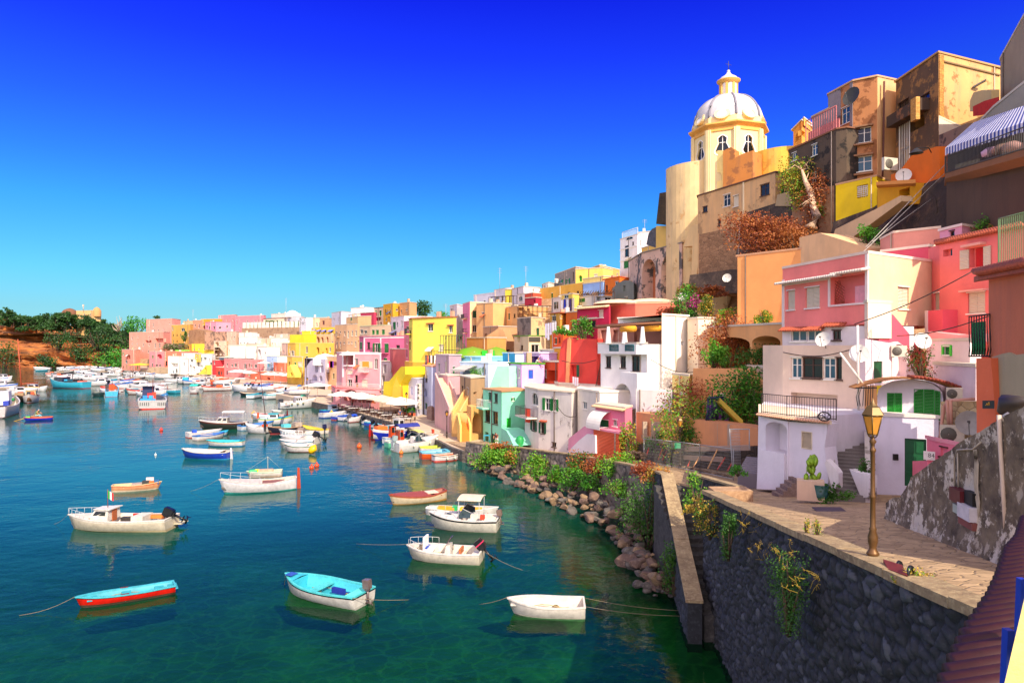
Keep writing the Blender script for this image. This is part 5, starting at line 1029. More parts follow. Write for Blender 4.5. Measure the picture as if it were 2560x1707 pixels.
def cl(a,b):
 x0,y0,Y0=1700+1000*a,0,0
 u=U('g',560)+(2700-U('g',560))*a; Y=lerpt([(2070,63),(2200,58),(2300,52),(2450,45),(2700,38)],u)
 vt=lerpt([(2070,560),(2180,520),(2300,462),(2400,430),(2700,380)],u); vb=720
 v=vb+(vt-vb)*b; n_=noise.fractal(Vector((u*.012,v*.012,1)),1,2,4); p=P(u,v,Y+2.2*(b-.5)*2); p.y-=2.2*n_; return p
grid(70,30,cl).build('cliff_face',rockmat('4a3830','241d1a','7d5f48',.35),label='dark volcanic rock face behind the pink houses',cat='cliff')
slab('cream stair parapet rising across the dark rock face','g',(550,60),(1180,52),[(560,300),(600,190),(960,10),(1180,-110),(1190,-60),(960,110),(700,300)],1,stucco('dcb88c',.3),name='parapet')
for i,(a,b)in enumerate((((870,350,45),(1620,-430,52)),((840,400,44),(1640,-370,52)),((930,300,47),(1540,60-200,53)))):
 mb=MB(); mb.tube([PZ('g',*a),PZ('g',*b)],.03,4); mb.build('cable',paint('b8b0a8',.5),label='power cable slanting up across the rock face, %s of three'%('left','middle','right')[i],cat='cable')
# ---------------- peach walls (zone f / i) ----------------
house('big plain peach orange wall house below the rust coloured bush','f',[(1225,60.3),(1900,55),(1990,56)],500,2,'f6a662',ti=1,stain=.15,roof=.12,rcol='d8a078')
slab('tan gabled wall with a small sculpted relief behind the pink roof','g',(275,56),(870,50),[(280,560),(280,262),(460,222),(870,350),(880,560)],3,stucco('dfb285',.4),name='gable_wall')
house('peach terrace with arched loggia openings left of the pink house','f',[(958,60),(1628,49.5)],1178,2,'efae70',stain=.3,ti=1,roof=.08,wins=[(0,'Q',985,1292,1335,1568,3),(0,'Q',1355,1280,1608,1560,3)],inner='d07a3c',dep=8)
slab('peach stair wall sloping down over an arch behind the playground','i',(820,56),(1570,48.5),[(825,640),(828,290),(830,215),(1255,225),(1568,405),(1568,640)],2,stucco('eaa468',.25),name='stair_wall',holes=[('A',1172,345,1400,640,1.5)])
house('grey beige plain wall between the peach stair and the white ground floor','i',[(1300,53),(1632,47)],228,3,'c8ad90',stain=.5,roof=.05,dep=4)
slab('orange retaining wall of the playground behind the tree','i',(318,57.5),(1420,43.5),[(325,900),(322,605),(790,665),(1405,748),(1415,1000),(1000,930)],1.5,stucco('d99364',.45),name='retaining_wall',cat='wall')
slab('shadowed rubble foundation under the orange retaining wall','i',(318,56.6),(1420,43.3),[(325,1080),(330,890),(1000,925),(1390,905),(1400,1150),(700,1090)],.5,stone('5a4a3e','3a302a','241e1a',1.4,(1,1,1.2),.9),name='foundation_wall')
for i,x in enumerate((400,478,523,795,875,935,1062,1163)):
 Y=56.6-(x-318)*.0122; a=PZ('i',x,690+(x-400)*.03,Y); b=PZ('i',x,850+(x-400)*.25,Y); mb=MB(); mb.obox((a+b)/2,Vector((.17,0,0)),Vector((0,.12,0)),Vector((0,0,abs(a.z-b.z)/2)))
 mb.build('concrete_pilaster',stucco('b09a84',.4),label='%s concrete rib on the orange playground wall'%('leftmost','second','third','fourth','fifth','sixth','seventh','rightmost')[i],cat='pilaster',group='ribs of the playground wall')
stairs('grey steps going up between the orange wall and the white loggia house','i',(1345,1160,37),(1420,1010,39.5),1.4,8,stucco('8c8288',.3),stucco('d8a878',.3),.9,sides=(1,0),base=3.5)
h=house('white loggia house with a terrace railing on top and small louvred window','i',[(1412,38.5),(1640,35.6),(2042,33.0),(2060,34)],655,4.2,'dcd4dc',ti=2,stain=.3,roof=.0,wins=[(1,'B',1800,782,1888,928)],outl=None,cmat=stucco('e4dce2',.35))
pl0=Pl(XY(U('i',1425),35.6),XY(U('i',1690),33.4))
slab('white porch front with a deep rounded opening on the loggia house','i',(1420,35.4),(1672,33.6),[(1400,1290),(1412,640),(1672,690),(1672,1310)],1.0,stucco('e6dfe6',.3),name='porch',cat='porch',holes=[('Q',1476,695,1668,965,.92)])
slab('white battered wall with the louvred window beside the planter','i',(1640,33.9),(2045,31.6),[(1628,1340),(1660,980),(1672,690),(2030,712),(2000,920),(2055,1370)],.8,stucco('e2dae2',.35),name='house_wall',cat='wall',holes=[('O',1800,784,1886,928,.12)])
pl=Pl(XY(U('i',1640),33.9),XY(U('i',2045),31.6)); k0=pl.at(U('i',1803),0)[0]; k1=pl.at(U('i',1883),0)[0]; z0=pl.at(U('i',1843),Vv('i',926))[1]; z1=pl.at(U('i',1843),Vv('i',787))[1]; mb=MB(); n=14
for i in range(n):zz=z0+(z1-z0)*(i+.5)/n; q=[pl.w(k0,zz-.03,-.02),pl.w(k1,zz-.03,-.02),pl.w(k1,zz+.02,-.1),pl.w(k0,zz+.02,-.1)]; mb.add(q+[v+Vector((0,0,.012))for v in q],[(0,1,2,3),(4,5,6,7)])
for a,b in((k0-.05,k0),(k1,k1+.05)):pl.boxp(mb,a,b,z0-.05,z1+.05,-.08,.02)
for a,b in((z0-.05,z0),(z1,z1+.05)):pl.boxp(mb,k0+.002,k1-.002,a,b,-.08,.02)
mb.build('louvred_shutter',BEIGEP,label='beige louvred shutter of the white battered wall',cat='shutter')
root=thing('terrace','cream roof terrace with tiled lip above the loggia','terrace',PZ('i',1700,650,35)); mb=MB(); a,b,c=PZ('i',1412,608,35.3),PZ('i',1660,640,33.4),PZ('i',2060,690,31.4); d=Vector((2,6.5,0)); mb.prism([(a.x,a.y),(b.x,b.y),(c.x,c.y),(c+d).xy[:],(a+d).xy[:]],9.35,9.55)if False else None
zf=PZ('i',1660,645,33.4).z; mb.prism([(p.x,p.y)for p in(XY(U('i',1412),35.2),XY(U('i',1660),33.35),XY(U('i',2065),31.35),XY(U('i',2065),31.35)+Vector((1.5,6)),XY(U('i',1412),35.2)*1.15)],zf-.15,zf); mb.build('floor',stucco('ecd8bc',.2),root)
mb=MB()
for A_,B_ in((XY(U('i',1412),35.2),XY(U('i',1660),33.35)),(XY(U('i',1660),33.35),XY(U('i',2065),31.35))):
 n=int((B_-A_).length/.14)
 for i in range(n):p=A_.lerp(B_,i/n); dd=(B_-A_).normalized(); nn=Vector((dd.y,-dd.x)); mb.tube([(p.x-nn.x*.1,p.y-nn.y*.1,zf-.02),(p.x+nn.x*.14,p.y+nn.y*.14,zf-.09)],.055,5)
mb.build('tile_lip',stucco('e0a888',.2),root)
r=MB(); A_=XY(U('i',1440),35.1); B_=XY(U('i',1665),33.5); C_=XY(U('i',2105),31.5); railing(r,[(A_.x,A_.y,zf+.02),(B_.x,B_.y,zf+.02),(C_.x,C_.y,zf+.02)],.98,.13,.012); r.build('railing',paint('3a2a22',.5),root)
mb=MB(); p=PZ('i',1998,645,31.3); q=Vector((-.55,-.83,0))
for i in range(20):g=2*math.pi*i/20; g2=2*math.pi*(i+1)/20; s=Vector((.83,-.55,0)); f_=lambda g:p+s*math.cos(g)*.26+Vector((0,0,math.sin(g)*.2)); mb.tube([f_(g),f_(g2)],.03,4);
for i in range(5):g=2*math.pi*i/5; s=Vector((.83,-.55,0)); c0=p+s*math.cos(g)*.13+Vector((0,0,math.sin(g)*.1)); mb.tube([p,c0,p+s*math.cos(g+.5)*.25+Vector((0,0,math.sin(g+.5)*.19))],.018,4)
mb.build('wheel_ornament',paint('1c1614',.5),label='round black iron wheel ornament hung on the terrace railing',cat='ornament')
mb=MB()
for i in range(5):z_=zt(33)+.18*(i+1); x0=PZ('i',1600,1100,33.6).x; mb.box((x0-.5+.2*i,32.4,4.5),(x0-.3+.2*i,33.3,z_))
mb.build('door_steps',rockmat('8c7468','6c5850','a89084',2),label='short stone steps at the loggia house corner',cat='steps')
slab('white half wall with meter plates under the loggia opening','i',(1420,35.2),(1672,33.4),[(1395,1290),(1412,935),(1640,975),(1640,1300)],.12,stucco('e6dfe6',.3),name='half_wall')
h=house('cream ground floor room with sliding windows under the pink storey','j',[(-45,43),(130,41.2),(860,37)],-60,5.5,'ecd0b8',ti=2,stain=.25,roof=0,wins=[(1,'U',205,48,300,232),(1,'V',305,50,486,232),(1,'U',490,50,600,240),(1,'V',605,52,658,244),(1,'O',205,370,620,600,2.0)])
h=house('white middle floor with a wide band window and tiled ledge','g',[(128,41.3),(882,36.9),(1300,38)],1050,'v1300','e0d6d8',ti=1,stain=.3,roof=0,wins=[(0,'U',205,1090,342,1188),(0,'U',345,1088,480,1186),(0,'V',575,1090,650,1175)])
tiles(h,0,135,500,1092,.45,TILE,.16,.2); tiles(h,0,515,690,1055,.4,TILE,.16,.2)
PK='d8588a'
h=house('magenta pink upper house with a cream side wall and louvred shutters','g',[(130,44.2),(895,36.6),(1340,39.6),(1535,41)],405,'v1035','fc8a80',ti=1,stain=.2,fcol={1:'ecc49c',2:'ecc8a0'},roof=.03,rcol='f2d8c4',inner='ee7c78',wins=[(0,'O',557,600,868,850,.55),(0,'B',172,735,240,905),(0,'B',335,705,460,888),(1,'B',1158,705,1255,898)])
WB=stucco('f0dcd4',.1)
for a in((130,640,150,1080),(541,615,558,880),(872,410,897,1035),(130,655,545,668)):part_box(h,0,'white_band',*a,0,.06,WB)
part_box(h,0,'white_band',555,852,880,868,0,.07,WB); tiles(h,0,135,660,640,.6,stucco('f2e6da',.2),.2,.12); tiles(h,0,620,895,572,.5,stucco('f2e0d0',.2),.2,.1)
pl=h.pl[0]; mb=MB(); k=pl.at(U('g',570),0)[0]; k2=pl.at(U('g',655),0)[0]; zz0=pl.at(U('g',600),Vv('g',850))[1]; zz1=pl.at(U('g',600),Vv('g',645))[1]
for i in range(9):
 t=i/8; mb.tube([pl.w(k+(k2-k)*t,zz0,-.2),pl.w(k+(k2-k)*max(0,t-.5),zz0+(zz1-zz0)*min(1,t*1.0+.2),-.2)],.015,4); mb.tube([pl.w(k,zz0+(zz1-zz0)*t,-.2),pl.w(k2,zz0+(zz1-zz0)*max(0,t-.35),-.2)],.015,4)
mb.build('trellis',RUSTM,h.root)
part_box(h,0,'balcony_door',705,690,825,850,-.54,-.5,paint('f2a8b0',.6))
h3=house('pink roof parapet room behind the pink storey','g',[(1010,43.5),(1430,41),(1535,41.8)],345,'v500','e4566a',ti=1,stain=.1,rcol='f6dcc4',roof=.06)
h3=house('peach roof room with a cream chimney at the foot of the rock','g',[(1000,50),(1120,47),(1535,45)],225,'v520','f2a08c',ti=1,stain=.15,roof=.05,rcol='f4d8c0')
house('pale pink balcony box storey below the cream side wall','g',[(860,36.5),(890,35.9),(1100,36.8)],842,'v1160','f4dcc0',ti=1,stain=.1,roof=.05)
slab('deep pink triangular stair wall with cream trim against the cream wall','g',(980,36.4),(1420,38.8),[(960,1570),(1010,930),(1040,915),(1115,950),(1400,1290),(1410,1570)],.5,stucco('e25468',.12),name='stair_wall',holes=[('A',1105,1205,1240,1560,.45)])
slab('white arched porch wall with a green door below the stair wall','g',(865,35.8),(1330,37.6),[(868,1580),(868,1165),(925,1175),(1095,1205),(1155,1190),(1215,1230),(1320,1430),(1320,1580)],.5,stucco('ecd4d4',.2),name='porch_wall',holes=[('A',1100,1210,1235,1500,.45),('O',942,1365,1020,1560,.12)])
mb=MB(); pl=Pl(XY(U('g',865),35.8),XY(U('g',1330),37.6)); k0=pl.at(U('g',942),0)[0]; k1=pl.at(U('g',1020),0)[0]; pl.boxp(mb,k0,k1,pl.at(U('g',980),Vv('g',1560))[1],pl.at(U('g',980),Vv('g',1368))[1],-.11,-.06); mb.build('door',paint('12502c',.5),label='dark green door in the white arched porch wall',cat='door')
acunit('white air conditioner inside the pink stair arch','g',1165,1275,36.5,.75,.6)
h=house('coral pink house with shutters a tiled edge and a red curtained window','g',[(1428,41),(1530,39.2),(2300,33.5)],322,5.5,'f67c76',ti=1,stain=.15,roof=0,wins=[(1,'O',1800,350,1925,525,.25),(1,'B',1780,752,1935,935),(0,'B',1482,755,1560,905),(1,'O',1560,368,1642,430,.3)],
outl={1:[(1530,1600),(1530,315),(2285,158),(2285,1600)]})
mb=MB(); a,b=PZ('g',1500,322,39.5),PZ('g',2290,158,33.4); n=34
for i in range(n):p=a.lerp(b,i/n); mb.tube([p+Vector((.25,.5,.25)),p+Vector((-.12,-.22,-.02))],.1,6)
mb.build('roof_tiles',TILE,h.root)
for x0,x1 in((1718,1796),(1928,1990)):part_box(h,1,'shutter',x0,340 if x0>1800 else 375,x1,515 if x0>1800 else 545,.02,.07,SHM['B'])
part_box(h,1,'red_curtain',1830,355,1925,522,-.2,-.15,paint('c4141c',.9)); part_box(h,1,'hood',1765,318,1945,340,0,.35,stucco('f0a898',.2)); part_box(h,1,'hood',1740,726,1965,742,0,.3,stucco('f0b0a0',.2)); part_box(h,1,'small_pane',1600,370,1640,425,-.25,-.2,GLS)
for a in((1505,912,1690,1140),):part_box(h,1,'box_balcony',1432+100,912,1690,1120,0,.9,stucco('ea5a68',.1)); part_box(h,1,'white_band',1532,915,1556,1120,.9,.94,WB); part_box(h,1,'white_band',1556,1100,1690,1120,.9,.94,WB)
slab('coral arch springing below the box balcony','g',(1430,37.4),(1985,33.4),[(1430,1190),(1432,1100),(1700,1130),(1980,1118),(1985,1190)],.8,stucco('f0a0a0',.15),name='arch',cat='arch',holes=[])
house('small pink roof room with a dark window on the tiled pink house','g',[(1530,44),(1728,42),(1880,43)],160,'v330','f0a4b8',ti=1,stain=.1,roof=.08,wins=[(0,'V',1618,205,1662,272)],rcol='f4dcd0')
r=MB(); railing(r,[PZ('g',2055,500,30.5),PZ('g',2300,485,27.5)],2.05*1.9*.52*1.0,.22,.02); r.build('railing',paint('6a8a5a',.5),label='tall greenish iron railing of the top right balcony',cat='railing')
h=house('tall orange plaster house at the right edge with a cracked beige base','g',[(1966,25.5),(2330,21.5)],545,'v1680','d87850',ti=0,stain=.35,roof=0,patch=0)
slab('beige bare plaster lower half of the right edge house','g',(1966,25.3),(2330,21.3),[(1990,2060),(1990,1330),(2080,1300),(2150,1285),(2200,1310),(2330,1290),(2330,2060)],.15,stucco('b8a880',.4,None,.2,'d0785a'),name='plaster_wall')
mb=MB(); a,b=PZ('g',1880,590,25.2),PZ('g',2330,500,20.6); n=16; mb.obox((a+b)/2+Vector((.3,.6,-.1)),(b-a)/2,Vector((.25,.5,0)),Vector((0,0,.1)))
for i in range(n+1):p=a.lerp(b,i/n); mb.tube([p+Vector((.3,.7,.2)),p+Vector((-.1,-.25,0))],.12,6)
mb.build('tile_eave',TILE,label='terracotta tile eave along the top of the orange right edge house',cat='eave')
slab('salmon pink peeling corner pillar of the right edge house','j',(1840,25.0),(2030,24),[(1860,760),(1855,55),(1985,52),(2030,600),(1990,760)],.8,stucco('e8744c',.3,None,.25,'e8a888'),name='pillar',cat='pillar')
pq=thing('plaque','small dark name plaque with a gold emblem on the salmon pillar','sign',PZ('j',1965,467,23.9)); A_,B_=PZ('j',1913,467,24.0),PZ('j',2014,467,23.7); mb=MB(); mb.obox((A_+B_)/2,(B_-A_)/2,Vector((0,.02,0)),Vector((0,0,.14))); mb.build('plate',paint('1c2228',.4),pq); mb=MB()
for i,hh in enumerate((.05,.09,.07)):p=(A_+B_)/2+Vector((-.07+.07*i,-.035,.0)); mb.obox(p+Vector((0,0,hh/2)),Vector((.022,0,0)),Vector((0,.008,0)),Vector((0,0,hh/2)))
mb.obox((A_+B_)/2+Vector((0,-.035,-.02)),Vector((.13,0,0)),Vector((0,.008,0)),Vector((0,0,.008))); mb.build('emblem',paint('d8a030',.4),pq)
mb=MB(); a,b=PZ('g',1790,1320,26.8),PZ('g',1975,1320,25.2); hh=1.6*.95
for i in range(9):
 p=a.lerp(b,i/8); o=Vector((-.35,-.6,0)).normalized(); mb.tube([p+Vector((0,0,0)),p+o*.45+Vector((0,0,.25)),p+o*.3+Vector((0,0,.6)),p+o*.08+Vector((0,0,1.1)),p+o*.1+Vector((0,0,1.55))],.022,4)
for z_ in(0,1.55):mb.tube([a+Vector((0,0,z_)),b+Vector((0,0,z_))],.03,4)
mb.build('window_cage',paint('1a1816',.5),label='black bellied iron window cage on the right edge house',cat='window cage')
part=MB(); a,b=PZ('g',1815,1318,27.5),PZ('g',1940,1318,26.6); part.obox((a+b)/2+Vector((0,0,.7)),(b-a)/2,Vector((.03,.05,0)),Vector((0,0,.65))); part.build('shutter',SHM['G'],label='green shutter behind the bellied iron cage',cat='shutter')
house('small white lean to with a lime framed vent','g',[(1412,37),(1800,33),(1900,33.4)],1185,6,'eed6d2',ti=1,stain=.2,roof=.1,wins=[(0,'G',1570,1235,1622,1305)])
h=ALLH[-1];
for a in((1553,1220,1570,1318),(1622,1220,1640,1318),(1570,1220,1622,1236),(1570,1304,1622,1318)):part_box(h,0,'lime_frame',*a,0,.05,paint('28c81c',.5))
house('white terrace wall stepping below the lime vent','g',[(1480,35),(1850,31)],1418,6,'e4ccd2',stain=.4,roof=.05)
# ---------------- vaulted house with green shutters (zone j) ----------------
wl_=stucco('e6e0ec',.3)
VC=[(975,620),(975,385),(985,330),(1030,290),(1100,262),(1180,250),(1280,245),(1400,262),(1470,285),(1520,320),(1550,360),(1560,430),(1535,470),(1535,620)]
slab('white vaulted gable with bright green shutters behind the street lamp','j',(960,34.6),(1560,33.0),VC,6,wl_,name='house',cat='house',holes=[('O',1060,362,1196,545,.1),('Q',1297,325,1560-4,606,.1)])
pl=Pl(XY(U('j',960),34.6),XY(U('j',1560),33.0))
def panel(x0,y0,x1,y1,label,slat=1):
 k0=pl.at(U('j',x0),0)[0]; k1=pl.at(U('j',x1),0)[0]; za=pl.at(U('j',x0),Vv('j',y1))[1]; zb=pl.at(U('j',x0),Vv('j',y0))[1]; mb=MB(); t=.05
 for a in((k0,k0+t,za,zb),(k1-t,k1,za,zb),(k0+t,k1-t,za,za+t),(k0+t,k1-t,zb-t,zb)):pl.boxp(mb,*a,-.05,.0)
 n=int((zb-za)/.075)
 for i in range(n):zz=za+t+(zb-za-2*t)*(i+.5)/n; q=[pl.w(k0+t,zz-.03,-.005),pl.w(k1-t,zz-.03,-.005),pl.w(k1-t,zz+.03,-.045),pl.w(k0+t,zz+.03,-.045)]; mb.add(q,[(0,1,2,3)])
 mb.build('shutter',paint('0c8a22',.5),label=label,cat='shutter')
panel(1060,364,1127,545,'left leaf of the small green shutter on the vaulted house'); panel(1129,364,1196,545,'right leaf of the small green shutter on the vaulted house')
panel(1299,328,1386,590,'first tall green shutter leaf of the vaulted house door'); panel(1390,332,1480,600,'second tall green shutter leaf of the vaulted house door'); panel(1484,345,1535,606,'narrow third green shutter leaf of the vaulted house door')
root=thing('vault_canopy','curved tiled canopy arching over the green shutters','canopy',PZ('j',1300,240,34)); mb=MB(); tl=MB(); cps=[(780,318),(860,290),(960,262),(1060,240),(1180,230),(1300,230),(1400,238),(1500,255),(1600,280),(1700,318),(1780,360),(1860,408)]
for(x0,y0),(x1,y1)in zip(cps,cps[1:]):
 f_=lambda x:33.6-1.4*(x-780)/1080
 a,b=PZ('j',x0,y0,f_(x0)),PZ('j',x1,y1,f_(x1)); bk=Vector((.35,1.4,.0)); dn=Vector((0,0,-.06))
 mb.hexa([a+dn,b+dn,b+bk+dn,a+bk+dn,a,b,b+bk,a+bk])
 if x0>=1300:
  for t in(0,.33,.66):p=a.lerp(b,t); tl.tube([p+bk*.6+Vector((0,0,.06)),p-bk*.12+Vector((0,0,.04))],.075,6)
mb.build('canopy',paint('a8703a',.8),root); tl.build('tiles',paint('8a3a28',.8),root)
mb=MB()
for i in range(7):p=PZ('j',815+i*20,315-i*5,33.4); q=PZ('j',800+i*22,480,33.3); mb.tube([p,p.lerp(q,.5)+Vector((-.12*(i<2),0,0)),q],.02,4)
mb.tube([PZ('j',780,320,33.4),PZ('j',970,318,33.2)],.03,4); mb.build('iron_grille',paint('2a211c',.5),label='black iron grille under the left end of the curved canopy',cat='grille')
h=house('white rough ground floor with a tall green door beneath the vaulted house','j',[(770,36),(950,33.8),(1520,32.6)],592,4.6,'e4deee',ti=2,stain=.25,roof=.06,wins=[(1,'X',1218,772,1412,1200,'0e5a34')],rcol='e8e0d8')
MB().obox(PZ('j',1137,935,33.1),Vector((.11,0,0)),Vector((0,.06,0)),Vector((0,0,.15))).build('mail_box',paint('16161a',.4),label='small black mail box on the white wall by the green door',cat='mail box')
for i,(x,y,Y,w,hh)in enumerate(((1640,730,30.0,1.45,1.25),(1660,370,31.0,1.0,.85))):acunit(('large grey air conditioner on the pink ledge','smaller air conditioner under the canopy tiles')[i],'j',x,y,Y,w*.62,hh*.62,(-.5,-.85))
mb=MB(); mb.tube([PZ('j',1840,418,29.5),PZ('j',1600,430,30.4),PZ('j',1570,480,30.5),PZ('j',1545,650,30.6),PZ('j',1530,790,30.6)],.07,6); mb.tube([PZ('j',1595,430,30.3),PZ('j',1610,640,30.4)],.07,6); mb.tube([PZ('j',1625,430,30.2),PZ('j',1635,640,30.3)],.07,6); mb.build('duct_pipes',stucco('d8a08c',.2),label='pinkish duct pipes above the large air conditioner',cat='pipe')
dish('grey satellite dish beside the large air conditioner','j',1795,630,29,1.05,(-.6,-.8,.2),paint('a8a4a0',.5))
dish('white satellite dish between the two floors of the pink house','g',490,1168,37.5,.85,(-.7,-.6,.3)); dish('white satellite dish on the white pole by the pink house corner','g',812,1295,34.8,.95,(-.3,-.9,.3)); dish('white satellite dish on a rusty pole by the lime vent','g',1380,1180,34.0,.85,(-.1,-.9,.3))
mb=MB(); mb.tube([PZ('g',798,1045,34.6),PZ('g',805,1800,34.6)],.06,6); mb.tube([PZ('g',640,1290,34.8),PZ('g',850,1570,34.3)],.06,6); mb.build('white_pole',WHITEP,label='white roof mast with a slanting brace by the pink house corner',cat='pole')
slab('stone wall of rough cream rubble behind the large air conditioner','j',(1540,31.2),(1870,29.5),[(1530,900),(1540,440),(1870,440),(1880,900)],.8,stone('d8c090','c0a070','8a7450',2.5,(1,1,1),.5),name='rubble_wall')
h=house('small pink porch with the house number beside the green door','j',[(1415,31.2),(1530,30.2),(1700,29)],800,6.2,'ee7e90',ti=1,stain=.1,roof=.1,rcol='f09aa4',wins=[(1,'V',1535,850,1600,930)])
slab('low pink porch parapet below the house number','j',(1285,31.5),(1440,30),[(1288,1110),(1288,970),(1415,965),(1440,1110)],.5,stucco('ee7e90',.1),name='parapet')
tx=bpy.data.curves.new('house_number','FONT'); tx.body='84'; tx.size=.26; tx.extrude=.005; o=bpy.data.objects.new('house_number',tx); o.rotation_euler=(math.pi/2,0,math.radians(-40)); o.location=PZ('j',1424,935,29.9); tx.materials.append(paint('3a3a3a',.5)); o.data.resolution_u=3; link(o); bpy.context.view_layer.update(); me_=bpy.data.meshes.new_from_object(o.evaluated_get(bpy.context.evaluated_depsgraph_get())); o2=bpy.data.objects.new('house_number',me_); o2.location=o.location; o2.rotation_euler=o.rotation_euler; bpy.data.objects.remove(o); link(o2); o2.name='house_number'; tag(o2,'house number 84 painted beside the pink porch','house number')
MB().obox(PZ('j',1437,922,30.15),Vector((.17,-.14,0)),Vector((.012,.015,0)),Vector((0,0,.19))).build('number_tile',paint('ece4e0',.5),label='white tile behind the house number 84',cat='number tile')
stairs('grey outside stair curving up between the loggia house and the vaulted house','j',(725,1290,30.0),(740,640,37.5),1.25,21,stucco('7d7470',.4),stucco('c8beb8',.6,None,.3,'8a8078'),.75,base=4)
slab('flared white foot of the curved stair parapet','j',(600,29.9),(630,29.8),[(520,960),(600,1040),(628,1080),(628,1215),(570,1215),(505,990)],.5,stucco('e4dcdc',.5,None,.3,'6a5e5a'),name='parapet')
slab('right flared white foot of the curved stair parapet','j',(780,30.2),(905,29.4),[(725,1040),(790,1070),(905,1095),(900,1290),(830,1300)],.4,stucco('e4dcdc',.5,None,.3,'6a5e5a'),name='parapet')
pt=thing('planter','square stone planter with a bright prickly pear beside the stair foot','planter',PZ('j',375,1280,29.3)); mb=MB(); c=PZ('j',378,1225,29.4); mb.obox(c,Vector((.5,-.2,0)),Vector((.12,.3,0)),Vector((0,0,.42))); mb.build('trough',stucco('d8b89c',.4),pt); mb=MB()
def pads(mb,c,n,s,up=1.0):
 st=[Vector(c)]
 for i in range(n):
  b=rnd.choice(st[-8:])if i>4 else Vector(c)+Vector((rnd.uniform(-.3,.3),rnd.uniform(-.2,.2),0)); d=Vector((rnd.uniform(-.6,.6),rnd.uniform(-.5,.5),1)).normalized(); r=s*rnd.uniform(.7,1.2); e=b+d*r*1.7; m=(b+e)/2; a=d; bb=a.cross(rv()).normalized(); nn=a.cross(bb); vs=[]
  for k in range(10):g=2*math.pi*k/10; vs.append(m+a*math.cos(g)*r*.9+bb*math.sin(g)*r*.55)
  vs+=[m+nn*.03,m-nn*.03]; mb.add(vs,[(k,(k+1)%10,10)for k in range(10)]+[((k+1)%10,k,11)for k in range(10)],0,True); (st.append(e-a*r*.15)if e.z<c[2]+.75 else None)
pads(mb,c+Vector((.1,0,.35)),34,.24); mb.build('prickly_pear',paint('8cb42a',.6,.2),pt)
pt=thing('planter','dark green barrel planter full of trailing leaves by the stair foot','planter',PZ('j',480,1290,28.9)); mb=MB(); c=PZ('j',465,1290,29.2); mb.lathe(c,[(.3,0),(.36,.55),(.3,.5)],16); mb.build('barrel',paint('1c4a44',.4),pt); mb=MB(); leaves(mb,PZ('j',540,1255,29),(.9,.5,.35),900,.12,10); mb.build('foliage',GD,pt)
# ---------------- weathered stair wall right ----------------
WEA,nt,b=mk('peeling_limewash'); a=mixc(nt,ramp(nt,noi(nt,1.4,6,.7),.35,.65),L('86765e'),L('4a3e32')); a=mixc(nt,ramp(nt,noi(nt,.8,10,.72),.515,.54),a,L('d0c4b0')); a=mixc(nt,ramp(nt,noi(nt,2.2,8,.75),.55,.58,0,.85),a,L('b8aa94')); a=mixc(nt,ramp(nt,noi(nt,1.7,8,.7),.60,.66,0,.8),a,L('2c241c')); nt.links.new(a,b.inputs['Base Color']); b.inputs['Roughness'].default_value=.95; bump(nt,b,noi(nt,3,8,.75),.8,.06)
a,b=XY(U('j',1050),22.6),XY(U('j',2380),13.6); pl=Pl(a,b)
def prof(t):return None
mb=MB(); top=[(1050,1340),(1110,1300),(1180,1290),(1270,1120),(1400,1020),(1720,800),(2060,600),(2200,520),(2420,440)]
pts_=[pl.at(U('j',x),Vv('j',y))for x,y in top]; vs=[]; N_=90; M_=34
def wf(a,b):
 k=pl.L*1.04*a; zt_=lerpt(pts_,k); Y=pl.a.y+pl.d.y*k; zb=zt(Y)-.3; z=zb+(zt_-zb)*b; n_=.05*noise.noise(Vector((k*1.5,z*1.5,0)))+.03*noise.noise(Vector((k*6,z*6,3)))
 return pl.w(k,z,n_+.25*(1-b)**3)
grid(N_,M_,wf,mb); mb2=[];
for i in range(N_):
 p,q=wf(i/N_,1),wf((i+1)/N_,1); bk=Vector((pl.n.x,pl.n.y,0))*-.45; mb.add([p,q,q+bk,p+bk],[(0,1,2,3)])
mb.build('stair_wall',WEA,label='peeling grey and white stair wall rising to the right edge',cat='wall')
def onw(x,y,off=0):k,z=pl.at(U('j',x),Vv('j',y)); return pl.w(k,z,off+.06)
def wbox(name,label,cat,x0,y0,x1,y1,d,m,mb=None):
 k0=pl.at(U('j',x0),0)[0]; k1=pl.at(U('j',x1),0)[0]; xm=(x0+x1)/2; mb=MB(); pl.boxp(mb,k0,k1,pl.at(U('j',xm),Vv('j',y1))[1],pl.at(U('j',xm),Vv('j',y0))[1],.0,d); return mb.build(name,m,label=label,cat=cat)
wbox('meter_box','dark red meter box frame on the peeling wall','meter box',1700,1220,1800,1340,.22,paint('5a141c',.5)); wbox('meter_box','open black meter box beside the dark red one','meter box',1805,1245,1880,1360,.14,paint('141210',.6)); wbox('meter_box','white utility cabinet door low on the peeling wall','meter box',1782,1365,1895,1490,.24,paint('d0ccd0',.5)); wbox('meter_box','small pale green utility plate left of the white cabinet','meter box',1708,1365,1778,1440,.16,paint('a8b8ac',.5)); wbox('brick_ledge','reddish ledge under the white utility cabinet','ledge',1775,1495,1905,1560,.2,stucco('8a5048',.4))
mb=MB()
for dx in(0,12,24):mb.tube([onw(1860+dx,870),onw(1880+dx,1000,.02),onw(1868+dx,1200),onw(1885+dx,1340),onw(1905,1480)],.02,5)
mb.tube([onw(1690,1300),onw(1685,950),onw(1710,870),onw(1850,865),onw(1925,800)],.02,5); mb.tube([onw(1720,1220),onw(1712,900)],.018,5); mb.build('cables',paint('b8ac98',.6),label='bundle of pale cables looping down the peeling wall',cat='cable')
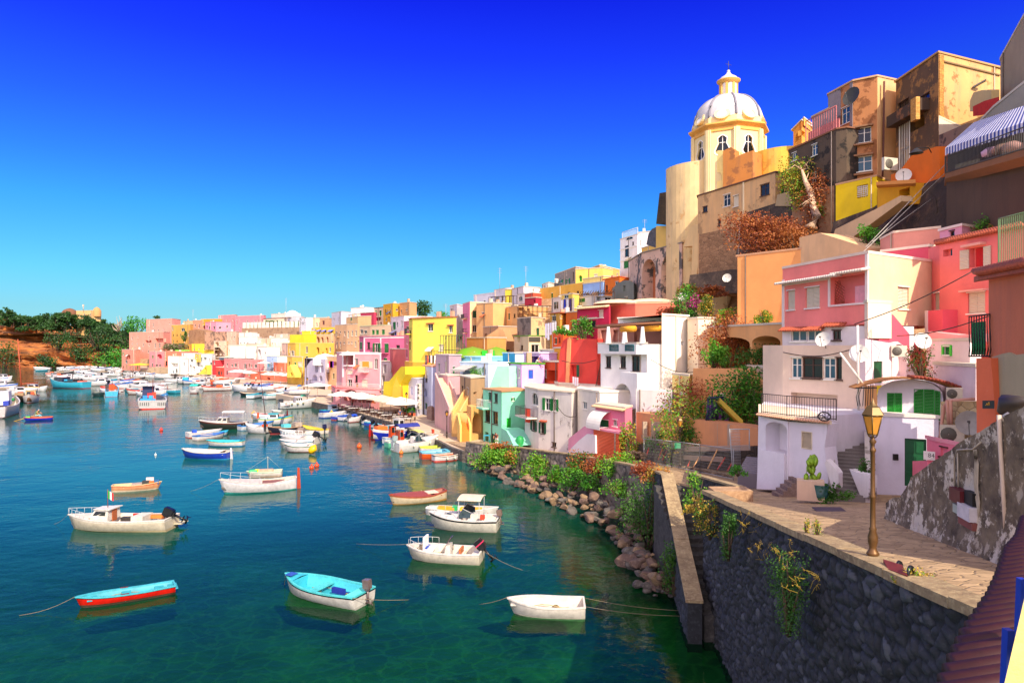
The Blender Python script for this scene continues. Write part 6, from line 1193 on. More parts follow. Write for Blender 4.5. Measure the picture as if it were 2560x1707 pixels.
mb=MB(); mb.tube([onw(2085,560),onw(2095,800),onw(2115,1100),onw(2150,1568+60)],.045,6); mb.build('drain_pipe',stucco('d8c4b0',.3),label='vertical cream pipe on the peeling wall',cat='pipe')
lp=thing('wall_lamp','dark cobra head lamp above the peeling stair wall','wall lamp',PZ('j',2150,540,15)); mb=MB(); p=PZ('j',2090,540,15.2); q=PZ('j',2300,430,14.6); mb.tube([p,p.lerp(q,.3)+Vector((0,0,.12)),p.lerp(q,.7)+Vector((0,0,.05)),q],[.12,.24,.14,.06],10); mb.build('housing',paint('3a302c',.5),lp); mb=MB(); mb.tube([p-Vector((0,0,.1)),p.lerp(q,.45)-Vector((0,0,.12))],[.08,.13],8); mb.build('lens',paint('d0ccc8',.2),lp)
# ---------------- foreground tiled eave & corner ----------------
root=thing('tiled_eave','dark red barrel tile eave running along the lower right edge','eave',(5.2,6,9)); mb=MB(); TL=paint('3c1216',.6,.2,0,8)
n=34
for i in range(n):
 t=i/(n-1); s_=t**1.0; v=lerpt([(0,1740),(.1,1655),(.2,1585),(.3,1530),(.45,1460),(.6,1405),(.8,1350),(1,1305)],t); ul=lerpt([(1305,2560),(1350,2548),(1380,2522),(1450,2500),(1500,2478),(1550,2445),(1600,2412),(1660,2385),(1740,2350)],v); Y=lerpt([(1305,9.5),(1460,7.2),(1600,5.2),(1740,4.2)],v); wd=.75; a=P(ul,v,Y); mb.tube([a,a+Vector((wd,.0,.12))],.5*abs(a.z-P(ul,v+22+14*(1-t),Y).z)+.035,10)
mb.build('tiles',TL,root)
mb=MB(); q=[P(2410,1720,4.3),P(2600,1720,4.3),P(2620,1310,9.3),P(2570,1315,9.5)]; q=[v-Vector((0,0,.12))for v in q]; mb.hexa([v-Vector((0,0,.3))for v in q]+q); mb.build('eave_slab',paint('3a1618',.8),root)
for i,(u,v0,v1,Y)in enumerate(((2515,1572,1712,3.3),(2548,1445,1600,3.9))):
 a=P(u,v1,Y); b=P(u+6,v0,Y); mb=MB(); mb.obox((a+b)/2,Vector((.017,0,0)),Vector((0,.02,0)),(b-a)/2); mb.build('blue_post',paint('1838b0',.4),label=('nearer bright blue balcony post in the lower right corner','farther bright blue balcony post at the right edge')[i],cat='post')
mb=MB(); pv=[P(2508,1720,3.0),P(2700,1720,3.0),P(2700,1480,3.0),P(2562,1490,3.0)]; mb.add(pv+[v+Vector((1.5,1.2,0))for v in pv],[(0,1,2,3),(4,7,6,5),(0,3,7,4),(3,2,6,7)]); mb.build('parapet_corner',stucco('d8c078',.2),label='yellow plaster parapet corner at the lower right',cat='wall')
ZN.update({'t':(0,1000,.20408),'y':(860,1080,.2423),'v':(100,1380,.20408),'w':(640,1380,.20408),'x':(1140,1400,.20408)})
HM={}
def hm(c,r=.35):
 return paint('%02x%02x%02x'%tuple(int(int(c[i:i+2],16)*.90)for i in(0,2,4)),r,.17,0,3.5)
def hull(root,Lg,B,fb,cols,sw=.75,p=2.3,rise=.55,srise=.08,deck=None,floor=.12,n=14,seats=(.25,.5),gun=.05,rake=.35,inter=None,plank=0):
 """cols: band, side, bottom, gunwale, interior"""
 def b(t):return B/2*((sw+(1-sw)*math.sin(min(1,t/.45)*math.pi/2))if t<.45 else max(.03,1-((t-.45)/.55)**p))
 def zz(t):return fb*(1+rise*max(0,(t-.3)/.7)**2+srise*max(0,(.3-t)/.3))
 def X(t,f):return Lg*(t-.5)-rake*fb*1.6*(1-f)*t**5
 rows=[]; fr=[1,.80,.12/fb,-.22/fb*.6]; bw=[1,.985,.90,.62]
 mb=MB(); vs=[]
 for i in range(n+1):
  t=i/n; bb=b(t); z=zz(t)
  for side in(1,-1):
   for f,w in zip(fr,bw):vs.append((X(t,f),side*bb*(w if f>0 else w*(1-.5*t)),z*f if f>.3 else fb*f))
 fs=[]; ms=[]
 for i in range(n):
  for s in(0,1):
   for j in range(3):
    a=i*8+s*4+j; q=(a,a+8,a+9,a+1); fs.append(q if s==1 else q[::-1]); ms.append(j)
  a=i*8+3; fs.append((a,a+8,a+12,a+4)); ms.append(2)
 k=len(mb.v); mb.v=[Vector(v)for v in vs]; mb.f=fs; mb.m=ms; mb.sm=[True]*len(fs)
 tr=[(0,4,5,1,0),(1,5,6,2,1),(2,6,7,3,2)]
 for q in tr:mb.f.append(q[:4]); mb.m.append(q[4]); mb.sm.append(False)
 e=n*8
 for q in tr:mb.f.append(tuple(e+x for x in reversed(q[:4]))); mb.m.append(q[4]); mb.sm.append(False)
 mb.build('hull',[hm(c)for c in cols[:3]],root,local=True)
 g=.035+B*.02; m=MB(); vs=[]
 for i in range(n+1):
  t=i/n; bb=b(t); z=zz(t)
  for s in(1,-1):
   w=bb*s; wi=max(0.0,bb-g*1.6)*s; x=X(t,1)+(0 if i<n else .02); vs+=[(x,w+s*.02,z-gun),(x,w+s*.02,z+.012),(x if i<n else x-g*2,wi,z+.012),(x if i<n else x-g*2,wi,z-gun)]
 for i in range(n):
  for s in(0,1):
   for j in range(4):
    a=i*8+s*4+j; a2=i*8+s*4+(j+1)%4; q=(a,a+8,a2+8,a2); m.f.append(q[::-1]if s==0 else q); m.m.append(0); m.sm.append(False)
 m.v=[Vector(v)for v in vs]; m.hexa([(X(0,1)-.02,-b(0),zz(0)-gun),(X(0,1)+g,-b(0),zz(0)-gun),(X(0,1)+g,b(0),zz(0)-gun),(X(0,1)-.02,b(0),zz(0)-gun),(X(0,1)-.02,-b(0),zz(0)+.014),(X(0,1)+g,-b(0),zz(0)+.014),(X(0,1)+g,b(0),zz(0)+.014),(X(0,1)-.02,b(0),zz(0)+.014)])
 m.build('gunwale',hm(cols[3],.45),root,local=True)
 m=MB(); vs=[]
 for i in range(n+1):
  t=i/n; bb=max(0,b(t)-g*1.4); x=X(t,1)+(g if i==0 else(-g*2.5 if i==n else 0)); fz=floor+.25*fb*max(0,t-.75)*4
  for s in(1,-1):vs+=[(x,s*bb,zz(t)-.02),(x,s*bb*.80,fz)]
 for i in range(n):
  a=i*4; m.f+=[(a,a+1,a+5,a+4),(a+2,a+6,a+7,a+3),(a+1,a+3,a+7,a+5)]; m.m+=[0,0,1 if inter else 0]; m.sm+=[True,True,False]
 m.f+=[(0,2,3,1)]; m.m+=[0]; m.sm+=[False]; m.v=[Vector(v)for v in vs]
 m.build('interior',[hm(cols[4],.6),hm(inter or cols[4],.7)],root,local=True)
 for t in seats:
  bb=b(t)*.93; z=zz(t)*.72; m=MB(); w=.12+.02*Lg; m.box((X(t,1)-w,-bb,z-.05),(X(t,1)+w,bb,z)); m.build('seat',hm(cols[3]if not inter else cols[4],.5),root,local=True)
 if deck:
  m=MB(); t0=deck; vs=[]; nn=8
  for i in range(nn+1):
   t=t0+(1-t0)*i/nn; bb=max(.01,b(t)-g); x=X(t,1)-(g*2.2 if i==nn else 0); vs+=[(x,bb,zz(t)+.004),(x,0,zz(t)+.05*fb*2),(x,-bb,zz(t)+.004)]
  for i in range(nn):a=i*3; m.f+=[(a,a+1,a+4,a+3),(a+1,a+2,a+5,a+4)]; m.m+=[0,0]; m.sm+=[True,True]
  m.v=[Vector(v)for v in vs]; m.add([(X(t0,1),b(t0)-g,zz(t0)),(X(t0,1),-b(t0)+g,zz(t0)),(X(t0,1),-b(t0)*.75,floor),(X(t0,1),b(t0)*.75,floor)],[(0,1,2,3)])
  m.build('foredeck',hm(cols[4]if deck>.6 else cols[3],.5),root,local=True)
 return b,zz,X
def mboat(label,bow,stern,cols,B=None,fb=.5,group=None,z0=0,name='boat',cat='boat',zone='s',extra=None,near=0,**k):
 zo=ZN[zone]; pb=onz(U(zone,bow[0]),Vv(zone,bow[1]),z0); ps=onz(U(zone,stern[0]),Vv(zone,stern[1]),z0); d=pb-ps; Lg=d.length; B=B or Lg*.34
 if near:Lg=near
 c=(pb+ps)/2+Vector((0,B*.4,0)); c.z=z0; r=thing(name,label,cat,c,math.atan2(d.y,d.x),group)
 if z0==0:r.rotation_euler=(rnd.uniform(-.03,.03),rnd.uniform(-.012,.012),math.atan2(d.y,d.x))
 fn=hull(r,Lg,B,fb,[x for x in cols],**k)
 for e in(extra or()):e(r,Lg,B,fb,*fn)
 if z0==0 and Lg<9:
  m=MB()
  for q in range(3):c_=Vector((fn[2](rnd.uniform(.15,.7),1),rnd.uniform(-.3,.3)*B,.16)); m.lathe(c_,[(.10,0),(.17,.03),(.10,.07)],9)
  a_=Vector((fn[2](.2,1),-.2*B,.2)); m.tube([a_+Vector((Lg*.12*i,.12*B*math.sin(i*1.9),.02*i))for i in range(5)],.018,4)
  m.build('rope_coil',paint('a08c64',.9),r,local=True)
 return r
BLK=paint('14161a',.3,.1)
def outboard(side=0,tilt=.9,col=None,s=1.0,stripe=None):
 def f(r,Lg,B,fb,b,zz,X):
  m=MB(); x=-Lg/2-.05; z=zz(0); a=tilt; d=Vector((-math.sin(a),0,-math.cos(a))); u=Vector((-math.cos(a),0,math.sin(a)))
  o=Vector((x-.05,side*B*.3,z+.12)); up=-d; fw=Vector((0,1,0)).cross(up)
  t=MB(); t.obox(o+up*.28*s,fw*.2*s,Vector((0,.15*s,0)),up*.24*s); t.obox(o+up*.28*s+fw*0,fw*.23*s,Vector((0,.12*s,0)),up*.17*s); t.obox(o+up*.05*s,fw*.13*s,Vector((0,.1*s,0)),up*.1*s)
  t.tube([o,o+d*.75*s],[.07*s,.045*s],6); t.tube([o+d*.72*s-fw*.18*s,o+d*.72*s+fw*.16*s],[.03*s,.06*s],6); t.obox(o+d*.52*s,fw*.16*s,Vector((0,.07*s,0)),up*.015)
  for k in range(3):g=2*math.pi*k/3; t.obox(o+d*.72*s-fw*.2*s+(Vector((0,math.cos(g),0))+up*math.sin(g))*.08*s,fw*.01,Vector((0,math.cos(g),0))*.07*s+up*math.sin(g)*.07*s,(Vector((0,-math.sin(g),0))+up*math.cos(g))*.03*s)
  p=t.build('outboard',col or BLK,r,local=True)
  if stripe:q=MB(); q.obox(o+up*.3*s,fw*.235*s,Vector((0,.153*s,0)),up*.03*s); q.build('stripe',paint(stripe,.4),p,local=True)
 return f
def cabin(t0,t1,h,col='eae4da',w=.62,rake_=.3,roofc=None,wins=1,roofo=.05,z0f=0):
 def f(r,Lg,B,fb,b,zz,X):
  x0,x1=X(t0,1),X(t1,1); w0,w1=b(t0)*w,b(t1)*w; z=(zz(t0)if not z0f else z0f)*.98; q=[(x0,-w0,z-.1),(x1,-w1,z-.1),(x1,w1,z-.1),(x0,w0,z-.1),(x0,-w0*.9,z+h),(x1-rake_*h,-w1*.85,z+h),(x1-rake_*h,w1*.85,z+h),(x0,w0*.9,z+h)]
  m=MB(); m.hexa(q); c=m.build('cabin',hm(col),r,local=True)
  m=MB(); e=roofo; m.hexa([(x0-e*3,-w0-e,z+h+.002),(x1-rake_*h+e*2,-w1*.9-e,z+h+.002),(x1-rake_*h+e*2,w1*.9+e,z+h+.002),(x0-e*3,w0+e,z+h+.002),(x0-e*3,-w0-e,z+h+.05),(x1-rake_*h+e*2,-w1*.9-e,z+h+.05),(x1-rake_*h+e*2,w1*.9+e,z+h+.05),(x0-e*3,w0+e,z+h+.05)]); m.build('roof',hm(roofc or col),c,local=True)
  if wins:
   m=MB(); ns=wins
   for s in(1,-1):
    for i in range(ns):
     a=(i+.15)/ns; bq=(i+.85)/ns
     def sp(t,hh):
      xx=x0+(x1-x0)*t-rake_*h*hh*t; ww=(w0+(w1-w0)*t)*(1-.1*hh-.05*hh*t)+.012; return(xx,s*ww,z+h*hh)
     m.add([sp(a,.4),sp(bq,.4),sp(bq,.85),sp(a,.85)],[(0,1,2,3)if s<0 else(3,2,1,0)])
   m.add([(x1+.012-rake_*h*.35,-w1*.75,z+h*.35),(x1+.012-rake_*h*.35,w1*.75,z+h*.35),(x1+.012-rake_*h*.88,w1*.7,z+h*.88),(x1+.012-rake_*h*.88,-w1*.7,z+h*.88)],[(0,1,2,3)])
   m.build('window',GLS,c,local=True)
 return f
def canopy(t0,t1,h,col='ece6da',th=.05,w=.9,arch=.1):
 def f(r,Lg,B,fb,b,zz,X):
  x0,x1=X(t0,1),X(t1,1); ww=B/2*w; z=zz(.4)+h; m=MB(); vs=[]; n=6
  for i in range(n+1):
   y=-ww+2*ww*i/n; dz=arch*(1-(2*i/n-1)**2); vs+=[(x0,y,z+dz),(x1,y,z+dz),(x0,y,z+dz-th),(x1,y,z+dz-th)]
  for i in range(n):a=i*4; m.f+=[(a,a+4,a+5,a+1),(a+2,a+3,a+7,a+6),(a,a+2,a+6,a+4),(a+1,a+5,a+7,a+3)]; m.m+=[0]*4; m.sm+=[False]*4
  m.v=[Vector(v)for v in vs]; m.f+=[(0,1,3,2),(n*4,n*4+2,n*4+3,n*4+1)]; m.m+=[0,0]; m.sm+=[False]*2
  c=m.build('canopy',paint(col,.7),r,local=True); m=MB()
  for x in(x0+.1,x1-.1):
   for s in(1,-1):m.tube([(x,s*ww*.92,zz(.4)-.1),(x,s*ww*.92,z)],.02,5)
  m.build('frame',paint('b8b8b8',.3),c,local=True)
 return f
def fenders(ts,side=-1,col='f0eadc',ln=.45,r_=.08):
 def f(r,Lg,B,fb,b,zz,X):
  for t in ts:m=MB(); c=Vector((X(t,1),side*(b(t)+r_+.02),zz(t)-.1)); m.tube([c,c-Vector((0,0,.06)),c-Vector((0,0,ln-.06)),c-Vector((0,0,ln))],[r_*.4,r_,r_,r_*.4],8); m.tube([c,c+Vector((0,-side*.05,.15))],.012,4); m.build('fender',paint(col,.5),r,local=True)
 return f
def rudder(col='9a3a1c',h=.7):
 def f(r,Lg,B,fb,b,zz,X):m=MB(); x=-Lg/2-.06; z=zz(0); m.hexa([(x-.35,-.03,-.3),(x,-.03,-.3),(x,.03,-.3),(x-.35,.03,-.3),(x-.2,-.03,z+h),(x-.02,-.03,z+h),(x-.02,.03,z+h),(x-.2,.03,z+h)]); m.build('rudder',hm(col),r,local=True)
 return f
def mast(t,h,r_=.05,col='6a2a20',lean=0,boom=0):
 def f(r,Lg,B,fb,b,zz,X):
  m=MB(); x=X(t,1); m.tube([(x,0,.2),(x+lean,0,h)],[r_,r_*.6],6)
  if boom:m.tube([(x,0,zz(t)+.9),(x-boom,0,zz(t)+1.0)],r_*.7,5)
  for e in(Lg/2,-Lg/2):m.tube([(x+lean,0,h*.97),(e,0,zz(.9)if e>0 else zz(0))],.01*max(1,Lg/6),3)
  m.build('mast',paint(col,.6),r,local=True)
 return f
def rail(t0=.6,t1=1,h=.45,col='c8c8c4',r_=.014,st=5):
 def f(r,Lg,B,fb,b,zz,X):
  m=MB()
  for s in(1,-1):
   pts=[Vector((X(t0+(t1-t0)*i/8*.985,1),s*b(t0+(t1-t0)*i/8*.985)*.93,zz(t0+(t1-t0)*i/8)+h))for i in range(9)]; m.tube(pts,r_,4)
   for i in range(0,9,2):m.tube([pts[i],pts[i]-Vector((0,0,h))],r_*.8,4)
  m.build('rail',paint(col,.3),r,local=True)
 return f
def cover(t0,t1,h,col):
 def f(r,Lg,B,fb,b,zz,X):
  m=MB(); vs=[]; n=10; k=6
  for i in range(n+1):
   t=t0+(t1-t0)*i/n
   for j in range(k+1):y=-1+2*j/k; vs.append((X(t,1),y*b(t)*.98,zz(t)+.02+h*(1-y*y)*math.sin(math.pi*(i+.3)/(n+.6))+.02*math.sin(i*2.1+j)))
  m.add(vs,[(i*(k+1)+j,(i+1)*(k+1)+j,(i+1)*(k+1)+j+1,i*(k+1)+j+1)for i in range(n)for j in range(k)],0,True); m.build('cover',paint(col,.8),r,local=True)
 return f
def boxes(lst):
 def f(r,Lg,B,fb,b,zz,X):
  for nm,t,y,z,sx_,sy,sz,c in lst:m=MB(); m.obox((X(t,1),y*B/2,z),Vector((sx_/2,0,0)),Vector((0,sy/2,0)),Vector((0,0,sz/2))); m.build(nm,paint(c,.6),r,local=True)
 return f
def rope(p,q,sag=.15,label=None,name='mooring_rope'):
 def f(r,Lg,B,fb,b,zz,X):
  m=MB(); a=Vector((X(p[0],1),p[1],zz(p[0]))); c=Vector(q); pts=[a.lerp(c,i/6)-Vector((0,0,sag*math.sin(math.pi*i/6)))for i in range(7)]; m.tube(pts,.010,4); m.build(name,paint('8a7c60',.8),r,local=True)
 return f
def flag(t,h):
 def f(r,Lg,B,fb,b,zz,X):
  x=X(t,1); z=zz(t)+h; m=MB(); m.tube([(x,0,z),(x,0,z+1.25)],.02,5); p=m.build('flag_pole',paint('8a3020',.5),r,local=True)
  for i,c in enumerate(('189a3c','f0f0ea','d83038')):
   m=MB(); y0,y1=.02+.13*i,.15+.13*i; m.hexa([(x-y0,-.004,z+.95-.4*y0-.3),(x-y1,.02,z+.95-.5*y1-.32),(x-y1,.028,z+.95-.5*y1-.32),(x-y0,.004,z+.95-.4*y0-.3),(x-y0,-.004,z+1.2-.6*y0),(x-y1,.02,z+1.2-.6*y1),(x-y1,.028,z+1.2-.6*y1),(x-y0,.004,z+1.2-.6*y0)]); m.build('flag_stripe',paint(c,.8),p,local=True)
 return f
def console(t,col='d8a8a8'):
 def f(r,Lg,B,fb,b,zz,X):x=X(t,1); m=MB(); m.hexa([(x-.25,-.35,.15),(x+.2,-.35,.15),(x+.2,.35,.15),(x-.25,.35,.15),(x-.2,-.3,zz(t)+.35),(x+.02,-.3,zz(t)+.3),(x+.02,.3,zz(t)+.3),(x-.2,.3,zz(t)+.35)]); c=m.build('console',hm('e8e2d8'),r,local=True); m=MB(); m.hexa([(x+.02,-.33,zz(t)+.3),(x+.06,-.33,zz(t)+.28),(x+.06,.33,zz(t)+.28),(x+.02,.33,zz(t)+.3),(x-.25,-.27,zz(t)+.75),(x-.22,-.27,zz(t)+.75),(x-.22,.27,zz(t)+.75),(x-.25,.27,zz(t)+.75)]); m.build('windscreen',glass('6a4058',.05),c,local=True); m=MB(); m.lathe((0,0,0),[(.16,0),(.19,.02),(.16,.03)],12); m.v=[Vector((x-.3-v.z,v.x,zz(t)+.15+v.y))for v in m.v]; m.build('wheel',BLK,c,local=True)
 return f
def windscreen(t,h=.5,w=.8):
 def f(r,Lg,B,fb,b,zz,X):
  x=X(t,1); ww=b(t)*w; z=zz(t)+.1; m=MB(); m.add([(x,-ww,z),(x,ww,z),(x-.35,ww*.9,z+h),(x-.35,-ww*.9,z+h),(x-.9,ww,z),(x-.9,ww*.92,z+h*.6),(x-.9,-ww,z),(x-.9,-ww*.92,z+h*.6)],[(0,1,2,3),(1,4,5,2),(6,0,3,7)]); m.build('windscreen',glass('24343c',.05),r,local=True); m=MB(); m.tube([(x-.9,-ww*.92,z+h*.6),(x-.35,-ww*.9,z+h),(x-.35,ww*.9,z+h),(x-.9,ww*.92,z+h*.6)],.02,4); m.build('screen_frame',paint('c8c8c8',.3),r,local=True)
 return f
CR,WH,TQ,RD,BU='ddcfb4','ece6da','30b4c4','d81c10','1a3c9c'
Bt=[]
mboat('cream motorboat with a little cabin and an Italian tricolour flag',(147,1330),(412,1332),['efe4d0',CR,'c8b48c','f0e8d8','e8dcc8'],B=2.5,fb=.75,sw=.8,rise=.35,deck=.74,seats=(.12,),extra=[cabin(.56,.78,.62,'ece4d4',.6,.9,wins=1),boxes([('wooden_door',.555,0,.95,.05,.5,.75,'a8582a'),('red_board',.36,-.1,.7,.35,.08,.6,'c02818'),('canvas_cover',.28,.1,.75,.8,1.3,.45,'c8c4b4'),('orange_chest',.16,-.3,.75,.9,.4,.22,'d87a30'),('dark_locker',.48,-.5,.45,.8,.4,.4,'3a3430')]),flag(.62,.62),outboard(0,1.15,None,1.35),rail(.78,1,.4),boxes([('swim_platform',-.03,-.5,.25,.7,.9,.06,'c8c0a0')]),rope((1,0),(5.6,-1.2,0))])
mboat('small red and cream dinghy piled with fishing gear',(395,1224),(270,1232),['d84024','e8a070','d8c0a0','e8c890','e8c88c'],B=1.5,fb=.5,sw=.5,rise=.3,seats=(.3,),extra=[boxes([('crate',.68,.2,.55,.6,.5,.4,'30302c'),('white_board',.75,.3,.7,.6,.04,.6,'d8c8c0'),('orange_bucket',.8,-.2,.55,.35,.35,.35,'e86820'),('blue_crate',.9,0,.62,.35,.4,.35,'205a8c'),('net_heap',.5,0,.45,.8,.7,.25,'a89484')])])
mboat('long narrow turquoise skiff with a bright red side',(172,1530),(425,1486),['10242c',RD,'4a3a2c','4cc0cc','3cb0c0'],B=1.15,fb=.42,sw=.85,rise=.3,p=3.2,seats=(.02,.16,.50,.84),inter='c85040',n=16,extra=[rope((1,0),(4.3,-.3,0)),boxes([('white_float',.25,.1,.2,.45,.25,.12,'e8e0d0'),('oar_rest',.52,-.95,.45,.35,.06,.06,'6a2420'),('oar_rest',.52,.95,.45,.35,.06,.06,'6a2420')])])
mboat('round bellied turquoise dinghy with a white hull and small outboard',(700,1486),(902,1530),['102a3a','d8d4cc','b8b4ac','58d4d4','40c4d8'],B=2.05,fb=.62,sw=.82,rise=.35,p=2.4,deck=.80,seats=(.55,),n=18,extra=[outboard(-.15,.1,paint('6a5a58',.3),.9),boxes([('stern_deck',.07,0,.6,.55,1.7,.05,'60e0c8'),('blue_bench',.33,-.1,.42,.75,.18,.26,'1c2c8c'),('stone_anchor',.58,0,.28,.3,.25,.2,'b89478'),('white_can',.17,.35,.3,.25,.25,.2,'e4e4e0'),('oar',.28,-.2,.38,1.3,.08,.05,'2a5c90')]),boxes([('painted_patch',.90,.1,.87,.45,.5,.01,'2c50a8')]),rope((.85,.5),(.2,.1,.35),.2),rope((0,.9),(-4.0,-1.6,0),.05),rope((1,0),(2.9,-.3,.0),.05)])
mboat('battered white dinghy with rusty stains and two stern lines',(1268,1545),(1465,1549),['e8e0d4','e4dcd2','d0c8bc','f0e8dc','ecdfca'],B=1.6,fb=.55,sw=.85,rise=.3,p=2.4,seats=(.9,),n=16,extra=[boxes([('rust_patch',.5,.1,.14,.6,.25,.02,'b86428'),('red_tray',.52,.3,.3,.5,.2,.08,'c84018'),('oar',.45,-.1,.2,1.9,.05,.04,'8c7a6c'),('oar',.38,.15,.2,1.6,.05,.04,'5c6c8c'),('rust_patch',.3,-.4,.14,.4,.2,.02,'c87830')]),rope((1,0),(3.2,-.9,0),.05),rope((0,.55),(-6.2,.6,.3),.1),rope((0,-.5),(-6.2,0,.3),.1)])
mboat('cream open motorboat with a console and a big black outboard',(1012,1404),(1203,1414),['f0e8dc','e8dcc8','d8ccb8','f4ece0','ecdcc4'],B=1.9,fb=.62,sw=.88,rise=.25,p=3.2,deck=.83,seats=(.08,.28),n=16,extra=[console(.45),outboard(0,.75,None,1.15,'c83058'),rail(.62,.97,.38),boxes([('lounge_back',.74,.1,1.0,.12,.8,.7,'ece8e4'),('white_cushion',.68,.1,.66,.6,1.0,.1,'f0ece8'),('blue_cushion',.72,.1,.74,.2,.8,.05,'2048a8'),('wood_bench',.27,0,.62,.12,.8,.3,'b86a3c')]),rope((1,0),(6.2,-2.0,0),.05),rope((0,0),(-6,1.6,.0),.2)])
mboat('white cabin cruiser with a raised sunroof and an orange fender',(1068,1326),(1245,1333),['20242a','e2dccc','c8c0b0','f2ece4','eae2d8'],B=2.2,fb=.8,sw=.85,rise=.35,p=2.6,deck=.5,seats=(.1,),n=16,extra=[windscreen(.55,.6),canopy(.22,.55,1.35,'d8c8b0'),rail(.6,1,.4),fenders((.42,),-1,'e8dcc0',.6,.09),fenders((.2,),-1,'ee4a20',.45,.16),boxes([('stern_seat',.1,0,.7,.7,1.6,.35,'e8dcc4'),('red_cushion',.24,-.3,.75,.3,.3,.3,'d84a30'),('hatch',.72,0,.98,.5,.4,.03,'3c4450'),('porthole',.62,-.85,.85,.25,.02,.12,'2a3440')]),outboard(0,.2,paint('6e5a50',.5),.8),rope((1,0),(3.6,-1.2,0),.05)])
mboat('white rowing boat with an orange sail roll behind the cabin cruiser',(1246,1298),(1064,1290),['f0ece4','e8e4dc','d8d0c4','f4f0e8','e8e0d4'],B=1.6,fb=.5,sw=.3,rise=.5,seats=(.2,.5),extra=[boxes([('orange_tarp',.28,0,.5,1.3,.6,.25,'f0a020'),('orange_tarp',.62,0,.5,1.6,.5,.22,'f0b030'),('green_bag',.4,-.1,.55,.35,.4,.35,'1cb060')])])
mboat('cream gozzo with a brown wooden deck and red gunwale',(968,1268),(1110,1252),['c87850','e4d0ac','c89040','a84a30','b87a64'],B=1.9,fb=.6,sw=.45,rise=.45,srise=.3,deck=.3,seats=(.15,),extra=[fenders((.35,.62),-1,'f0e4c8',.22,.13),boxes([('hatch',.25,0,.68,.9,.9,.06,'e0c8b0')]),rope((1,0),(1.1,-.9,-.1),.05)])
mboat('long white wooden boat with a row of fenders and a red rudder',(535,1240),(732,1226),['e8e4ea','e6e0dc','3a9a90','e8d8c8','e0c8b4'],B=2.3,fb=.8,sw=.35,rise=.5,srise=.35,deck=.45,seats=(.12,),n=18,extra=[fenders((.12,.28,.42,.72,.88),-1,'ece2d0',.7,.11),rudder('b8401c',.75),rail(.48,.99,.55),boxes([('well',.3,0,.62,1.8,1.3,.3,'8a5844'),('blue_line',.5,0,.3,.01,.01,.01,'4058b0')]),rope((1,0),(5.4,-1.6,0),.1)])
mboat('scruffy pale green and white boat tied behind the long white boat',(608,1196),(699,1192),['b8e0b8','ece0d0','c8a890','d8e8c8','e0c8a8'],B=1.8,fb=.5,sw=.7,rise=.2,seats=(.3,.6),extra=[mast(.4,1.9,.03,'b8a890'),boxes([('green_net',.8,0,.55,.7,.9,.2,'50c878'),('yellow_bag',.7,-.2,.55,.4,.4,.25,'f0d820'),('plank_heap',.45,.1,.55,1.3,.7,.25,'d8a888')])])
mboat('royal blue hulled boat with a broad cream cover',(445,1146),(566,1150),[BU,'2040b4','3090d0','e8dccc','e8d4c0'],B=2.2,fb=.75,sw=.6,rise=.35,deck=.5,seats=(.1,),extra=[cover(.15,.98,.12,'ecdccc'),fenders((.42,.88),-1,'f0e4d4',.5,.1),rudder('e8e4e8',.4)])
mboat('turquoise decked boat with a yellow stripe on a white side',(508,1117),(602,1117),['e8c830','e4e0dc','2878a8','38c4d4','34c0d4'],B=2.1,fb=.6,sw=.5,rise=.3,deck=.4,seats=(.2,),extra=[cover(.1,.95,.1,'38c8d8')])
mboat('blue and white open boat in the small group left of centre',(556,1094),(480,1103),['2a78c8','ece4dc','b8a8a0','2070c8','2468b8'],B=1.9,fb=.55,sw=.7,rise=.4,extra=[boxes([('net',.4,0,.45,1.4,.8,.2,'c8b8a0')])])
mboat('white open boat with a red stern in the small group left of centre',(549,1088),(461,1096),['ece4e0','e8dcd8','c82818','e4dcd4','e0d4c8'],B=1.9,fb=.65,sw=.8,rise=.3,extra=[boxes([('blue_drum',.2,0,.75,.5,.5,.5,'2858c8')])])
mboat('small cyan boat tucked at the right of the small left group',(566,1088),(530,1092),['40c0d0','e0e0e0','40a0c0','30b0d0','30b0d0'],B=1.5,fb=.45)
mboat('dark varnished launch with a white cabin canopy and blue fenders',(487,1077),(612,1074),['6a2a1c','2a2e26','1e5a3a','e8e0d4','a89080'],B=2.8,fb=1.05,sw=.6,rise=.35,deck=.55,seats=(.1,),extra=[cabin(.4,.66,.75,'d8d0c0',.7,.8,'f0ece4',2),canopy(.06,.5,1.55,'f2eee8'),fenders((.25,.42,.6),-1,'3058c0',.6,.12),rail(.66,1,.5),rope((1,0),(5,-1.5,0),.05)])
mboat('old blue boat moored behind the white boat with blue windows',(680,1070),(592,1078),['3c8cd8','d8dce0','7aa0c0','2a80d0','2878c8'],B=2.2,fb=.7,sw=.7)
mboat('white boat with two blue side windows in the central group',(607,1082),(665,1084),['ece8e4','e4e0dc','b8b0a8','ece8e0','e4dcd0'],B=2.2,fb=.85,sw=.8,deck=.4,extra=[boxes([('side_window',.5,-1.02,.55,.9,.03,.35,'1c2ca8'),('side_window',.2,-1.02,.55,.9,.03,.35,'1c2ca8'),('orange_gear',.15,0,1.0,.6,.6,.4,'e85a28')])])
mboat('long black hulled working boat with a man standing amidships',(662,1088),(748,1080),['201c2c','1e1e30','a83030','c8a078','a87858'],B=2.1,fb=.8,sw=.5,rise=.4,extra=[boxes([('cyan_box',.45,0,1.0,1.1,.9,.45,'58c8d0'),('net_pile',.12,0,1.0,1.0,1.0,.8,'a89888')]),mast(.1,2.4,.04,'8a8078')])
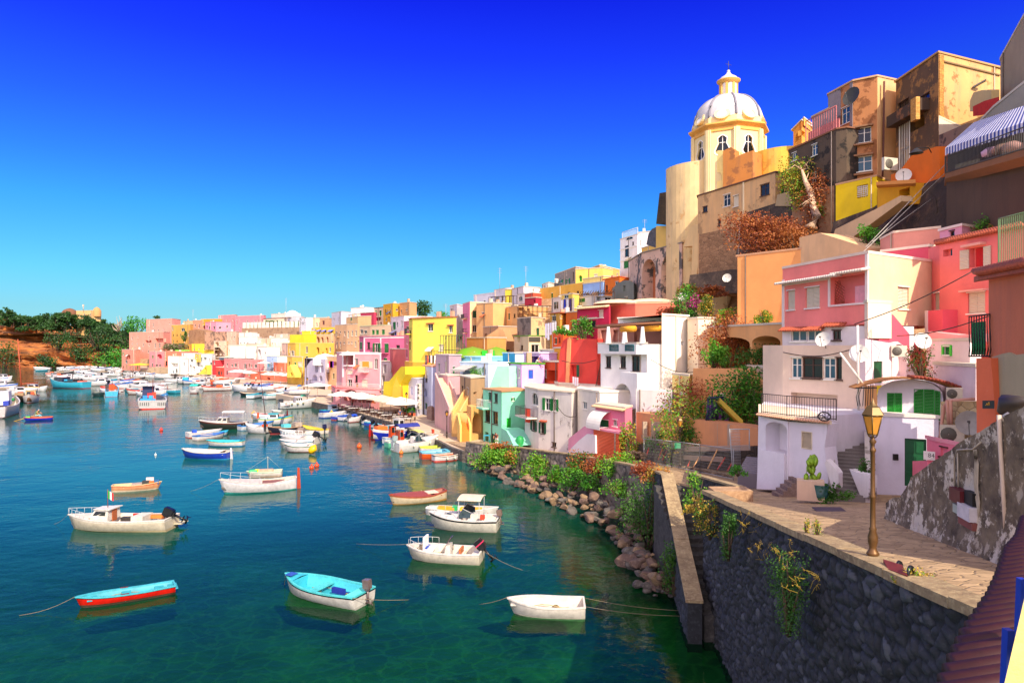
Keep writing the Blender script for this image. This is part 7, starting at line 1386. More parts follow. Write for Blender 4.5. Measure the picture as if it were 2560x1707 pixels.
mboat('white and turquoise boat with a turquoise cabin roof and yellow stripe',(728,1061),(641,1063),['d8d848','ece8e4','2a9ab0','2ab0c0','e0e4e0'],B=2.4,fb=.95,sw=.7,rise=.45,deck=.55,extra=[cabin(.3,.58,.7,'e8e8e4',.7,.2,'38c8c8',1),boxes([('orange_flag_bag',-.02,0,1.4,.3,.3,.9,'e8501c')])])
mboat('white sloop with a bare brown mast and a red rudder in the central group',(628,1045),(712,1047),['b82c28','e8dcdc','e0d8d4','e8e0d8','b84038'],B=2.0,fb=.6,sw=.5,extra=[mast(.62,8.2,.07,'4a2a2c',1.1),rudder('a82420',.8)])
mboat('white launch cover boat just behind the turquoise cabin boat',(625,1049),(700,1052),['ece8e8','e8e4e0','d8d0c8','ece8e4','e4dcd4'],B=1.8,fb=.6,extra=[cover(.1,.95,.15,'ece8e8')])
mboat('white cruiser with a curved radar arch near the quay corner',(786,1019),(692,1023),['e8e8e4','e8e4e0','6a4440','f0ece8','e8e0d8'],B=3.2,fb=1.25,sw=.85,rise=.45,deck=.5,seats=(.1,),extra=[cabin(.42,.62,.95,'ece8e4',.75,.3,None,3),fenders((.15,.3,.45,.6),-1,'8a8458',.3,.2),rail(.62,1,.7),boxes([('red_deck',.2,0,1.1,1.5,1.6,.1,'b83838'),('dark_engine',.05,0,1.5,.8,1,.7,'20242c')]),mast(.3,2.0,.02,'c0c0c0')])
mb_=MB(); mb_.tube([onz(722,1014,1.2),onz(719,1014,2.6),onz(712,1014,3.4),onz(703,1014,3.6)],[.3,.3,.22,.1],6); mb_.build('radar_arch',hm('ece8e4'),label='curved white arch over the cruiser by the quay corner',cat='boat arch')
mboat('small white skiff drifting just below the radar arch cruiser',(676,1031),(702,1031),['f0ece4','ece8e0','e0dcd4','f0ece4','ece4dc'],B=1.3,fb=.3)
mboat('yellow and white boat at the right of the central cluster',(752,1080),(808,1086),['e8c820','e8e0d0','c8c0b0','e8c820','e0c840'],B=1.9,fb=.6,sw=.8,extra=[outboard(.2,.1,paint('1c2048',.4),1.2)])
mboat('white bluish bow boat at the back of the stacked white boats',(692,1096),(786,1096),['e8e4e0','ccd8dc','a8c0c8','ece4d8','e4dccc'],B=2.2,fb=.75,deck=.55,extra=[boxes([('anchor_gear',.4,0,1.0,.8,.8,.7,'8a7a70')]),mast(.42,2.6,.03,'b0a8a0')])
mboat('white boat with dark side windows and a tilted black outboard',(694,1110),(790,1112),['ece4dc','e4dcd0','d0c8bc','f0e8e0','ecdccc'],B=2.2,fb=.85,sw=.85,rise=.25,deck=.4,extra=[outboard(0,1.1,None,1.5),boxes([('side_window',.62,-.98,.6,1.6,.03,.2,'1a1c20'),('side_window',.28,-1.02,.6,1.4,.03,.2,'1a1c20')]),rail(.5,.9,.6,'e8e4e0',.03)])
mboat('white boat with a thin blue gunwale stripe in the stacked white boats',(692,1122),(779,1120),['2a88a8','e8dcd4','d0d8d8','f0e8e0','ece0d4'],B=2.1,fb=.8,sw=.7,rise=.35,deck=.5)
mboat('nearest white boat with a green stripe and dark red bottom in the stack',(704,1131),(779,1131),['3a7a54','ece0d8','7a3028','f0e4dc','e8d8cc'],B=1.9,fb=.75,sw=.75,rise=.3,deck=.45,extra=[cover(.2,.9,.06,'f0e4dc')])
m_=MB(); m_.tube([P(774,1133,onz(780,1135).y),P(778,1127,onz(780,1135).y-.2),P(785,1119,onz(780,1135).y-.1),P(789,1112,onz(780,1135).y)],[.1,.42,.42,.1],10); m_.build('kayak',paint('f2b808',.4),label='bright yellow canoe leaning at the stern of the stacked white boats',cat='canoe')
def ob(label,z,b,s,cols,**k):
 if z=='o':b=(b[0]-30,b[1]+48); s=(s[0]-30,s[1]+48)
 return mboat(label,b,s,cols,zone=z,**k)
ob('blue and cyan cabin boat farthest out at the quay corner','o',(1310,470),(925,500),['2a50b8','2858b0','2a60a8','30b8c8','2a90b8'],fb=.8,extra=[cabin(.3,.55,.8,'e8e8e8',.7,.1,'2890b0',1)])
ob('long white boat with a blue pile at its bow by the quay','o',(1440,505),(915,548),['ece8e4','e8e4e4','2848a8','ece4d8','e8e0d0'],fb=.7,extra=[cover(.1,.95,.12,'e8e4e0')])
ob('blue striped white boat behind the yellow buoy','o',(1480,535),(1095,575),['e8e4e0','2a4cc0','c83c28','ece4dc','3468c8'],fb=.65)
ob('white boat with a vivid blue cover pointing at the quay','o',(1610,545),(1195,590),['2a50c8','e8e4e8','2a3c58','2858d0','2458c8'],fb=.75,extra=[cover(.3,.98,.15,'2458d8')])
ob('white boat with a dark red bottom next to the grey outboards','o',(1500,590),(1315,605),['ece0dc','e8d8d4','8a3430','ece4dc','e4d8cc'],fb=.65,extra=[outboard(0,.9,paint('50505a',.4),1.3)])
nm=['first','second','third','fourth','fifth']
for i,(a,b,c_)in enumerate((((1790,600),(1520,630),['e8e0d8','e4dcd8','28489c','e8e4e0','e0d8d0']),((1850,625),(1555,655),['2a90c8','2a50b8','283c88','58c0d8','e8e0d8']),((1960,655),(1650,685),['58b8d8','e0e4e8','30405c','48b8d8','c8d8e0']),((1975,680),(1690,705),['e04c20','e86a30','ece4dc','e85a28','e8e0d8']),((2005,705),(1690,745),['e8e4e4','2a4098','e0d8d8','ece8e4','d8d4d4']))):
 ob(['white skiff with a navy bottom, outermost of the boats nosed to the quay','deep blue skiff nosed to the quay beside the white one','pale cyan trimmed skiff nosed to the quay','orange and white skiff nosed to the quay','navy and white skiff nosed to the quay just before the red boat'][i],'o',a,b,c_,fb=.55,extra=[outboard(0,.7,None,1.1)]if i%2==0 else None)
ob('red boat with an orange engine box and a red rudder by the quay','o',(1970,765),(1630,800),['c82818','8a1c1c','5a1818','a82c20','c85a30'],fb=.7,extra=[boxes([('orange_engine_box',.4,0,.9,1.6,1.0,.7,'e8742c'),('cyan_box',.65,0,1.0,.7,.7,.5,'38b0c0')]),rudder('c01c14',.9)])
ob('blue hulled boat with a white deck and white wheelhouse by the quay','o',(1640,880),(2080,810),['ece8e4','1c30b0','1a2880','ece8e8','e8e4e0'],fb=1.0,deck=.4,extra=[cabin(.06,.25,1.5,'eae6e2',.7,.05,None,1)])
ob('white and light blue boat with an orange red wheelhouse','o',(2110,880),(1810,915),['58a0d0','e8e4e4','3468a8','e8e4e0','e8e4dc'],fb=.8,deck=.6,extra=[cabin(.28,.55,1.5,'d04a18',.6,.1,'ece8e4',1)])
ob('mint green boat under a navy blue canvas canopy by the quay','o',(2350,920),(1840,970),['e8e4dc','6cc8a0','3a8a6a','e8e4dc','70c8a8'],fb=.75,deck=.6,extra=[cabin(.3,.45,1.3,'c84418',.6,.1,'d8a080',1),canopy(.28,.85,1.7,'2a3488',.06,1.0,.35)])
ob('big white cruiser with a lime seat and a red lifebuoy moored at the quay','q',(640,690),(20,750),['ece8e4','eae4dc','b8a888','f0ece8','ece4d8'],B=2.8,fb=1.1,sw=.85,rise=.45,deck=.6,extra=[windscreen(.52,.8),canopy(.42,.55,1.2,'d8d070'),boxes([('console',.45,0,1.3,.8,1.0,.7,'ece4d8'),('red_lifebuoy',.9,.3,2.0,.12,.55,.5,'e0441c')]),rail(.55,1,.6),fenders((.3,.68,.9),-1,'ece4c8',.35,.1),outboard(0,.2,paint('90a0a0',.3),1.3)])
ob('white boat with a yellow green interior beside the big cruiser','q',(800,730),(375,748),['e8dcd0','e4dcdc','a84038','c8d838','d0dc30'],B=1.9,fb=.6,sw=.6,rise=.3)
ob('long boat with pale blue deck and bright orange side at the quay end','q',(945,795),(385,838),['8ad0e0','e86020','c83818','70c8e0','90c8e0'],B=2.1,fb=.7,sw=.5,rise=.4,inter='c84818',deck=.6)
ob('red bottomed white boat with an orange inside nearest the rocks','q',(985,838),(565,878),['201c20','ece0dc','d83020','e8dccc','d8582c'],B=1.8,fb=.6,sw=.5,rise=.4,srise=.2,extra=[fenders((.35,.6),-1,'ece0c0',.3,.1)])
mboat('blue rowing boat with an orange inside and one rower',(52,1053),(126,1050),['d85a28','1c30b8','1c2c90','e0602c','d85a30'],B=1.6,fb=.5,sw=.6,rise=.2,n=12,extra=[boxes([('green_bag',.85,0,.6,.6,.5,.2,'50c840')])])
ob('large turquoise trawler with a white wheelhouse and red waterline','m',(640,615),(1165,625),['30a8c8','38b4cc','a01c1c','88d0d8','c8b090'],B=4.2,fb=1.7,sw=.75,rise=.75,srise=.1,deck=.86,extra=[cabin(.86,.95,1.6,'e4e4e4',.7,.1,None,1),cabin(.55,.83,1.3,'28304c',.7,.1,'a8602c',2),boxes([('green_net',.62,-.8,1.8,1.5,.5,.8,'5cb030'),('cyan_dinghy',.42,0,2.3,3,2,.4,'30a8d0'),('red_gear',.12,0,1.9,1.6,1.8,.5,'e86848'),('winch',.36,0,2.2,2.2,2,.9,'282c30')]),mast(.42,5.2,.14,'26242a',-.8)])
ob('dark green dinghy moored left of the blue stern boat','m',(1265,725),(1395,728),['3a4a48','2c4444','243030','8a9088','6a7468'],B=2,fb=.8)
ob('stern of a bright blue fishing boat with orange gear on board','m',(1535,655),(1520,742),['58b8d8','40b4dc','c83c20','50b8d8','c87c48'],B=3.0,fb=1.3,sw=.9,extra=[boxes([('orange_gear',.3,0,1.9,1.6,1.2,1.5,'f04c14'),('dark_gear',.5,.5,1.9,1.2,1.5,1.0,'383434')]),mast(.6,3.5,.08,'804030')])
ob('grey fishing boat with black stripes on the stern and blue drums','m',(2060,830),(2050,925),['b8b4b0','c0bcb8','d83424','d8d4d0','9aa0a0'],B=5.2,fb=1.5,sw=.95,rise=.4,extra=[boxes([('cabin_block',.6,.3,2.8,2.2,2.2,2.2,'203058'),('blue_drum',.2,.1,2.0,.8,.8,.8,'30a0d0'),('blue_drum',.2,.5,2.0,.8,.8,.8,'2888c8'),('red_drum',.35,.2,2.3,.9,.9,.9,'b82020'),('blue_tarp',.1,.3,1.7,.6,2.6,.4,'2898d8'),('orange_gear',.3,-.1,2.2,.7,.7,1.5,'d84020')]+[('black_stripe',-.006,y*.1,.95,.04,.12,.6,'181820')for y in(-8.6,-7.4,-6.2,-5,-3.8,2.4,3.8,5.2,6.6,8)]),mast(.5,5.5,.1,'7a2a20'),mast(.75,6.2,.06,'c8c0c0'),canopy(.45,.7,2.9,'c0c4c8')])
ob('blue hulled white lined dinghy beside the striped stern boat','m',(2310,770),(2200,790),['2878b8','d8dce0','8898a8','3088c0','3080b8'],B=2,fb=.9)
ob('white fishing boat with a yellow canopy seen bow on at the left','m',(330,850),(420,790),['e8dcd4','e0d4cc','8a2c24','c88858','b87850'],B=3.0,fb=1.3,near=8.5,extra=[cabin(.35,.6,1.2,'e8c890',.7,.1,'e8c060',1),boxes([('orange_gear',.7,.3,1.9,.8,.6,.8,'e85020')]),canopy(.0,.4,1.8,'d8a040')])
ob('dark cluttered boat between the mast and the yellow canopy boat','m',(180,845),(260,790),['3a3430','4a443c','2c2824','7a6248','6a5840'],B=2.6,fb=1.1,near=8,extra=[boxes([('net_heap',.5,0,1.6,2.4,1.6,.8,'9a7c58'),('orange_gear',.25,0,1.7,1,1,.9,'c85a28')])])
ob('grey white fishing boat cut by the left edge','m',(150,940),(-160,1060),['d8ccc8','c8bcb8','6a5a58','e0d8d4','b0a498'],B=3.6,fb=1.7,sw=.8,rise=.7,extra=[boxes([('white_wheelhouse',.5,.2,3,2.6,2,2.4,'e0dcdc'),('green_net',.75,0,2.4,1,1,.5,'2ab050'),('blue_gear',.3,-.4,2.2,1.4,.8,.8,'2038a0')])])
ob('old sailing boat with a tall orange mast at the left edge','m',(-200,700),(160,680),['b8a898','9a8c80','6a5848','c8a070','8a6a48'],B=3,fb=1.2,near=12,extra=[mast(.12,14,.16,'b8502c',1.0,4)])
ob('turquoise canopied day boat drifting in the far harbour','n',(870,1252),(745,1252),['e8e0dc','e8e0dc','c84030','ece8e4','e0d8d0'],B=2.4,fb=.9,extra=[canopy(.1,.95,1.1,'28b8a8',.1,1.1,.4)])
ob('cyan decked long boat nearest the quay point','n',(1910,1275),(1570,1330),['30b0c8','e8e8e8','202c38','30b4cc','38b8d0'],fb=.9,B=2.4)
ob('white boat with a row of dark windows by the quay point','n',(2070,1318),(1770,1338),['30b0c0','ece8e4','282c40','40b8c0','e0e0dc'],fb=1.0,B=2.6,extra=[cover(.1,.9,.2,'d8f0f0')])
ob('low black and cream skiff left of the cyan decked boat','n',(1430,1285),(1660,1285),['2a2420','302c2c','201c1c','e0c8a8','d8c0a0'],fb=.6,B=2.2)
ob('white motor cruiser with a blue striped cabin left of the quay point','n',(1310,1230),(1680,1235),['e4e8ec','e8e8e8','9aa8b0','ece8e8','e0e4e4'],fb=1.2,B=3,deck=.4,extra=[cabin(.2,.5,1.0,'e8e8ec',.7,.3,'4888d0',2),rail(.5,1,.6)])
ob('black hulled boat with red gear and blue tarp in the far harbour','n',(1060,1185),(1330,1190),['e8e4e4','8aa0a8','404850','e4e0dc','c8a890'],fb=1,B=2.8,extra=[boxes([('red_gear',.9,0,1.6,2,1.6,1.0,'a83818'),('blue_tarp',.35,0,1.6,2.6,1.8,.8,'28a8d0')])])
ob('large white sailing motorboat with grey hull in the far harbour','n',(760,1165),(1000,1150),['dce0e4','c0c8d0','606870','e8e4e0','e0dcd4'],fb=1.2,B=3,deck=.4,extra=[cabin(.25,.45,.9,'e0e0e0',.7,.3,None,2)])
ob('red and cyan fishing boat in front of the far quay','n',(640,1120),(870,1118),['38b8c8','d83028','b02020','e8e0dc','e0e0dc'],fb=.9,B=2.6,extra=[boxes([('cyan_box',.85,0,1.6,1.6,1.4,1.0,'30b0d0')])])
pro=[]
GF='crowd of small boats moored in the far harbour'
specs=[(['ece8e4','e8e4e0','b0a8a0','f0ece8','e8e0d8'],[cabin(.35,.65,.8,'ece8e4',.7,.5,None,1)],'white cabin motorboat in the far crowd of moored boats'),
(['ece8e4','e4e0dc','506070','ece8e4','d8c8b0'],[cover(.1,.95,.25,'ece8e8')],'white boat under a pale cover in the far crowd of moored boats'),
(['2a60c0','e8e4e4','2a3c6c','3078c8','c8b8a0'],[outboard(0,.6,None,1.2)],'blue and white open boat in the far crowd of moored boats'),
(['e8e4e0','38a8c0','205a70','e8e0d8','c8b090'],[canopy(.2,.6,1.4,'e8e4dc')],'turquoise boat with a white canopy in the far crowd of moored boats'),
(['d8482c','ece4dc','8a2c24','d8582c','b88060'],[boxes([('orange_gear',.4,0,.9,1.2,1,.7,'e86028')])],'red trimmed white boat in the far crowd of moored boats'),
(['28303c','3a4048','20242c','c8b8a0','b09878'],[mast(.5,4.5,.05,'6a5040'),boxes([('net_heap',.4,0,.9,1.8,1.2,.6,'8a7860')])],'dark boat with a short mast in the far crowd of moored boats')]
areas=[('m',750,1300,395,520,18),('m',1250,2020,490,600,20),('m',1250,1950,345,450,16),('m',380,1250,340,385,8),('n',0,560,985,1045,12),('n',520,1100,1045,1120,16),('n',760,1500,1125,1215,14),('m',1950,2330,600,740,9),('m',-20,110,450,640,9),('m',1520,1680,610,700,4),('m',40,560,640,720,6)]
k=0
for z,x0,x1,y0,y1,n in areas:
 for i in range(n):
  u_=U(z,rnd.uniform(x0,x1)); v_=Vv(z,y0+(y1-y0)*(i+.5)/n); p=onz(u_,max(v_,908)); w=rnd.choice([0,0,0,1,1,2,3,4,5])
  if p.x*1>1e9:continue
  if len(pro)<6:w=len(pro)
  if w>=len(pro):
   r=thing('boat',specs[w][2],'boat',(0,0,0),0,GF); fn=hull(r,6.2,2.2,.8,specs[w][0],deck=.55)
   for e in specs[w][1]:e(r,6.2,2.2,.8,*fn)
   pro.append(r); c=r
  else:c=copy_tree(pro[w])
  c.location=(p.x,p.y,0); c.rotation_euler=(0,0,rnd.choice((0,math.pi))+rnd.gauss(.15,.35)); s_=rnd.uniform(.8,1.35); c.scale=(s_,s_,s_)
for i in range(16):
 x=rnd.uniform(1150,2300); y=lerpt([(1150,1090),(1700,1150),(2300,1240)],x)+rnd.uniform(-18,40); p=onz(U('n',x),Vv('n',y),1.5); w=(1,2,4,1)[i%4]; c=copy_tree(pro[w]); c['label']=['boat under a pale cover pulled up on the far quay','blue trimmed boat pulled up on the far quay','red trimmed boat pulled up on the far quay','boat under a pale cover pulled up on the far quay'][i%4]; c['group']='boats pulled up on the far quay'; c.location=p; c.rotation_euler=(0,0,rnd.uniform(-.6,1.2)); c.scale=(.8,.8,.8)
for l_,u_,v_,r_,c_ in(('small red buoy left of the dark launch',403,1077,.25,'e83020'),('left one of two orange buoys right of the long white boat',779,1172,.24,'ee4a1c'),('right one of two orange buoys right of the long white boat',792,1167,.24,'ee4a1c'),('orange double float in the pink reflection',898,1119,.3,'f05a14'),('orange ball float at the side of the big quay cruiser',1003,1134,.24,'f0701c'),('yellow buoy under the quay boats',829,1037,.45,'f8b410'),('yellow orange buoy beside the bare mast sloop',634,1037,.4,'f8a010'),('small white bottle float left of the centre',389,1138,.12,'f0f0e8')):
 p=onz(u_,v_); t=thing('buoy',l_,'buoy',p); m=MB(); m.lathe(p-Vector((0,0,r_*.4)),[(.01,0)]+[(r_*math.sin(a*math.pi/8),r_-r_*math.cos(a*math.pi/8))for a in range(1,8)]+[(.01,2*r_)],14); m.build('float',paint(c_,.35),t); m=MB(); m.tube([p+Vector((0,0,r_*1.5)),p+Vector((0,0,r_*1.5+.16))],r_*.2,6); m.build('eye',paint(c_,.4),t)
# ---------------- people ----------------
SKIN=paint('b87a5a',.6,.05)
def person(label,joints,cols,loc,rz=0,s=1.0):
 """joints: dict name->(x,y,z) local metres"""
 t=thing('person',label,'person',loc,rz)
 bm_v=[]; ed=[]; rad=[]; ix={}
 R=dict(pelvis=.155,waist=.14,chest=.17,neck=.055,head0=.075,head=.105,crown=.07,lsh=.075,rsh=.075,lel=.045,rel=.045,lha=.032,rha=.032,lhd=.04,rhd=.04,lhip=.1,rhip=.1,lkn=.062,rkn=.062,lan=.042,ran=.042,lto=.035,rto=.035)
 for k,v in joints.items():ix[k]=len(bm_v); bm_v.append(v); rad.append(R.get(k,.05))
 for a,b in(('pelvis','waist'),('waist','chest'),('chest','neck'),('neck','head0'),('head0','head'),('head','crown'),('chest','lsh'),('lsh','lel'),('lel','lha'),('lha','lhd'),('chest','rsh'),('rsh','rel'),('rel','rha'),('rha','rhd'),('pelvis','lhip'),('lhip','lkn'),('lkn','lan'),('lan','lto'),('pelvis','rhip'),('rhip','rkn'),('rkn','ran'),('ran','rto')):
  if a in ix and b in ix:ed.append((ix[a],ix[b]))
 me=bpy.data.meshes.new('body'); me.from_pydata(bm_v,ed,[]); o=bpy.data.objects.new('body',me); link(o,t)
 md=o.modifiers.new('skin','SKIN');
 if not me.skin_vertices:me.attributes
 import bmesh
 bm=bmesh.new(); bm.from_mesh(me); ly=bm.verts.layers.skin.verify(); bm.verts.ensure_lookup_table()
 for i,r in enumerate(rad):bm.verts[i][ly].radius=(r,r*.8 if i<3 else r); bm.verts[i][ly].use_root=(i==0)
 bm.to_mesh(me); bm.free(); sb=o.modifiers.new('sub','SUBSURF'); sb.levels=1; sb.render_levels=1
 bpy.context.view_layer.update(); dg=bpy.context.evaluated_depsgraph_get(); ev=bpy.data.meshes.new_from_object(o.evaluated_get(dg)); o.modifiers.clear(); o.data=ev
 for c in cols:ev.materials.append(c)
 J={k:Vector(v)for k,v in joints.items()}
 for p in ev.polygons:
  best=min(J,key=lambda k:(J[k]-p.center).length); mi=0
  if best in('chest','waist','lsh','rsh'):mi=1
  elif best in('pelvis','lhip','rhip','lkn','rkn'):mi=2
  elif best in('crown',):mi=3
  p.material_index=min(mi,len(cols)-1); p.use_smooth=True
 h=J['head']; f=MB()
 for s_ in(-1,1):f.lathe(h+Vector((s_*.035,-.085,.01)),[(.001,-.01),(.012,0),(.001,.01)],6)
 f.tube([h+Vector((0,-.09,.0)),h+Vector((0,-.115,-.03))],[.01,.016],5); f.tube([h+Vector((-.025,-.088,-.06)),h+Vector((.025,-.088,-.06))],.008,4)
 f.build('face',paint('5a3426',.6),t,local=True); t.scale=(s,s,s); return t
stand=dict(pelvis=(0,0,.92),waist=(0,0,1.08),chest=(0,0,1.32),neck=(0,0,1.48),head0=(0,-.01,1.55),head=(0,-.02,1.64),crown=(0,-.01,1.73),lsh=(-.2,0,1.4),lel=(-.26,0,1.13),lha=(-.24,-.12,.92),lhd=(-.23,-.16,.85),rsh=(.2,0,1.4),rel=(.26,0,1.13),rha=(.22,-.14,.95),rhd=(.2,-.18,.88),lhip=(-.1,0,.86),lkn=(-.11,-.02,.48),lan=(-.11,0,.08),lto=(-.11,-.16,.03),rhip=(.1,0,.86),rkn=(.11,-.02,.48),ran=(.11,0,.08),rto=(.11,-.16,.03))
BK=paint('16181e',.7)
p=onz(658.5,1086,0); person('person in dark clothes standing in the black hulled working boat',stand,[BK,BK,BK,BK],(p.x,p.y+.6,.3),1.2,1.05)
bend=dict(stand); bend.update(chest=(0,-.22,1.26),neck=(0,-.34,1.38),head0=(0,-.38,1.43),head=(0,-.44,1.49),crown=(0,-.48,1.57),lsh=(-.2,-.24,1.32),lel=(-.24,-.36,1.06),lha=(-.15,-.55,.95),lhd=(-.12,-.6,.93),rsh=(.2,-.24,1.32),rel=(.24,-.36,1.06),rha=(.15,-.55,.95),rhd=(.12,-.6,.93),waist=(0,-.06,1.08))
p=onz(1242,1116,1.45); person('person in a brown top and white apron bending by the mint green house',bend,[SKIN,paint('6a4a48',.8),paint('e0dcd8',.8),paint('2a1c18',.8)],(p.x,p.y,1.45),-.3,1.0)
sit=dict(pelvis=(0,0,.45),waist=(.02,-.05,.62),chest=(.0,-.18,.85),neck=(0,-.28,.99),head0=(0,-.31,1.05),head=(0,-.35,1.13),crown=(0,-.36,1.21),lsh=(-.2,-.18,.93),lel=(-.26,-.42,.75),lha=(-.18,-.62,.66),lhd=(-.15,-.68,.64),rsh=(.2,-.18,.93),rel=(.26,-.42,.75),rha=(.18,-.62,.66),rhd=(.15,-.68,.64),lhip=(-.1,-.05,.44),lkn=(-.13,-.45,.5),lan=(-.12,-.75,.2),lto=(-.12,-.88,.2),rhip=(.1,-.05,.44),rkn=(.13,-.45,.5),ran=(.12,-.75,.2),rto=(.12,-.88,.2))
p=onz(84,1050,0); person('rower in an olive top and white cap leaning on the oars of the blue boat',sit,[SKIN,paint('7a8a4a',.8),paint('78c8d8',.8),paint('e8e8e8',.8)],(p.x,p.y+.6,.1),1.5,1.35)
mb=MB(); mb.tube([(p.x+.9,p.y+.2,1.0),(p.x-2.2,p.y-1.6,-.05)],.045,5); mb.obox((p.x-2.2,p.y-1.6,-.02),Vector((.35,.2,0)),Vector((-.05,.08,0)),Vector((0,0,.02))); mb.build('oar',paint('d8a830',.6),label='yellow oar held by the rower of the blue boat',cat='oar')
p=PZ('c',852,1112,83.0); person('person in a white shirt sitting at the lilac terrace table',sit,[SKIN,paint('d8dcc8',.8),paint('3a50a0',.8),paint('3a2a20',.8)],p-Vector((0,0,.45)),1.3,1.1)
# ---------------- street lamps ----------------
LM=paint('6e4e2c',.45,.2,.5); LMD=paint('3a2c22',.5,.1,.5)
def lamp(label,base,h=3.55,hd=1,m=None,group='street lamps along the promenade',sgn=None):
 base=Vector(base); t=thing('street_lamp',label,'street lamp',base,0,group); m=m or LMD; sc=h/3.55
 mb=MB(); pr=[(.13,0),(.14,.05),(.1,.1),(.095,.32),(.13,.36),(.11,.4),(.075,.46),(.07,.5),(.1,.62),(.1,.72),(.065,.84),(.075,.88),(.055,.92),(.05,1.5),(.062,1.52),(.062,1.56),(.045,1.6),(.042,2.45),(.06,2.48),(.06,2.52),(.035,2.56),(.035,2.62),(.07,2.68),(.035,2.74),(.03,2.8)]
 mb.lathe(base,[(r,z*sc)for r,z in pr],14 if hd else 8); mb.build('post',m,t)
 z0=2.83*sc; top=base+Vector((0,0,z0)); n=6
 def ring(r,z,a=0):return[top+Vector((r*math.cos(2*math.pi*i/n+a),r*math.sin(2*math.pi*i/n+a),z))for i in range(n)]
 f=MB(); b,u,g,w,e,ap=ring(.105,.0),ring(.205,.40),ring(.235,.42),ring(.14,.57),ring(.08,.61),ring(.04,.66)
 for i in range(n):f.tube([b[i],u[i]],.012,4); f.tube([u[i],u[(i+1)%n]],.018,4); f.tube([b[i],b[(i+1)%n]],.014,4); f.tube([top-Vector((0,0,.1)),top+(b[i]-top)*.9+Vector((0,0,-.03)),b[i]],.01,4)
 for A,B in((u,g),(g,w),(w,e),(e,ap)):f.add(A+B,[(i,(i+1)%n,n+(i+1)%n,n+i)for i in range(n)])
 f.add(ap+[top+Vector((0,0,.77))],[(i,(i+1)%n,n)for i in range(n)]); f.build('lantern',m if not hd else paint('6a5430',.4,.15,.5),t)
 gm=MB(); s=.97
 for i in range(n):gm.add([top+(b[i]-top)*s,top+(b[(i+1)%n]-top)*s,top+(u[(i+1)%n]-top)*s,top+(u[i]-top)*s],[(0,1,2,3)])
 gl=bpy.data.materials.get('lamp_glass')
 if not gl:
  gl,nt_,b_=mk('lamp_glass'); b_.inputs['Base Color'].default_value=(.8,.38,.06,1); b_.inputs['Roughness'].default_value=.2
  tb=N(nt_,'ShaderNodeBsdfTransparent'); tb.inputs[0].default_value=(1,.72,.3,1); ms=N(nt_,'ShaderNodeMixShader'); ms.inputs[0].default_value=.5; nt_.links.new(b_.outputs[0],ms.inputs[1]); nt_.links.new(tb.outputs[0],ms.inputs[2]); nt_.links.new(ms.outputs[0],nt_.nodes['Material Output'].inputs[0])
 gm.build('glass',gl,t)
 bb=MB(); bb.lathe(top,[(.02,.05),(.05,.12),(.05,.22),(.02,.3)],8); bb.build('bulb',paint('d8c8a0',.4),t); return t
lamp('tall bronze street lamp with amber glass standing nearest at the right',P(2182,1425,14.4)-Vector((0,0,.02)),3.62,1,LM)
lamp('street lamp with a green sign plate before the playground wall',P(1700,1175,48.5),3.9,1)
lamp('street lamp with a small white notice in front of the green shuttered house',P(1337,1120,77),3.55,0)
lamp('street lamp on the quay by the ochre steps',P(1117,1095,83),3.4,0)
lamp('street lamp on the quay among the restaurant tables',P(1016,1049,103),4.4,0)
lamp('street lamp in front of the pink arcade',P(893,1017,124),4.6,0)
lamp('street lamp with blue notices at the quay corner',P(768,999,142),5.0,0)
for l_,u_,v_,Y,w,hh,c_ in(('green square sign plate on the playground lamp',1694,1114,48.3,.42,.4,'3a9a6c'),('small white notice with a blue ring on the lamp by the shuttered house',1335,1083,76.8,.5,.36,'e8e4ee')):
 mb=MB(); mb.obox(P(u_,v_,Y),Vector((w/2,0,0)),Vector((0,.015,0)),Vector((0,0,hh/2))); o_=mb.build('sign_plate',paint(c_,.5),label=l_,cat='sign')
mb=MB(); c=P(1335,1083,76.75)
for i in range(12):g=2*math.pi*i/12; g2=2*math.pi*(i+1)/12; mb.tube([c+Vector((math.cos(g)*.09,0,math.sin(g)*.09)),c+Vector((math.cos(g2)*.09,0,math.sin(g2)*.09))],.02,4)
mb.build('ring_mark',paint('2a50b0',.5),label='blue ring printed on the small white notice',cat='sign mark')
for l_,x,yb,yt,Y in(('curved arm globe lamp beside the young tree',650,640,400,56),('curved arm globe lamp over the playground tower',1000,690,415,52)):
 b=PZ('i',x,yb,Y); tp=PZ('i',x,yt,Y); t=thing('globe_lamp',l_,'street lamp',b); mb=MB(); mb.tube([b,tp],.06,6); arc=[tp+Vector((.05+.75*(1-math.cos(a*math.pi/8))/1.0,0,.25*math.sin(a*math.pi/8)*1.2))for a in range(9)]; mb.tube(arc+[arc[-1]-Vector((0,0,.35))],.035,5); mb.build('post',BLK,t); mb=MB(); c=tp+Vector((.75,0,-.45)); mb.lathe(c,[(.01,-.3),(.2,-.24),(.3,0),(.22,.2),(.05,.26)],14); mb.build('globe',paint('e8dcc8',.3),t)
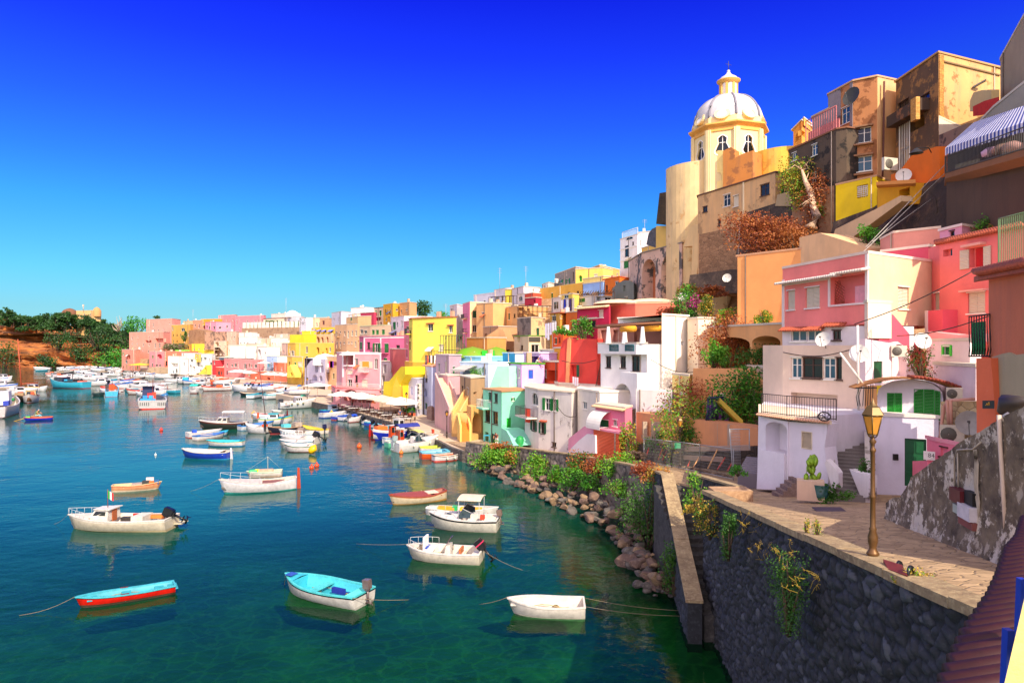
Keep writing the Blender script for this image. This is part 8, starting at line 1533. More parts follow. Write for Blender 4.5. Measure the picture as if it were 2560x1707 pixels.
# ---------------- parasols, tables ----------------
UMB=stucco('f0e8dc',.12)
def parasol(label,c,r=1.9,h=2.6,col=None,group=None):
 c=Vector(c); t=thing('parasol',label,'parasol',c,0,group); mb=MB(); n=8; top=c+Vector((0,0,h+.55)); rg=[c+Vector((r*math.cos(2*math.pi*i/n+.39),r*math.sin(2*math.pi*i/n+.39),h-.02))for i in range(n)]; md=[(top*.45+p*.55)-Vector((0,0,.06))for p in rg]; dn=[p-Vector((0,0,.18))for p in rg]
 for i in range(n):j=(i+1)%n; mb.add([top,md[i],md[j]],[(0,1,2)]); mb.add([md[i],rg[i],rg[j],md[j]],[(0,1,2,3)]); mb.add([rg[i],dn[i],dn[j],rg[j]],[(0,1,2,3)])
 mb.build('canopy',col or UMB,t); mb=MB(); mb.tube([c,top],.035,6); mb.lathe(c,[(.3,0),(.3,.06),(.05,.1)],10); mb.build('pole',paint('b8b0a4',.4),t); return t
GP='white parasols of the quay restaurants'
ps=[('p',960,1500,122,'white parasol at the left in front of the pink arcade'),('p',1115,1500,121.5,'white parasol second from the left in front of the pink arcade'),('p',1255,1510,119,'tall white parasol before the orange arcade doors'),('p',1330,1550,115.5,'wide white parasol at the right of the pink arcade'),('p',1540,1560,113,'beige parasol left of the big yellow stair foot'),('p',1660,1568,109,'beige parasol in front of the yellow stair'),('p',1800,1568,108.5,'white parasol under the golden storeys'),('p',1830,1620,104.5,'large white parasol nearest on the quay')]
for z,x,y,Y,l_ in ps:p=PZ(z,x,y,Y); parasol(l_,(p.x,p.y,1.2),2.6 if Y<116 else 2.3,2.5,None if 'beige' not in l_ else stucco('d8c4ac',.15),GP)
for i,(x,y,Y)in enumerate(((1390,1000,225),(1450,995,228),(1520,1000,222),(1600,1020,214),(1850,1030,205),(1930,1030,203),(2030,1030,201),(2120,1030,198),(2200,1030,196),(905,980,250),(970,975,250))):
 p=PZ('n',x,y,Y); parasol('white parasol over the distant beach restaurant tables',(p.x,p.y,1.2),2.2,2.6,None,'white parasols of the distant beach restaurants')
p=PZ('o',860,300,148); parasol('square looking white parasol alone by the quay corner',(p.x,p.y,1.2),3,2.6); p=PZ('n',1790,930,219); parasol('cream parasol on the salmon restaurant terrace',p,2,2.5)
p=PZ('p',1060,975,129.5); parasol('white parasol on the roof terrace of the light pink house',p,1.6,2.2); p=PZ('n',50,940,290); parasol('bright yellow tent parasol on the far beach',(p.x,p.y,1.2),4.2,3,paint('f0c82c',.8))
TW=paint('d8d0c4',.6)
tb=None
def table(label,c):
 t=thing('table',label,'table',c,0,'restaurant tables on the quay'); m=MB(); m.box((-.55,-.4,.7),(.55,.4,.75)); m.build('tabletop',TW,t,local=True)
 for a in(-.45,.45):
  for b in(-.32,.32):m=MB(); m.tube([(a,b,0),(a,b,.7)],.03,4); m.build('leg',BROWNP,t,local=True)
 return t
def chair(label,c):
 t=thing('chair',label,'chair',c,0,'restaurant chairs on the quay'); m=MB(); m.box((-.22,-.22,.42),(.22,.22,.46)); m.build('seat',BROWNP,t,local=True); m=MB(); m.box((-.22,.19,.46),(.22,.22,.92)); m.build('backrest',BROWNP,t,local=True)
 for a in(-.2,.2):
  for b in(-.2,.2):m=MB(); m.tube([(a,b,0),(a,b,.42)],.02,4); m.build('leg',BROWNP,t,local=True)
 return t
T0=table('small pale table under the quay parasols',(0,0,0)); C0=chair('dark wooden chair at the quay restaurant tables',(0,0,0)); first=[1,1]
for i in range(18):
 u_=862+i*9.2; Y=lerpt([(860,121),(930,114),(960,108),(1040,101)],u_)-(i%3)*2.2; x=(u_-1280)*Y/F
 o=T0 if first[0]else copy_tree(T0); first[0]=0; o.location=(x,Y,1.2)
 for dx,dy,rz in((-.9,0,1.6),(.9,0,-1.6)):o=C0 if first[1]else copy_tree(C0); first[1]=0; o.location=(x+dx,Y+dy,1.2); o.rotation_euler=(0,0,rz+rnd.uniform(-.4,.4))
for i,(x,y)in enumerate(((1460,1100),(1510,1105),(1560,1105))):
 p=onz(U('b',x),Vv('b',y+32),1.2); t=thing('planter',['terracotta planter with a tall leafy plant, left of three','terracotta planter with a low plant, middle of three','terracotta planter with a spiky plant, right of three'][i],'planter',p); m=MB(); m.box(tuple(p+Vector((-.6,-.25,0))),tuple(p+Vector((.6,.25,.45)))); m.build('trough',paint('c85a38',.7),t); m=MB(); leaves(m,p+Vector((0,0,.9)),(.5,.3,.6),220,.2,6); m.build('foliage',GB,t)
p=onz(1217,1104,1.3); t=thing('stool','light blue wooden stool by the mint house doors','stool',p); m=MB(); m.box(tuple(p+Vector((-.35,-.3,.72))),tuple(p+Vector((.35,.3,.78)))); m.build('seat',paint('38a8c8',.6),t)
for a in(-.3,.3):
 for b in(-.25,.25):m=MB(); m.tube([p+Vector((a,b,0)),p+Vector((a,b,.72))],.03,4); m.build('leg',paint('38a8c8',.6),t)
# ---------------- rocks along the shore ----------------
RM=[rockmat('7a6052','463632','9c8470',1.2),rockmat('686058','3a3432','8c8278',1.2),rockmat('94785a','5c4836','b89c78',1.2)]
RL=['rosy brown boulder in the rock bank below the sea wall','grey brown boulder in the rock bank below the sea wall','sandy pale boulder in the rock bank below the sea wall']
import bmesh
RP=[]
for i in range(10):
 bm=bmesh.new();
 for _ in range(16):
  v=rv().normalized(); s_=rnd.uniform(.8,1); bm.verts.new((v.x*s_,v.y*s_*.8,v.z*s_*.68))
 r_=bmesh.ops.convex_hull(bm,input=bm.verts); bmesh.ops.delete(bm,geom=[g for g in r_['geom_interior']if isinstance(g,bmesh.types.BMVert)],context='VERTS')
 bmesh.ops.bevel(bm,geom=bm.edges[:],offset=.05,segments=1,affect='EDGES'); me=bpy.data.meshes.new('boulder'); bm.to_mesh(me); bm.free(); RP.append(me)
shore=[(1180,1163),(1250,1197),(1300,1222),(1350,1243),(1400,1270),(1450,1290),(1500,1328),(1545,1362),(1572,1400),(1590,1425),(1640,1475)]
rk=[]
wallfoot=[(-5.2,72.0),(-3.4,70.2),(.6,65.5),(3.9,59.5),(6.6,53.6),(8.7,45.8),(8.3,40.5),(7.4,33)]
def rock(x,y,z,s,m,label=None,group='boulders of the rock bank'):
 me=RP[rnd.randrange(10)].copy()if 0 else RP[rnd.randrange(10)]; o=bpy.data.objects.new('boulder',me); link(o); o.location=(x,y,z); o.scale=(s*rnd.uniform(.9,1.3),s*rnd.uniform(.8,1.1),s*rnd.uniform(.7,1.0)); o.rotation_euler=(rnd.uniform(-.3,.3),rnd.uniform(-.3,.3),rnd.uniform(0,6.3))
 if not me.materials:me.materials.append(None)
 o.material_slots[0].link='OBJECT'; o.material_slots[0].material=RM[m]; o.name='rubble_stone' if 'rubble' in(group or '')else 'boulder'; tag(o,label or RL[m],'rubble' if 'rubble' in(group or '')else 'boulder',group); return o
for i in range(200):
 t=rnd.random()**.9; k=t*(len(shore)-1); a=int(k); f_=k-a; u_=shore[a][0]*(1-f_)+shore[min(a+1,10)][0]*f_; v_=shore[a][1]*(1-f_)+shore[min(a+1,10)][1]*f_; w=onz(u_,v_)
 yw=min(wallfoot,key=lambda q:(q[0]-w.x)**2+(q[1]-w.y)**2); kk=min(6.999,t*7); j=int(kk); ff=kk-j; wx=wallfoot[j][0]*(1-ff)+wallfoot[j+1][0]*ff; wy=wallfoot[j][1]*(1-ff)+wallfoot[j+1][1]*ff
 s=rnd.random()**1.2*.75; x=w.x+(wx-w.x)*s; y=w.y+(wy-w.y)*s; sz=rnd.choice((.2,.3,.4,.5,.6,.75))*(1-.2*s); rock(x,y,.12+1.1*s+rnd.uniform(-.1,.2),sz,rnd.choice((0,0,1,2)))
for i in range(50):
 t=rnd.random(); w=onz(1545+95*t+rnd.uniform(-12,10),1365+125*t+rnd.uniform(-10,18)); rock(w.x+rnd.uniform(0,1.6)*(1-t*.6),w.y,rnd.uniform(-.1,.45),rnd.choice((.16,.22,.3,.42)),rnd.choice((0,1,1,1)))
for x,y,sz,m,l_ in(((1575),1412,.95,0,'largest rosy boulder at the tip of the rock bank by the dark water'),(1628,1418,.6,2,'sunlit sandy boulder beside the largest rosy one'),(1602,1385,.4,2,'small cream stone on top near the largest boulder'),(1500,1482,.7,2,'half sunken yellowish boulder near the white dinghy'),(1595,1468,.5,1,'dark wet boulder at the foot of the sea steps')):
 p=onz(x,y); rock(p.x,p.y,.15 if 'sunken' not in l_ else-.42,sz,m,l_,None)
# ---------------- vegetation ----------------
def bz(z,x,y,Y):return PZ(z,x,y,Y)
BU_=[('h',505,1000,66,(3.0,1.1,1.8),[GB,GL],2600,'big lime green bush hanging over the wall near the quay end'),('h',620,990,65.4,(.8,.6,1.1),[RU2,GL],500,'rust orange end of the bush near the quay end'),('h',560,905,65.8,(1.5,.4,.5),[RU2],350,'rust tuft on the coping near the quay end'),('h',850,1110,60.8,(1.6,.8,1.8),[GB,GL],1500,'green bush over the boulders below the shuttered house'),('h',880,1070,61.3,(1.0,.6,.9),[RU2,GD],500,'orange dry sprays above the green bush'),('h',1020,1160,57.6,(1.5,.8,.9),[GB,GL],1000,'low green bush in the middle of the rock bank'),('h',1190,1200,55,(1.6,.8,1.3),[GB,GD],1300,'bright green bush leaning over the pink boulders'),('h',1320,1230,53,(1.3,.8,1.1),[GB,GD],1000,'green bush low on the wall right of the middle'),('h',1280,1060,56,(1.9,.7,1.3),[GD,RU2],1300,'mixed dark green and rust bush below the garage'),('h',1420,1070,53.6,(1.8,.8,1.4),[RU2,RU],1400,'rust brown dry bush below the garage'),('h',1180,1090,57,(.8,.5,.6),[RU2],350,'small rust clump left of the mixed bush'),('h',1570,1090,51.5,(2.2,.8,1.5),[GB,GL],1900,'large light green bush hanging over the shaded wall'),('h',1590,1260,49.0,(1.5,.6,1.1),[GB,GL],1000,'light green hanging bush low on the shaded wall'),('h',1830,1110,45,(1.3,.6,.8),[RU],700,'dry rust bush near the bend of the wall'),('h',1950,1190,42.4,(1.2,.7,1.0),[RU2,YE],900,'sunlit orange dry bush at the bend of the wall'),('k',430,60,40.8,(1.8,.9,2.6),[GD],2200,'dark green ivy mass in the shade left of the sea steps'),('k',570,90,39.4,(.6,.4,1.4),[GB],500,'lit sprig of lime leaves beside the dark ivy'),('k',650,530,33.2,(.7,.4,1.5),[GD],700,'dark fern clump at the end of the narrow parapet'),
('k',1125,290,23.3,(.35,.5,.8),[GD],900,'dark green bush growing from the sea wall face'),('k',1650,760,16.8,(.3,1.0,1.1),[GD],2200,'large dark bush with dry flower stalks on the sea wall face'),('k',960,120,28,(.8,.5,.9),[GD,YE],800,'olive weed tuft at the top of the sea wall'),('i',870,1330,33,(.7,.4,1.0),[GB,GL],700,'green weeds at the head of the dark steps'),('k',870,30,30.8,(.7,.4,.5),[YE],350,'straw coloured grass tuft by the stair parapet'),
('f',1480,390,68,(4.7,1.8,2.5),[RU,RU2],5200,'huge rust orange dry bush on the peach wall'),('f',1740,420,66,(2.2,1.2,1.6),[RU2],1200,'brighter orange end of the rust bush by the gable'),('f',1200,1400,57,(3.6,.8,3.4),[RU,RU2],3600,'brown dead creeper filling the peach loggia arch'),('f',1460,1490,53,(2.6,1.0,1.0),[GD],1300,'dark green plants on the peach terrace'),('f',1010,1450,55.8,(.9,.7,1.3),[GB],600,'spiky yucca on the left of the peach terrace'),('f',1110,1480,55.4,(1.0,.8,1.1),[GL,GB],700,'agave and cactus clump on the peach terrace'),('f',1130,1125,62,(1.3,.7,1.2),[GB,YE],800,'yellow green prickly pear on the white roof corner'),('f',1455,1110,58,(1.0,.6,.8),[GB,YE],600,'yellow green prickly pear on the peach ledge'),('f',770,1010,68,(1.3,.9,2.2),[GD,GB],1300,'climbing plant tumbling over the white house roof'),('f',830,985,67.8,(1.1,.5,.8),[PU],420,'magenta bougainvillea flowers over the white house'),('f',965,1000,67,(1.1,.8,1.2),[GD,YE],900,'olive round shrub on the white roof edge'),('f',700,985,69.5,(.5,.4,.3),[PU],120,'small magenta flower spray at the roof edge'),('f',660,1070,70,(2.0,.6,.7),[RU],600,'brown dry scrub on the salmon terrace'),('f',800,900,75,(2.0,.7,.8),[GL,RU2],800,'green and rust weeds on the dark ledge'),('f',1000,890,74,(2.6,.7,.7),[RU2,RU],900,'rust weeds under the ledge dish'),('d',1800,1270,70,(2.4,1.4,3.0),[GL,YE],1800,'yellow green top of the leaning wall tree'),('d',1960,1420,68,(2.2,1.4,3.2),[RU,RU2],2000,'rust twigs of the leaning wall tree'),('d',1995,1500,67.5,(1.2,.7,1.0),[GL],350,'small lime sprig at the foot of the leaning tree'),
('g',910,275,52,(1.2,.8,1.2),[GB],700,'green weed on the rock below the cream stair'),('g',1960,185,42,(1.3,.8,.9),[GB,GD],800,'green plants on the cliff above the coral house'),('g',2080,150,41,(.7,.5,.4),[RU2,GB],260,'small orange flowering plant on the cliff'),('g',2230,60,41,(1.2,.8,1.0),[GB],700,'bright agave on the cliff at the right edge'),('g',1365,1370,34.5,(.9,.5,1.0),[RU,GD],700,'brown dry shrub by the white terrace wall'),('i',820,540,55,(3.0,1.6,2.4),[RU2,RU],2200,'orange leaved shrub left of the playground slide'),('i',890,850,50,(1.5,1.0,1.1),[GD],900,'dark green bush in front of the playground wall'),('i',490,850,54,(1.0,.7,.9),[GD,GB],500,'small bush at the left of the playground wall'),('i',250,900,56.5,(1.0,.6,2.4),[GB,YE],900,'climbing plant beside the pink garage house'),('j',870,1030,30.5,(.4,.4,.5),[GD],300,'dark weed behind the curved stair foot'),('i',1230,1130,36.5,(.5,.4,.3),[GB],250,'weeds at the foot of the grey steps'),('c',330,1200,93,(1.3,.9,1.4),[GB],500,'palm like pot plant on the pale blue terrace'),('c',1280,790,73,(1.2,.8,1.6),[GB,GD],700,'tall cactus plants in the magenta bay'),('c',1140,810,80,(1.6,.7,.6),[GB],400,'green hanging plants over the orange house'),
('l',430,215,17.3,(.14,.12,.25),[YE,GL],120,'tuft of yellowish leaves behind the coping, right'),('l',340,195,17.8,(.1,.1,.25),[YE,GL],90,'tuft of yellowish leaves behind the coping, left'),('l',1330,660,12.4,(.5,.2,.16),[YE,GL],420,'low yellow green succulent row behind the coping'),('n',520,600,296,(5.5,2,2.0),[GD,leafmat('b89888','7a6a4a',.4)],1800,'oleander thicket between the far salmon and yellow houses'),('n',690,460,298,(1.3,1,2.2),[GD],400,'dark cypress like shrub by the far rough wall'),('n',1930,275,284,(4.5,1,1.2),[GD],900,'green hedge behind the white battlements'),('n',2200,285,282,(4,1,1.2),[GD,GB],900,'right part of the hedge behind the battlements'),('n',1650,310,286,(2.4,1,1.0),[GD],500,'left part of the hedge behind the battlements')]
for z,x,y,Y,rad,ms,n,l_ in BU_:
 sz=max(.05,min(1.4,Y*.0030))if Y<90 else Y*.0016
 if z=='h':rad=tuple(q*.8 for q in rad); n*=.7
 bush(l_,bz(z,x,y,Y),rad,ms,int(n*1.6),sz,22 if n>900 else 10)
def stalks(label,base,n,h,m=YE):
 mb=MB(); base=Vector(base)
 for i in range(n):
  p=base+rv()*.35; d=Vector((rnd.uniform(-1,.6),rnd.uniform(-.5,.2),rnd.uniform(.1,1))).normalized(); e=p+d*h*rnd.uniform(.5,1); mb.tube([p,p.lerp(e,.5)+rv()*.06,e],.005,3)
  for k in range(4):q=p.lerp(e,rnd.uniform(.5,1)); w=q+rv()*.1; mb.tube([q,w],.004,3); leaves(mb,w,(.01,.01,.01),1,.03,1)
 return mb.build('dry_stalks',m,label=label,cat='dry stalks')
stalks('pale dry stalks sticking out of the sea wall',PZ('k',1400,430,19.5),8,.45); stalks('dry branching flower stalks above the large wall bush',PZ('k',1640,500,17.0),10,.4); stalks('dry twigs with seed heads below the wall bush',PZ('k',1820,690,15.2),8,.4); stalks('thin straw stalks high on the sea wall',PZ('k',1280,220,22.0),10,.5)
def tree(label,base,h,crown,rad,mats,n,size,lean=(0,0),cl=22,group=None,r0=None):
 base=Vector(base); t=thing('tree',label,'tree',base,0,group); top=base+Vector((lean[0],lean[1],h)); mb=MB(); r0=r0 or h*.04
 mb.tube([base,base.lerp(top,.4)+Vector((h*.03,0,0)),base.lerp(top,.75),top],[r0,r0*.75,r0*.5,r0*.2],7); cc_=top+Vector(crown)
 for i in range(6):v=rv(); e=cc_+Vector((v.x*rad[0],v.y*rad[1],v.z*rad[2]))*.8; s_=base.lerp(top,rnd.uniform(.55,.95)); mb.tube([s_,(s_+e)/2+Vector((0,0,h*.03)),e],[r0*.4,r0*.25,r0*.08],5)
 mb.build('trunk',BARK,t); mb=MB(); leaves(mb,cc_,rad,n,size,cl,nm=len(mats),spread=.38); mb.build('crown',mats,t); return t
tree('dense round green tree behind the playground slide',PZ('i',1290,745,50),1.6,(-.5,0,.6),(3.0,2.2,2.4),[GB,GD],5200,.2)
tree('young yellow green tree in front of the orange playground wall',PZ('i',720,1060,50.5),4.4,(-.2,0,-1.4),(1.9,1.2,3.0),[GL,YE,GB],2400,.17,cl=26)
mb=MB(); pts=[PZ('d',*a)for a in((1800,1160,69),(1830,1260,68.5),(1880,1360,68),(1900,1480,67.5),(1930,1568,67),(1880,1680,67))]; mb.tube(pts,[.12,.22,.3,.35,.45,.7],8)
for i in range(14):a=rnd.choice(pts[:4]); v=rv(); mb.tube([a,a+Vector((v.x*1.4,v.y*.6,abs(v.z)+.3)),a+Vector((v.x*3,v.y,abs(v.z)*1.5-.4))],[.07,.04,.01],4)
mb.build('leaning_trunk',rockmat('d8b898','a88468','ecd4b8',1),label='pale bare trunk growing down the dark retaining wall',cat='tree trunk')
# ---------------- playground and works ----------------
t=thing('slide','playground slide with a mustard chute and navy frame','slide',PZ('i',1040,690,49)); mb=MB(); a=PZ('i',1045,520,49); b=PZ('i',1250,720,47.6); s=Vector((0,.5,0)); d=b-a
mb.hexa([a-s,b-s,b+s,a+s]+[v+Vector((0,0,.12))for v in(a-s,b-s,b+s,a+s)]);
for k in(-1,1):mb.hexa([a+s*k,b+s*k,b+s*k*1.1,a+s*k*1.1]+[v+Vector((0,0,.4))for v in(a+s*k,b+s*k,b+s*k*1.1,a+s*k*1.1)])
mb.build('chute',paint('b89a2c',.5),t); mb=MB()
for x,yt in((965,480),(1000,480),(1040,475),(1095,465)):mb.tube([PZ('i',x,690,49.3),PZ('i',x,yt,49.3)],.08,4)
mb.tube([PZ('i',965,480,49.2),PZ('i',1095,478,49.2)],.1,4); mb.tube([PZ('i',945,680,49),PZ('i',970,560,49)],.06,4)
for i in range(8):p=PZ('i',948+i*3,670-i*14,49); mb.tube([p,p+Vector((.7,0,0))],.035,4)
mb.build('frame',paint('20264c',.5),t)
mb=MB(); mb.obox(PZ('i',1050,640,49.8),Vector((.8,0,0)),Vector((0,.05,0)),Vector((0,0,.8))); mb.build('painted_panel',paint('9a4aa8',.6),t)
for i,(x0,x1,y0,y1,Y0,Y1,l_)in enumerate(((392,640,880,1010,53,49,'left wire mesh fence panel in front of the foundation'),(640,890,905,1085,49,45,'middle wire mesh fence panel by the street lamp'),(890,1190,915,1130,45,41,'right wire mesh fence panel by the grey steps'))):
 a,b=PZ('i',x0,y1,Y0),PZ('i',x1,y1+40,Y1); a.z=zt(Y0); b.z=zt(Y1); t=thing('fence_panel',l_,'fence',(a+b)/2,0,None); mb=MB(); hh=1.9;
 for p in(a,b):mb.tube([p,p+Vector((0,0,hh))],.03,5)
 for z_ in(.1,hh):mb.tube([a+Vector((0,0,z_)),b+Vector((0,0,z_))],.025,4)
 mb.build('frame',paint('a8a8a8',.4),t); mb=MB(); n=30
 for k in range(n):p=a.lerp(b,k/n); mb.tube([p+Vector((0,0,.1)),p+Vector((0,0,hh))],.008,3,cap=False)
 for k in range(8):z_=.1+(hh-.1)*k/8; mb.tube([a+Vector((0,0,z_)),b+Vector((0,0,z_))],.008,3,cap=False)
 mb.build('mesh',paint('8a8a88',.5),t)
t=thing('fence_panel','tall wire gate panel standing by the grey steps','fence',PZ('i',1185,1150,40.5)); a,b=PZ('i',1185,1150,40.5),PZ('i',1330,1000,40); b.z=a.z+1.6; mb=MB(); mb.tube([PZ('i',1185,1150,40.5),PZ('i',1155,755,40.5)],.035,5); mb.tube([PZ('i',1155,758,40.5),PZ('i',1330,757,40)],.03,5); mb.tube([PZ('i',1330,757,40),PZ('i',1330,935,40)],.03,5)
for k in range(10):mb.tube([PZ('i',1157+k*9,760,40.4),PZ('i',1185+k*8,1120,40.4)],.008,3)
for k in range(14):mb.tube([PZ('i',1158+k*1.5,775+k*26,40.4),PZ('i',1255,775+k*26,40.3)],.008,3)
mb.build('frame',paint('b0b0b0',.4),t)
for i,(x0,y0,x1,y1,c_)in enumerate(((410,1000,440,915,'b83828'),(520,1030,555,930,'b83828'),(555,1035,595,950,'a83020'),(830,1100,880,1010,'d89a60'),(960,1110,1045,940,'e0a868'),(1045,1120,1115,1010,'c03828'),(1135,1130,1175,1060,'c03828'),(780,1090,800,1045,'b83828'))):
 mb=MB(); Y=lerpt([(400,53.6),(1180,42)],x0); mb.tube([PZ('i',x0,y0,Y),PZ('i',x1,y1,Y+.5)],.05,5); mb.build('prop',paint(c_,.6),label=['first red prop from the left against the foundation wall','second red prop from the left against the foundation wall','third red prop, crossing the second one','tan wooden prop right of the street lamp','long tan prop in the middle of the right fence','red prop right of the long tan one','red prop at the far right by the gate','short red prop close to the street lamp'][i],cat='prop')
for i in range(5):
 a=PZ('i',380+i*10,870,55.5)
mb=MB();
for(x0,y0,Y0),(x1,y1,Y1)in(((375,825,56),(720,905,51)),((720,940,51),(1340,925,42)),((720,1010,50.8),(1100,1030,45))):a,b=PZ('i',x0,y0,Y0),PZ('i',x1,y1,Y1); mb.hexa([a-Vector((0,0,.15)),b-Vector((0,0,.15)),b+Vector((0,.3,-.15)),a+Vector((0,.3,-.15)),a+Vector((0,0,.15)),b+Vector((0,0,.15)),b+Vector((0,.3,.15)),a+Vector((0,.3,.15))])
mb.build('concrete_beam',stucco('a88c78',.5),label='concrete beams running along the playground foundation',cat='beam')
for i in range(24):
 x=rnd.uniform(250,400); y=960+rnd.uniform(-20,40); p=PZ('i',x,y,54.5-(x-250)*.01); rock(p.x,p.y,p.z-.1,rnd.uniform(.15,.32),2,'broken rubble stone heaped beside the brick red garage','rubble beside the garage')
for i in range(40):
 x=rnd.uniform(700,1180); Y=lerpt([(700,49.5),(1180,42.5)],x)-.3; p=PZ('i',x,1080,Y); rock(p.x,p.y,zt(Y)+.1,rnd.uniform(.1,.25),2,'loose rubble stone inside the wire fence','rubble inside the fence')
a,b,c_=onz(1341,1118,1.5),None,None
mb=MB(); pr=[(1345,1105,74.5),(1398,1118,69),(1448,1125,64.5)]
for(u_,v_,Y)in pr:p=P(u_,1100,Y); mb.tube([(p.x,p.y,zt(Y)),(p.x,p.y,zt(Y)+1.3)],.03,4)
for(a_,b_)in zip(pr,pr[1:]):
 for zz_ in(.7,1.25):mb.tube([(P(*a_).x,a_[2],zt(a_[2])+zz_),(P(*b_).x,b_[2],zt(b_[2])+zz_)],.02,4)
mb.build('handrail',paint('5a5450',.5),label='thin dark handrail in front of the green shuttered house',cat='handrail')
def laundry(label,z,a,b,cols,hgt=.9,Y=100):
 t=thing('washing_line',label,'laundry',PZ(z,*a)); A_,B_=PZ(z,*a),PZ(z,*b); mb=MB(); mb.tube([A_,B_],.015,3); mb.build('line',RAILM,t); n=len(cols)
 for i,c in enumerate(cols):p=A_.lerp(B_,(i+.08)/n); q=A_.lerp(B_,(i+.88)/n); h_=hgt*rnd.uniform(.7,1.15); mb=MB(); mb.hexa([p-Vector((0,0,h_)),q-Vector((0,0,h_)),q+Vector((0,.03,-h_)),p+Vector((0,.03,-h_)),p,q,q+Vector((0,.03,0)),p+Vector((0,.03,0))]); mb.build('cloth',paint(c,.9),t)
laundry('dark and white washing on the tall yellow house','b',(1650,598,113.5),(1745,600,113),['2a2050','a82838','2a2c4a','e0dce0','20202a','e8e4e4'],1.6); laundry('white washing hanging on the ochre laundry house','c',(935,745,110.5),(1040,725,108.5),['d8d0e8','e8e4f0','d0c8e0','f0ecf0','e8e4e8'],2.4); laundry('blue and white washing below the white bay','c',(1075,535,126),(1200,515,122),['f0ecec','2030b0','e8e8f0','483868','e8dcc8'],3.0); laundry('white cloths on the red tapering house','c',(1180,1215,71.4),(1235,1225,71),['f0e8e8','e8e0e8','f4ecec'],.8); laundry('red blanket drying on the balcony of the shuttered house','h',(755,568,71.8),(812,575,71),['d83c20'],1.9)
for l_,z,x,y,Y,h_ in(('slim tv antenna above the white skyline house, left','c',532,430,180,9),('slim tv antenna above the white skyline house, right','c',765,410,165,8),('thin antenna on the white tower roof block','f',398,352,168,5),('antenna on the far skyline above the pink house','n',2100,132,316,12),('thin antenna beside the small grey skyline house','c',52,690,150,5),('antenna on the far cream skyline house','n',798,228,338,9)):
 b=PZ(z,x,y,Y); mb=MB(); mb.tube([b-Vector((0,0,1)),b+Vector((0,0,h_*.6))],.02+Y*.00012,4)
 for k in(.75,.85,.95):mb.tube([b+Vector((-.6,0,h_*k*.6)),b+Vector((.6,0,h_*k*.6))],.025,3)
 mb.build('antenna',paint('b0b0b8',.4),label=l_,cat='antenna')
# ---------------- far left cliff ----------------
def cf(a,b):
 u=-160+540*a; top=lerpt([(-160,776),(0,790),(60,808),(150,808),(240,824),(330,842),(380,880)],u); Yb=378-.0*u; z1=H-(top-V0)*400/F
 prof=lerpt([(0,0),(.08,.10),(.18,.16),(.25,.42),(.6,.72),(1,1.0)],b)
 Y=Yb+2+60*(b**1.4)-(6 if .2<b<.34 else 0); x=(u-1280)*380/F*(1+.10*b); z=-1+(z1+1)*prof; n_=noise.fractal(Vector((x*.035,b*5,2)),1,2,5); q=noise.fractal(Vector((x*.12,z*.5,7)),1,2,4)
 return(x+2*q,Y-9*n_-3*q-2.5*abs(math.sin(z*.9+x*.05)),z+2*n_*b)
def cliffmat():
 m,nt,b=mk('tuff_cliff'); a=mixc(nt,ramp(nt,noi(nt,.07,7,.65),.38,.62),L('d8823c'),L('9c5626')); a=mixc(nt,ramp(nt,noi(nt,.9,6,.7,(.08,.08,1)),.50,.64,0,.9),a,L('4c4038')); a=mixc(nt,ramp(nt,noi(nt,.12,6,.7),.56,.66,0,.8),a,L('e0a468')); a=mixc(nt,ramp(nt,noi(nt,.16,7,.7),.60,.68,0,.8),a,L('4a5a1c'))
 nt.links.new(a,b.inputs['Base Color']); b.inputs['Roughness'].default_value=1; bump(nt,b,noi(nt,.5,8,.75,(.4,.4,1.5)),1,2.5); return m
grid(150,60,cf).build('cliff_hill',cliffmat(),kind='structure')
grid(20,4,lambda a,b:(-420+260*a,395+200*b,H-(lerpt([(0,815),(.5,838),(1,860)],a)-V0)*400/F+4*noise.noise(Vector((a*6,b*3,0))))).build('plateau',rockmat('4a5a28','6a6a34','8a7a44',.1),kind='structure')
GT=[leafmat('24481a','3f6c20',.15),leafmat('1c3a18','356024',.15)]; GTB=[leafmat('2f7a1c','58a028',.15)]; TG='trees crowding the top of the far cliff'
for i in range(80):
 u_=rnd.uniform(-40,335)if i>8 else-10+i*40; vt=lerpt([(-160,780),(0,800),(60,815),(150,812),(240,828),(330,845)],u_)+rnd.uniform(-24,6); Y=392+rnd.uniform(-6,14)-(max(0,vt-lerpt([(0,800),(330,845)],u_))*.45); p=P(u_,vt,Y); R_=rnd.uniform(2.8,5)
 tree('dark green tree crowding the top of the far cliff',p-Vector((0,0,4)),4,(0,0,0),(R_,R_*.8,R_*.7),GT,420,1.15,cl=10,group=TG)
for z,x,y,Y,R_,l_ in(('m',1560,270,372,9,'bright green tree at the foot of the cliff beside the salmon house'),('m',1690,250,368,7,'bright green tree touching the salmon house wall'),('m',640,265,372,6,'round green bush on the orange cliff foot'),('m',1150,80,380,7,'olive tree on the cliff ledge'),('m',1450,100,382,8,'green tree on the cliff slope left of the salmon house'),('m',1650,90,380,9,'green tree filling the gully by the salmon house'),('a',1260,350,372,6,'bright green tree on the cliff top beside the peach house'),('a',1180,450,374,7,'green tree below the cliff top beside the salmon house'),('a',540,440,378,8,'dark green creeper hanging down the middle of the cliff'),('a',900,440,378,8,'dark green creeper hanging right of the bare tree'),('a',30,640,372,9,'brown green scrub on the left of the cliff')):
 bush(l_,PZ(z,x,y,Y),(R_*1.2,R_*.7,R_),GTB if 'bright' in l_ else GT,1000,1.0,14,'tree' if 'tree' in l_ else 'shrub','tree' if 'tree' in l_ else 'shrub')
mb=MB(); b=PZ('a',1085,400,376)
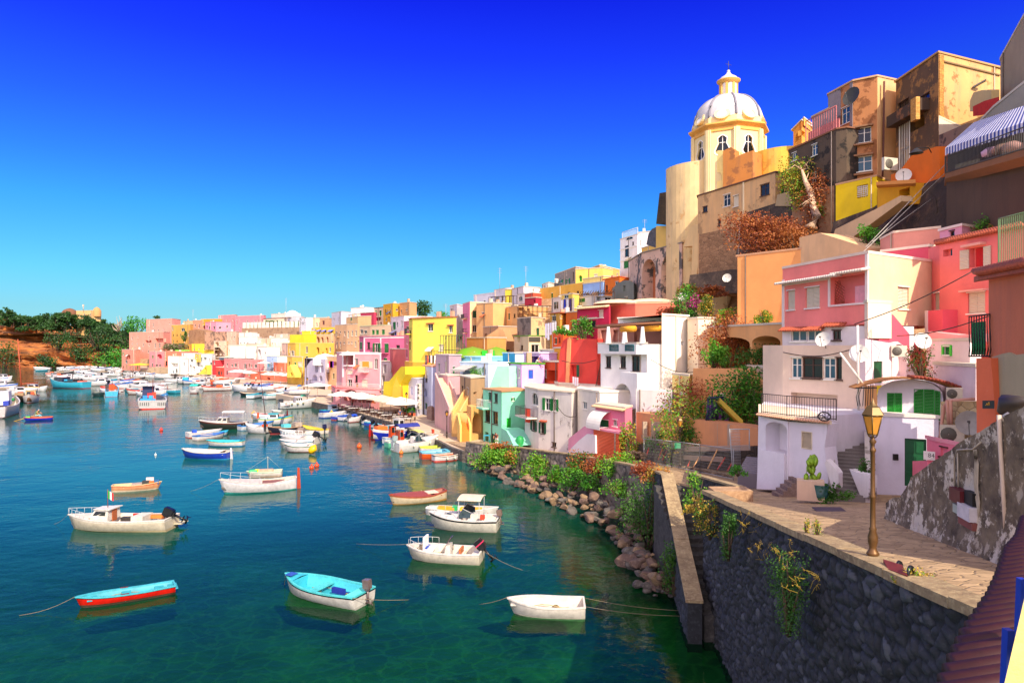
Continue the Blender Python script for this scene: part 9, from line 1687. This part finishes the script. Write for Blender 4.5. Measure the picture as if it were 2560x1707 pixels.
for i in range(16):v=rv(); e=b+Vector((v.x*5,v.y*2,3+abs(v.z)*8)); mb.tube([b,b.lerp(e,.5)+rv()*2,e],[.35,.2,.07],4)
mb.build('bare_tree',rockmat('b8a48c','8a7460','d8c8b0',.3),label='pale bare leafless tree on the far cliff',cat='tree')
h=house('ochre villa with a small round turret on the far cliff top','a',[(700,408),(860,402),(930,406)],205,18,'e8b878',auto=[(0,1,3,'W')]); c=PZ('a',890,215,404); MB().lathe(c,[(2.3,-3),(2.3,.2),(2.0,.8),(1.5,1.7),(.6,2.4),(.1,2.6)],16).build('turret',stucco('c89058',.4),h.root)
MB().lathe(PZ('a',640,225,410),[(4.4,-3),(4.2,0),(3.2,1.4),(1.7,2.2),(.1,2.6)],20).build('dome_roof',stucco('7a5038',.4),label='brown low dome behind the cliff top trees',cat='dome'); mb=MB(); p=PZ('a',765,205,404); mb.tube([p,p+Vector((0,0,3.4))],.2,5); mb.obox(p+Vector((0,0,2.8)),Vector((.35,0,0)),Vector((0,.35,0)),Vector((0,0,.6))); mb.build('antenna_mast',paint('d8c0a8',.6),label='short mast on the ochre cliff villa',cat='antenna')
tree('palm like dark tree poking above the peach skyline house',PZ('n',295,250,337),2,(0,0,.3),(1.6,1.4,1.0),GT,400,.5,r0=.3); tree('dark round tree on the skyline right of the tan gable',PZ('p',2090,300,205),2,(0,0,0),(3.6,3,3.0),GT,1300,.55); tree('small green treetops behind the tall yellow house',PZ('b',1800,290,175),1.5,(0,0,0),(2.2,2,1.1),GTB,300,.4)
t=thing('handcart','dark red handcart with two black wheels behind the sea wall','handcart',PZ('l',1110,570,12.9)); mb=MB(); a,b=PZ('l',1030,545,13.3),PZ('l',1200,600,12.6); mb.obox((a+b)/2,(b-a)/2,Vector((.12,.3,0)),Vector((0,0,.05))); mb.build('tray',paint('7a2a20',.6),t)
for x,y,Y in((1150,570,13.2),(1250,615,12.5)):mb=MB(); c=PZ('l',x,y,Y); mb.lathe((0,0,0),[(.1,-.04),(.17,-.03),(.17,.03),(.1,.04)],14); mb.v=[c+Vector((v.x*.7,v.z*1.0+v.x*.5,v.y))for v in mb.v]; mb.build('wheel',BLK,t)
mb=MB(); mb.obox(Vector((11.9,25.6,zt(25.6)+.035)),Vector((.55,0,0)),Vector((.06,.4,0)),Vector((0,0,.01))); mb.build('manhole_cover',paint('4a3a48',.6),label='rectangular dark manhole cover in the shaded paving',cat='manhole cover')
mb=MB(); mb.lathe((PZ('h',712,845,72)),[(.35,-.9),(.42,0),(.3,.25),(.05,.35)],10); mb.build('bin',paint('1c9a4c',.5),label='round green bin by the stained white house corner',cat='bin')
# ---------------- roof and wall clutter of the houses ----------------
CH=[stucco('d8c0a4',.4),stucco('c8a080',.4),stucco('e4dcd0',.3),stucco('d4ccc4',.3)]
for h in list(ALLH):
 r=h.root
 if r['category']!='house' or not h.pl:continue
 pl=max(h.pl,key=lambda q:q.L); Y0=pl.a.y
 if Y0<50 or pl.L<3:continue
 for i in range(rnd.choice((0,0,1,2))if Y0>80 else 0):
  k=rnd.uniform(.15,.85)*pl.L; m=MB(); w=rnd.uniform(.18,.32); z=h.top+.1; p0=rnd.uniform(1,2.5); pl.boxp(m,k-w,k+w,z,z+rnd.uniform(.5,1.3),-p0-.6,-p0); pl.boxp(m,k-w-.08,k+w+.08,z+1.3,z+1.4,-p0-.7,-p0+.1)if rnd.random()<.0 else None
  m.build('chimney',rnd.choice(CH),r)
 if rnd.random()<.7:
  k=rnd.choice((.12,.88,.5))*pl.L; m=MB(); zb=max(h.bot,h.top-11); m.tube([pl.w(k,h.top,.06),pl.w(k,zb,.06)],.04+Y0*.0002,4); m.build('drain_pipe',rnd.choice((stucco('c8b49c',.3),paint('6a5a50',.6))),r)
 if rnd.random()<.35 and pl.L>5 and Y0>84 and 'gable' not in r['label']:
  k=rnd.uniform(.2,.6)*pl.L; w=rnd.uniform(1.2,2.2); z=h.top-rnd.choice((3.4,6.5)); m=MB()
  if z>h.bot:pl.boxp(m,k,k+w,z-.12,z,-.02,.9); b_=m.build('balcony',h.mat,r); m=MB(); railing(m,[pl.w(k,z,.02),pl.w(k,z,.85),pl.w(k+w,z,.85),pl.w(k+w,z,.02)],.9,.3,.018); m.build('railing',RAILM,b_)
 if rnd.random()<.25 and pl.L>4 and Y0>84:
  k=rnd.uniform(.2,.6)*pl.L; z=h.top-rnd.choice((2.2,5.0)); m=MB(); w=rnd.uniform(1,1.8)
  if z>h.bot:m.add([pl.w(k,z,.02),pl.w(k+w,z,.02),pl.w(k+w,z-.5,.9),pl.w(k,z-.5,.9),pl.w(k,z-.75,.9),pl.w(k+w,z-.75,.9)],[(0,3,2,1),(3,4,5,2)]); m.build('awning',rnd.choice((paint('d8c8a8',.8),paint('4878c0',.8),paint('c86a3c',.8),paint('e8e4dc',.8))),r)
for l_,z,a,b,sg in(('sagging cable over the big white house front','c',(1735,1290,61),(2215,1150,63),1.2),('cable running from the white wall to the peach terrace','f',(450,1490,61),(1000,1560,57),.8),('dark cable drooping along the white middle floor','g',(135,1285,41),(745,1260,37.2),.3),('cable crossing in front of the cream side wall','g',(770,1035,36),(1830,560,32),.2),('second cable crossing in front of the coral house','g',(1150,1140,35.5),(1975,960,30),.2),('thin cable over the red tapering house','c',(1085,1075,73),(1390,1070,70),.3),('cable looping down the stained white house','h',(1000,470,67),(1215,640,65.5),.8)):
 A_,B_=PZ(z,*a),PZ(z,*b); m=MB(); m.tube([A_.lerp(B_,i/8)-Vector((0,0,sg*math.sin(math.pi*i/8)))for i in range(9)],.018+.0002*A_.y,4); m.build('cable',paint('3a302c',.6),label=l_,cat='cable')
for i,(u_,v_,c1,c2,l_)in enumerate(((925,1030,'d8d4d0','28304c','person in a white shirt standing under the quay parasols'),(1000,1052,'28406c','3a3430','person in a navy top by the quay tables'),(880,1020,'b83028','2a2a30','person in a red top before the pink arcade'),(702,968,'58a0c8','303030','person in light blue walking on the far quay'),(640,955,'e8e4dc','6a5038','person in white among the beached boats'),(760,985,'30343c','888078','person in black near the quay corner'))):
 q=onz(u_,v_,1.2); person(l_,stand,[SKIN,paint(c1,.8),paint(c2,.8),paint('1c1612',.8)],q,rnd.uniform(0,6),1.02)
for i in range(14):
 q=onz(rnd.uniform(700,790),rnd.uniform(962,992),1.2); c_=rnd.choice(('30303a','3868a8','c85a30','8a7a68','48a080')); s_=rnd.uniform(.4,.9); m=MB(); m.lathe(q,[(s_,0),(s_*.9,s_*.4),(s_*.4,s_*.7),(.02,s_*.75)],9); m.build('net_heap',paint(c_,.9,.3),label='heap of nets and gear lying on the quay by the corner',cat='net heap',group='gear heaps on the quay')
q=[(15.8,-10),(29,-10),(29,19),(17.9,19)]
t=thing('house','tall unseen house added beyond the right edge to shade the alley','house',(22,5,6)); m=MB(); m.prism(q,5,17.8); m.build('wall',stucco('d8a880',.3),t); m=MB(); m.prism([(15.7,-10.2),(29.2,-10.2),(29.2,19.1),(17.8,19.1)],17.803,18.0); m.build('roof',stucco('b89878',.3),t)  # out-of-view house added so its shadow falls across the ramp
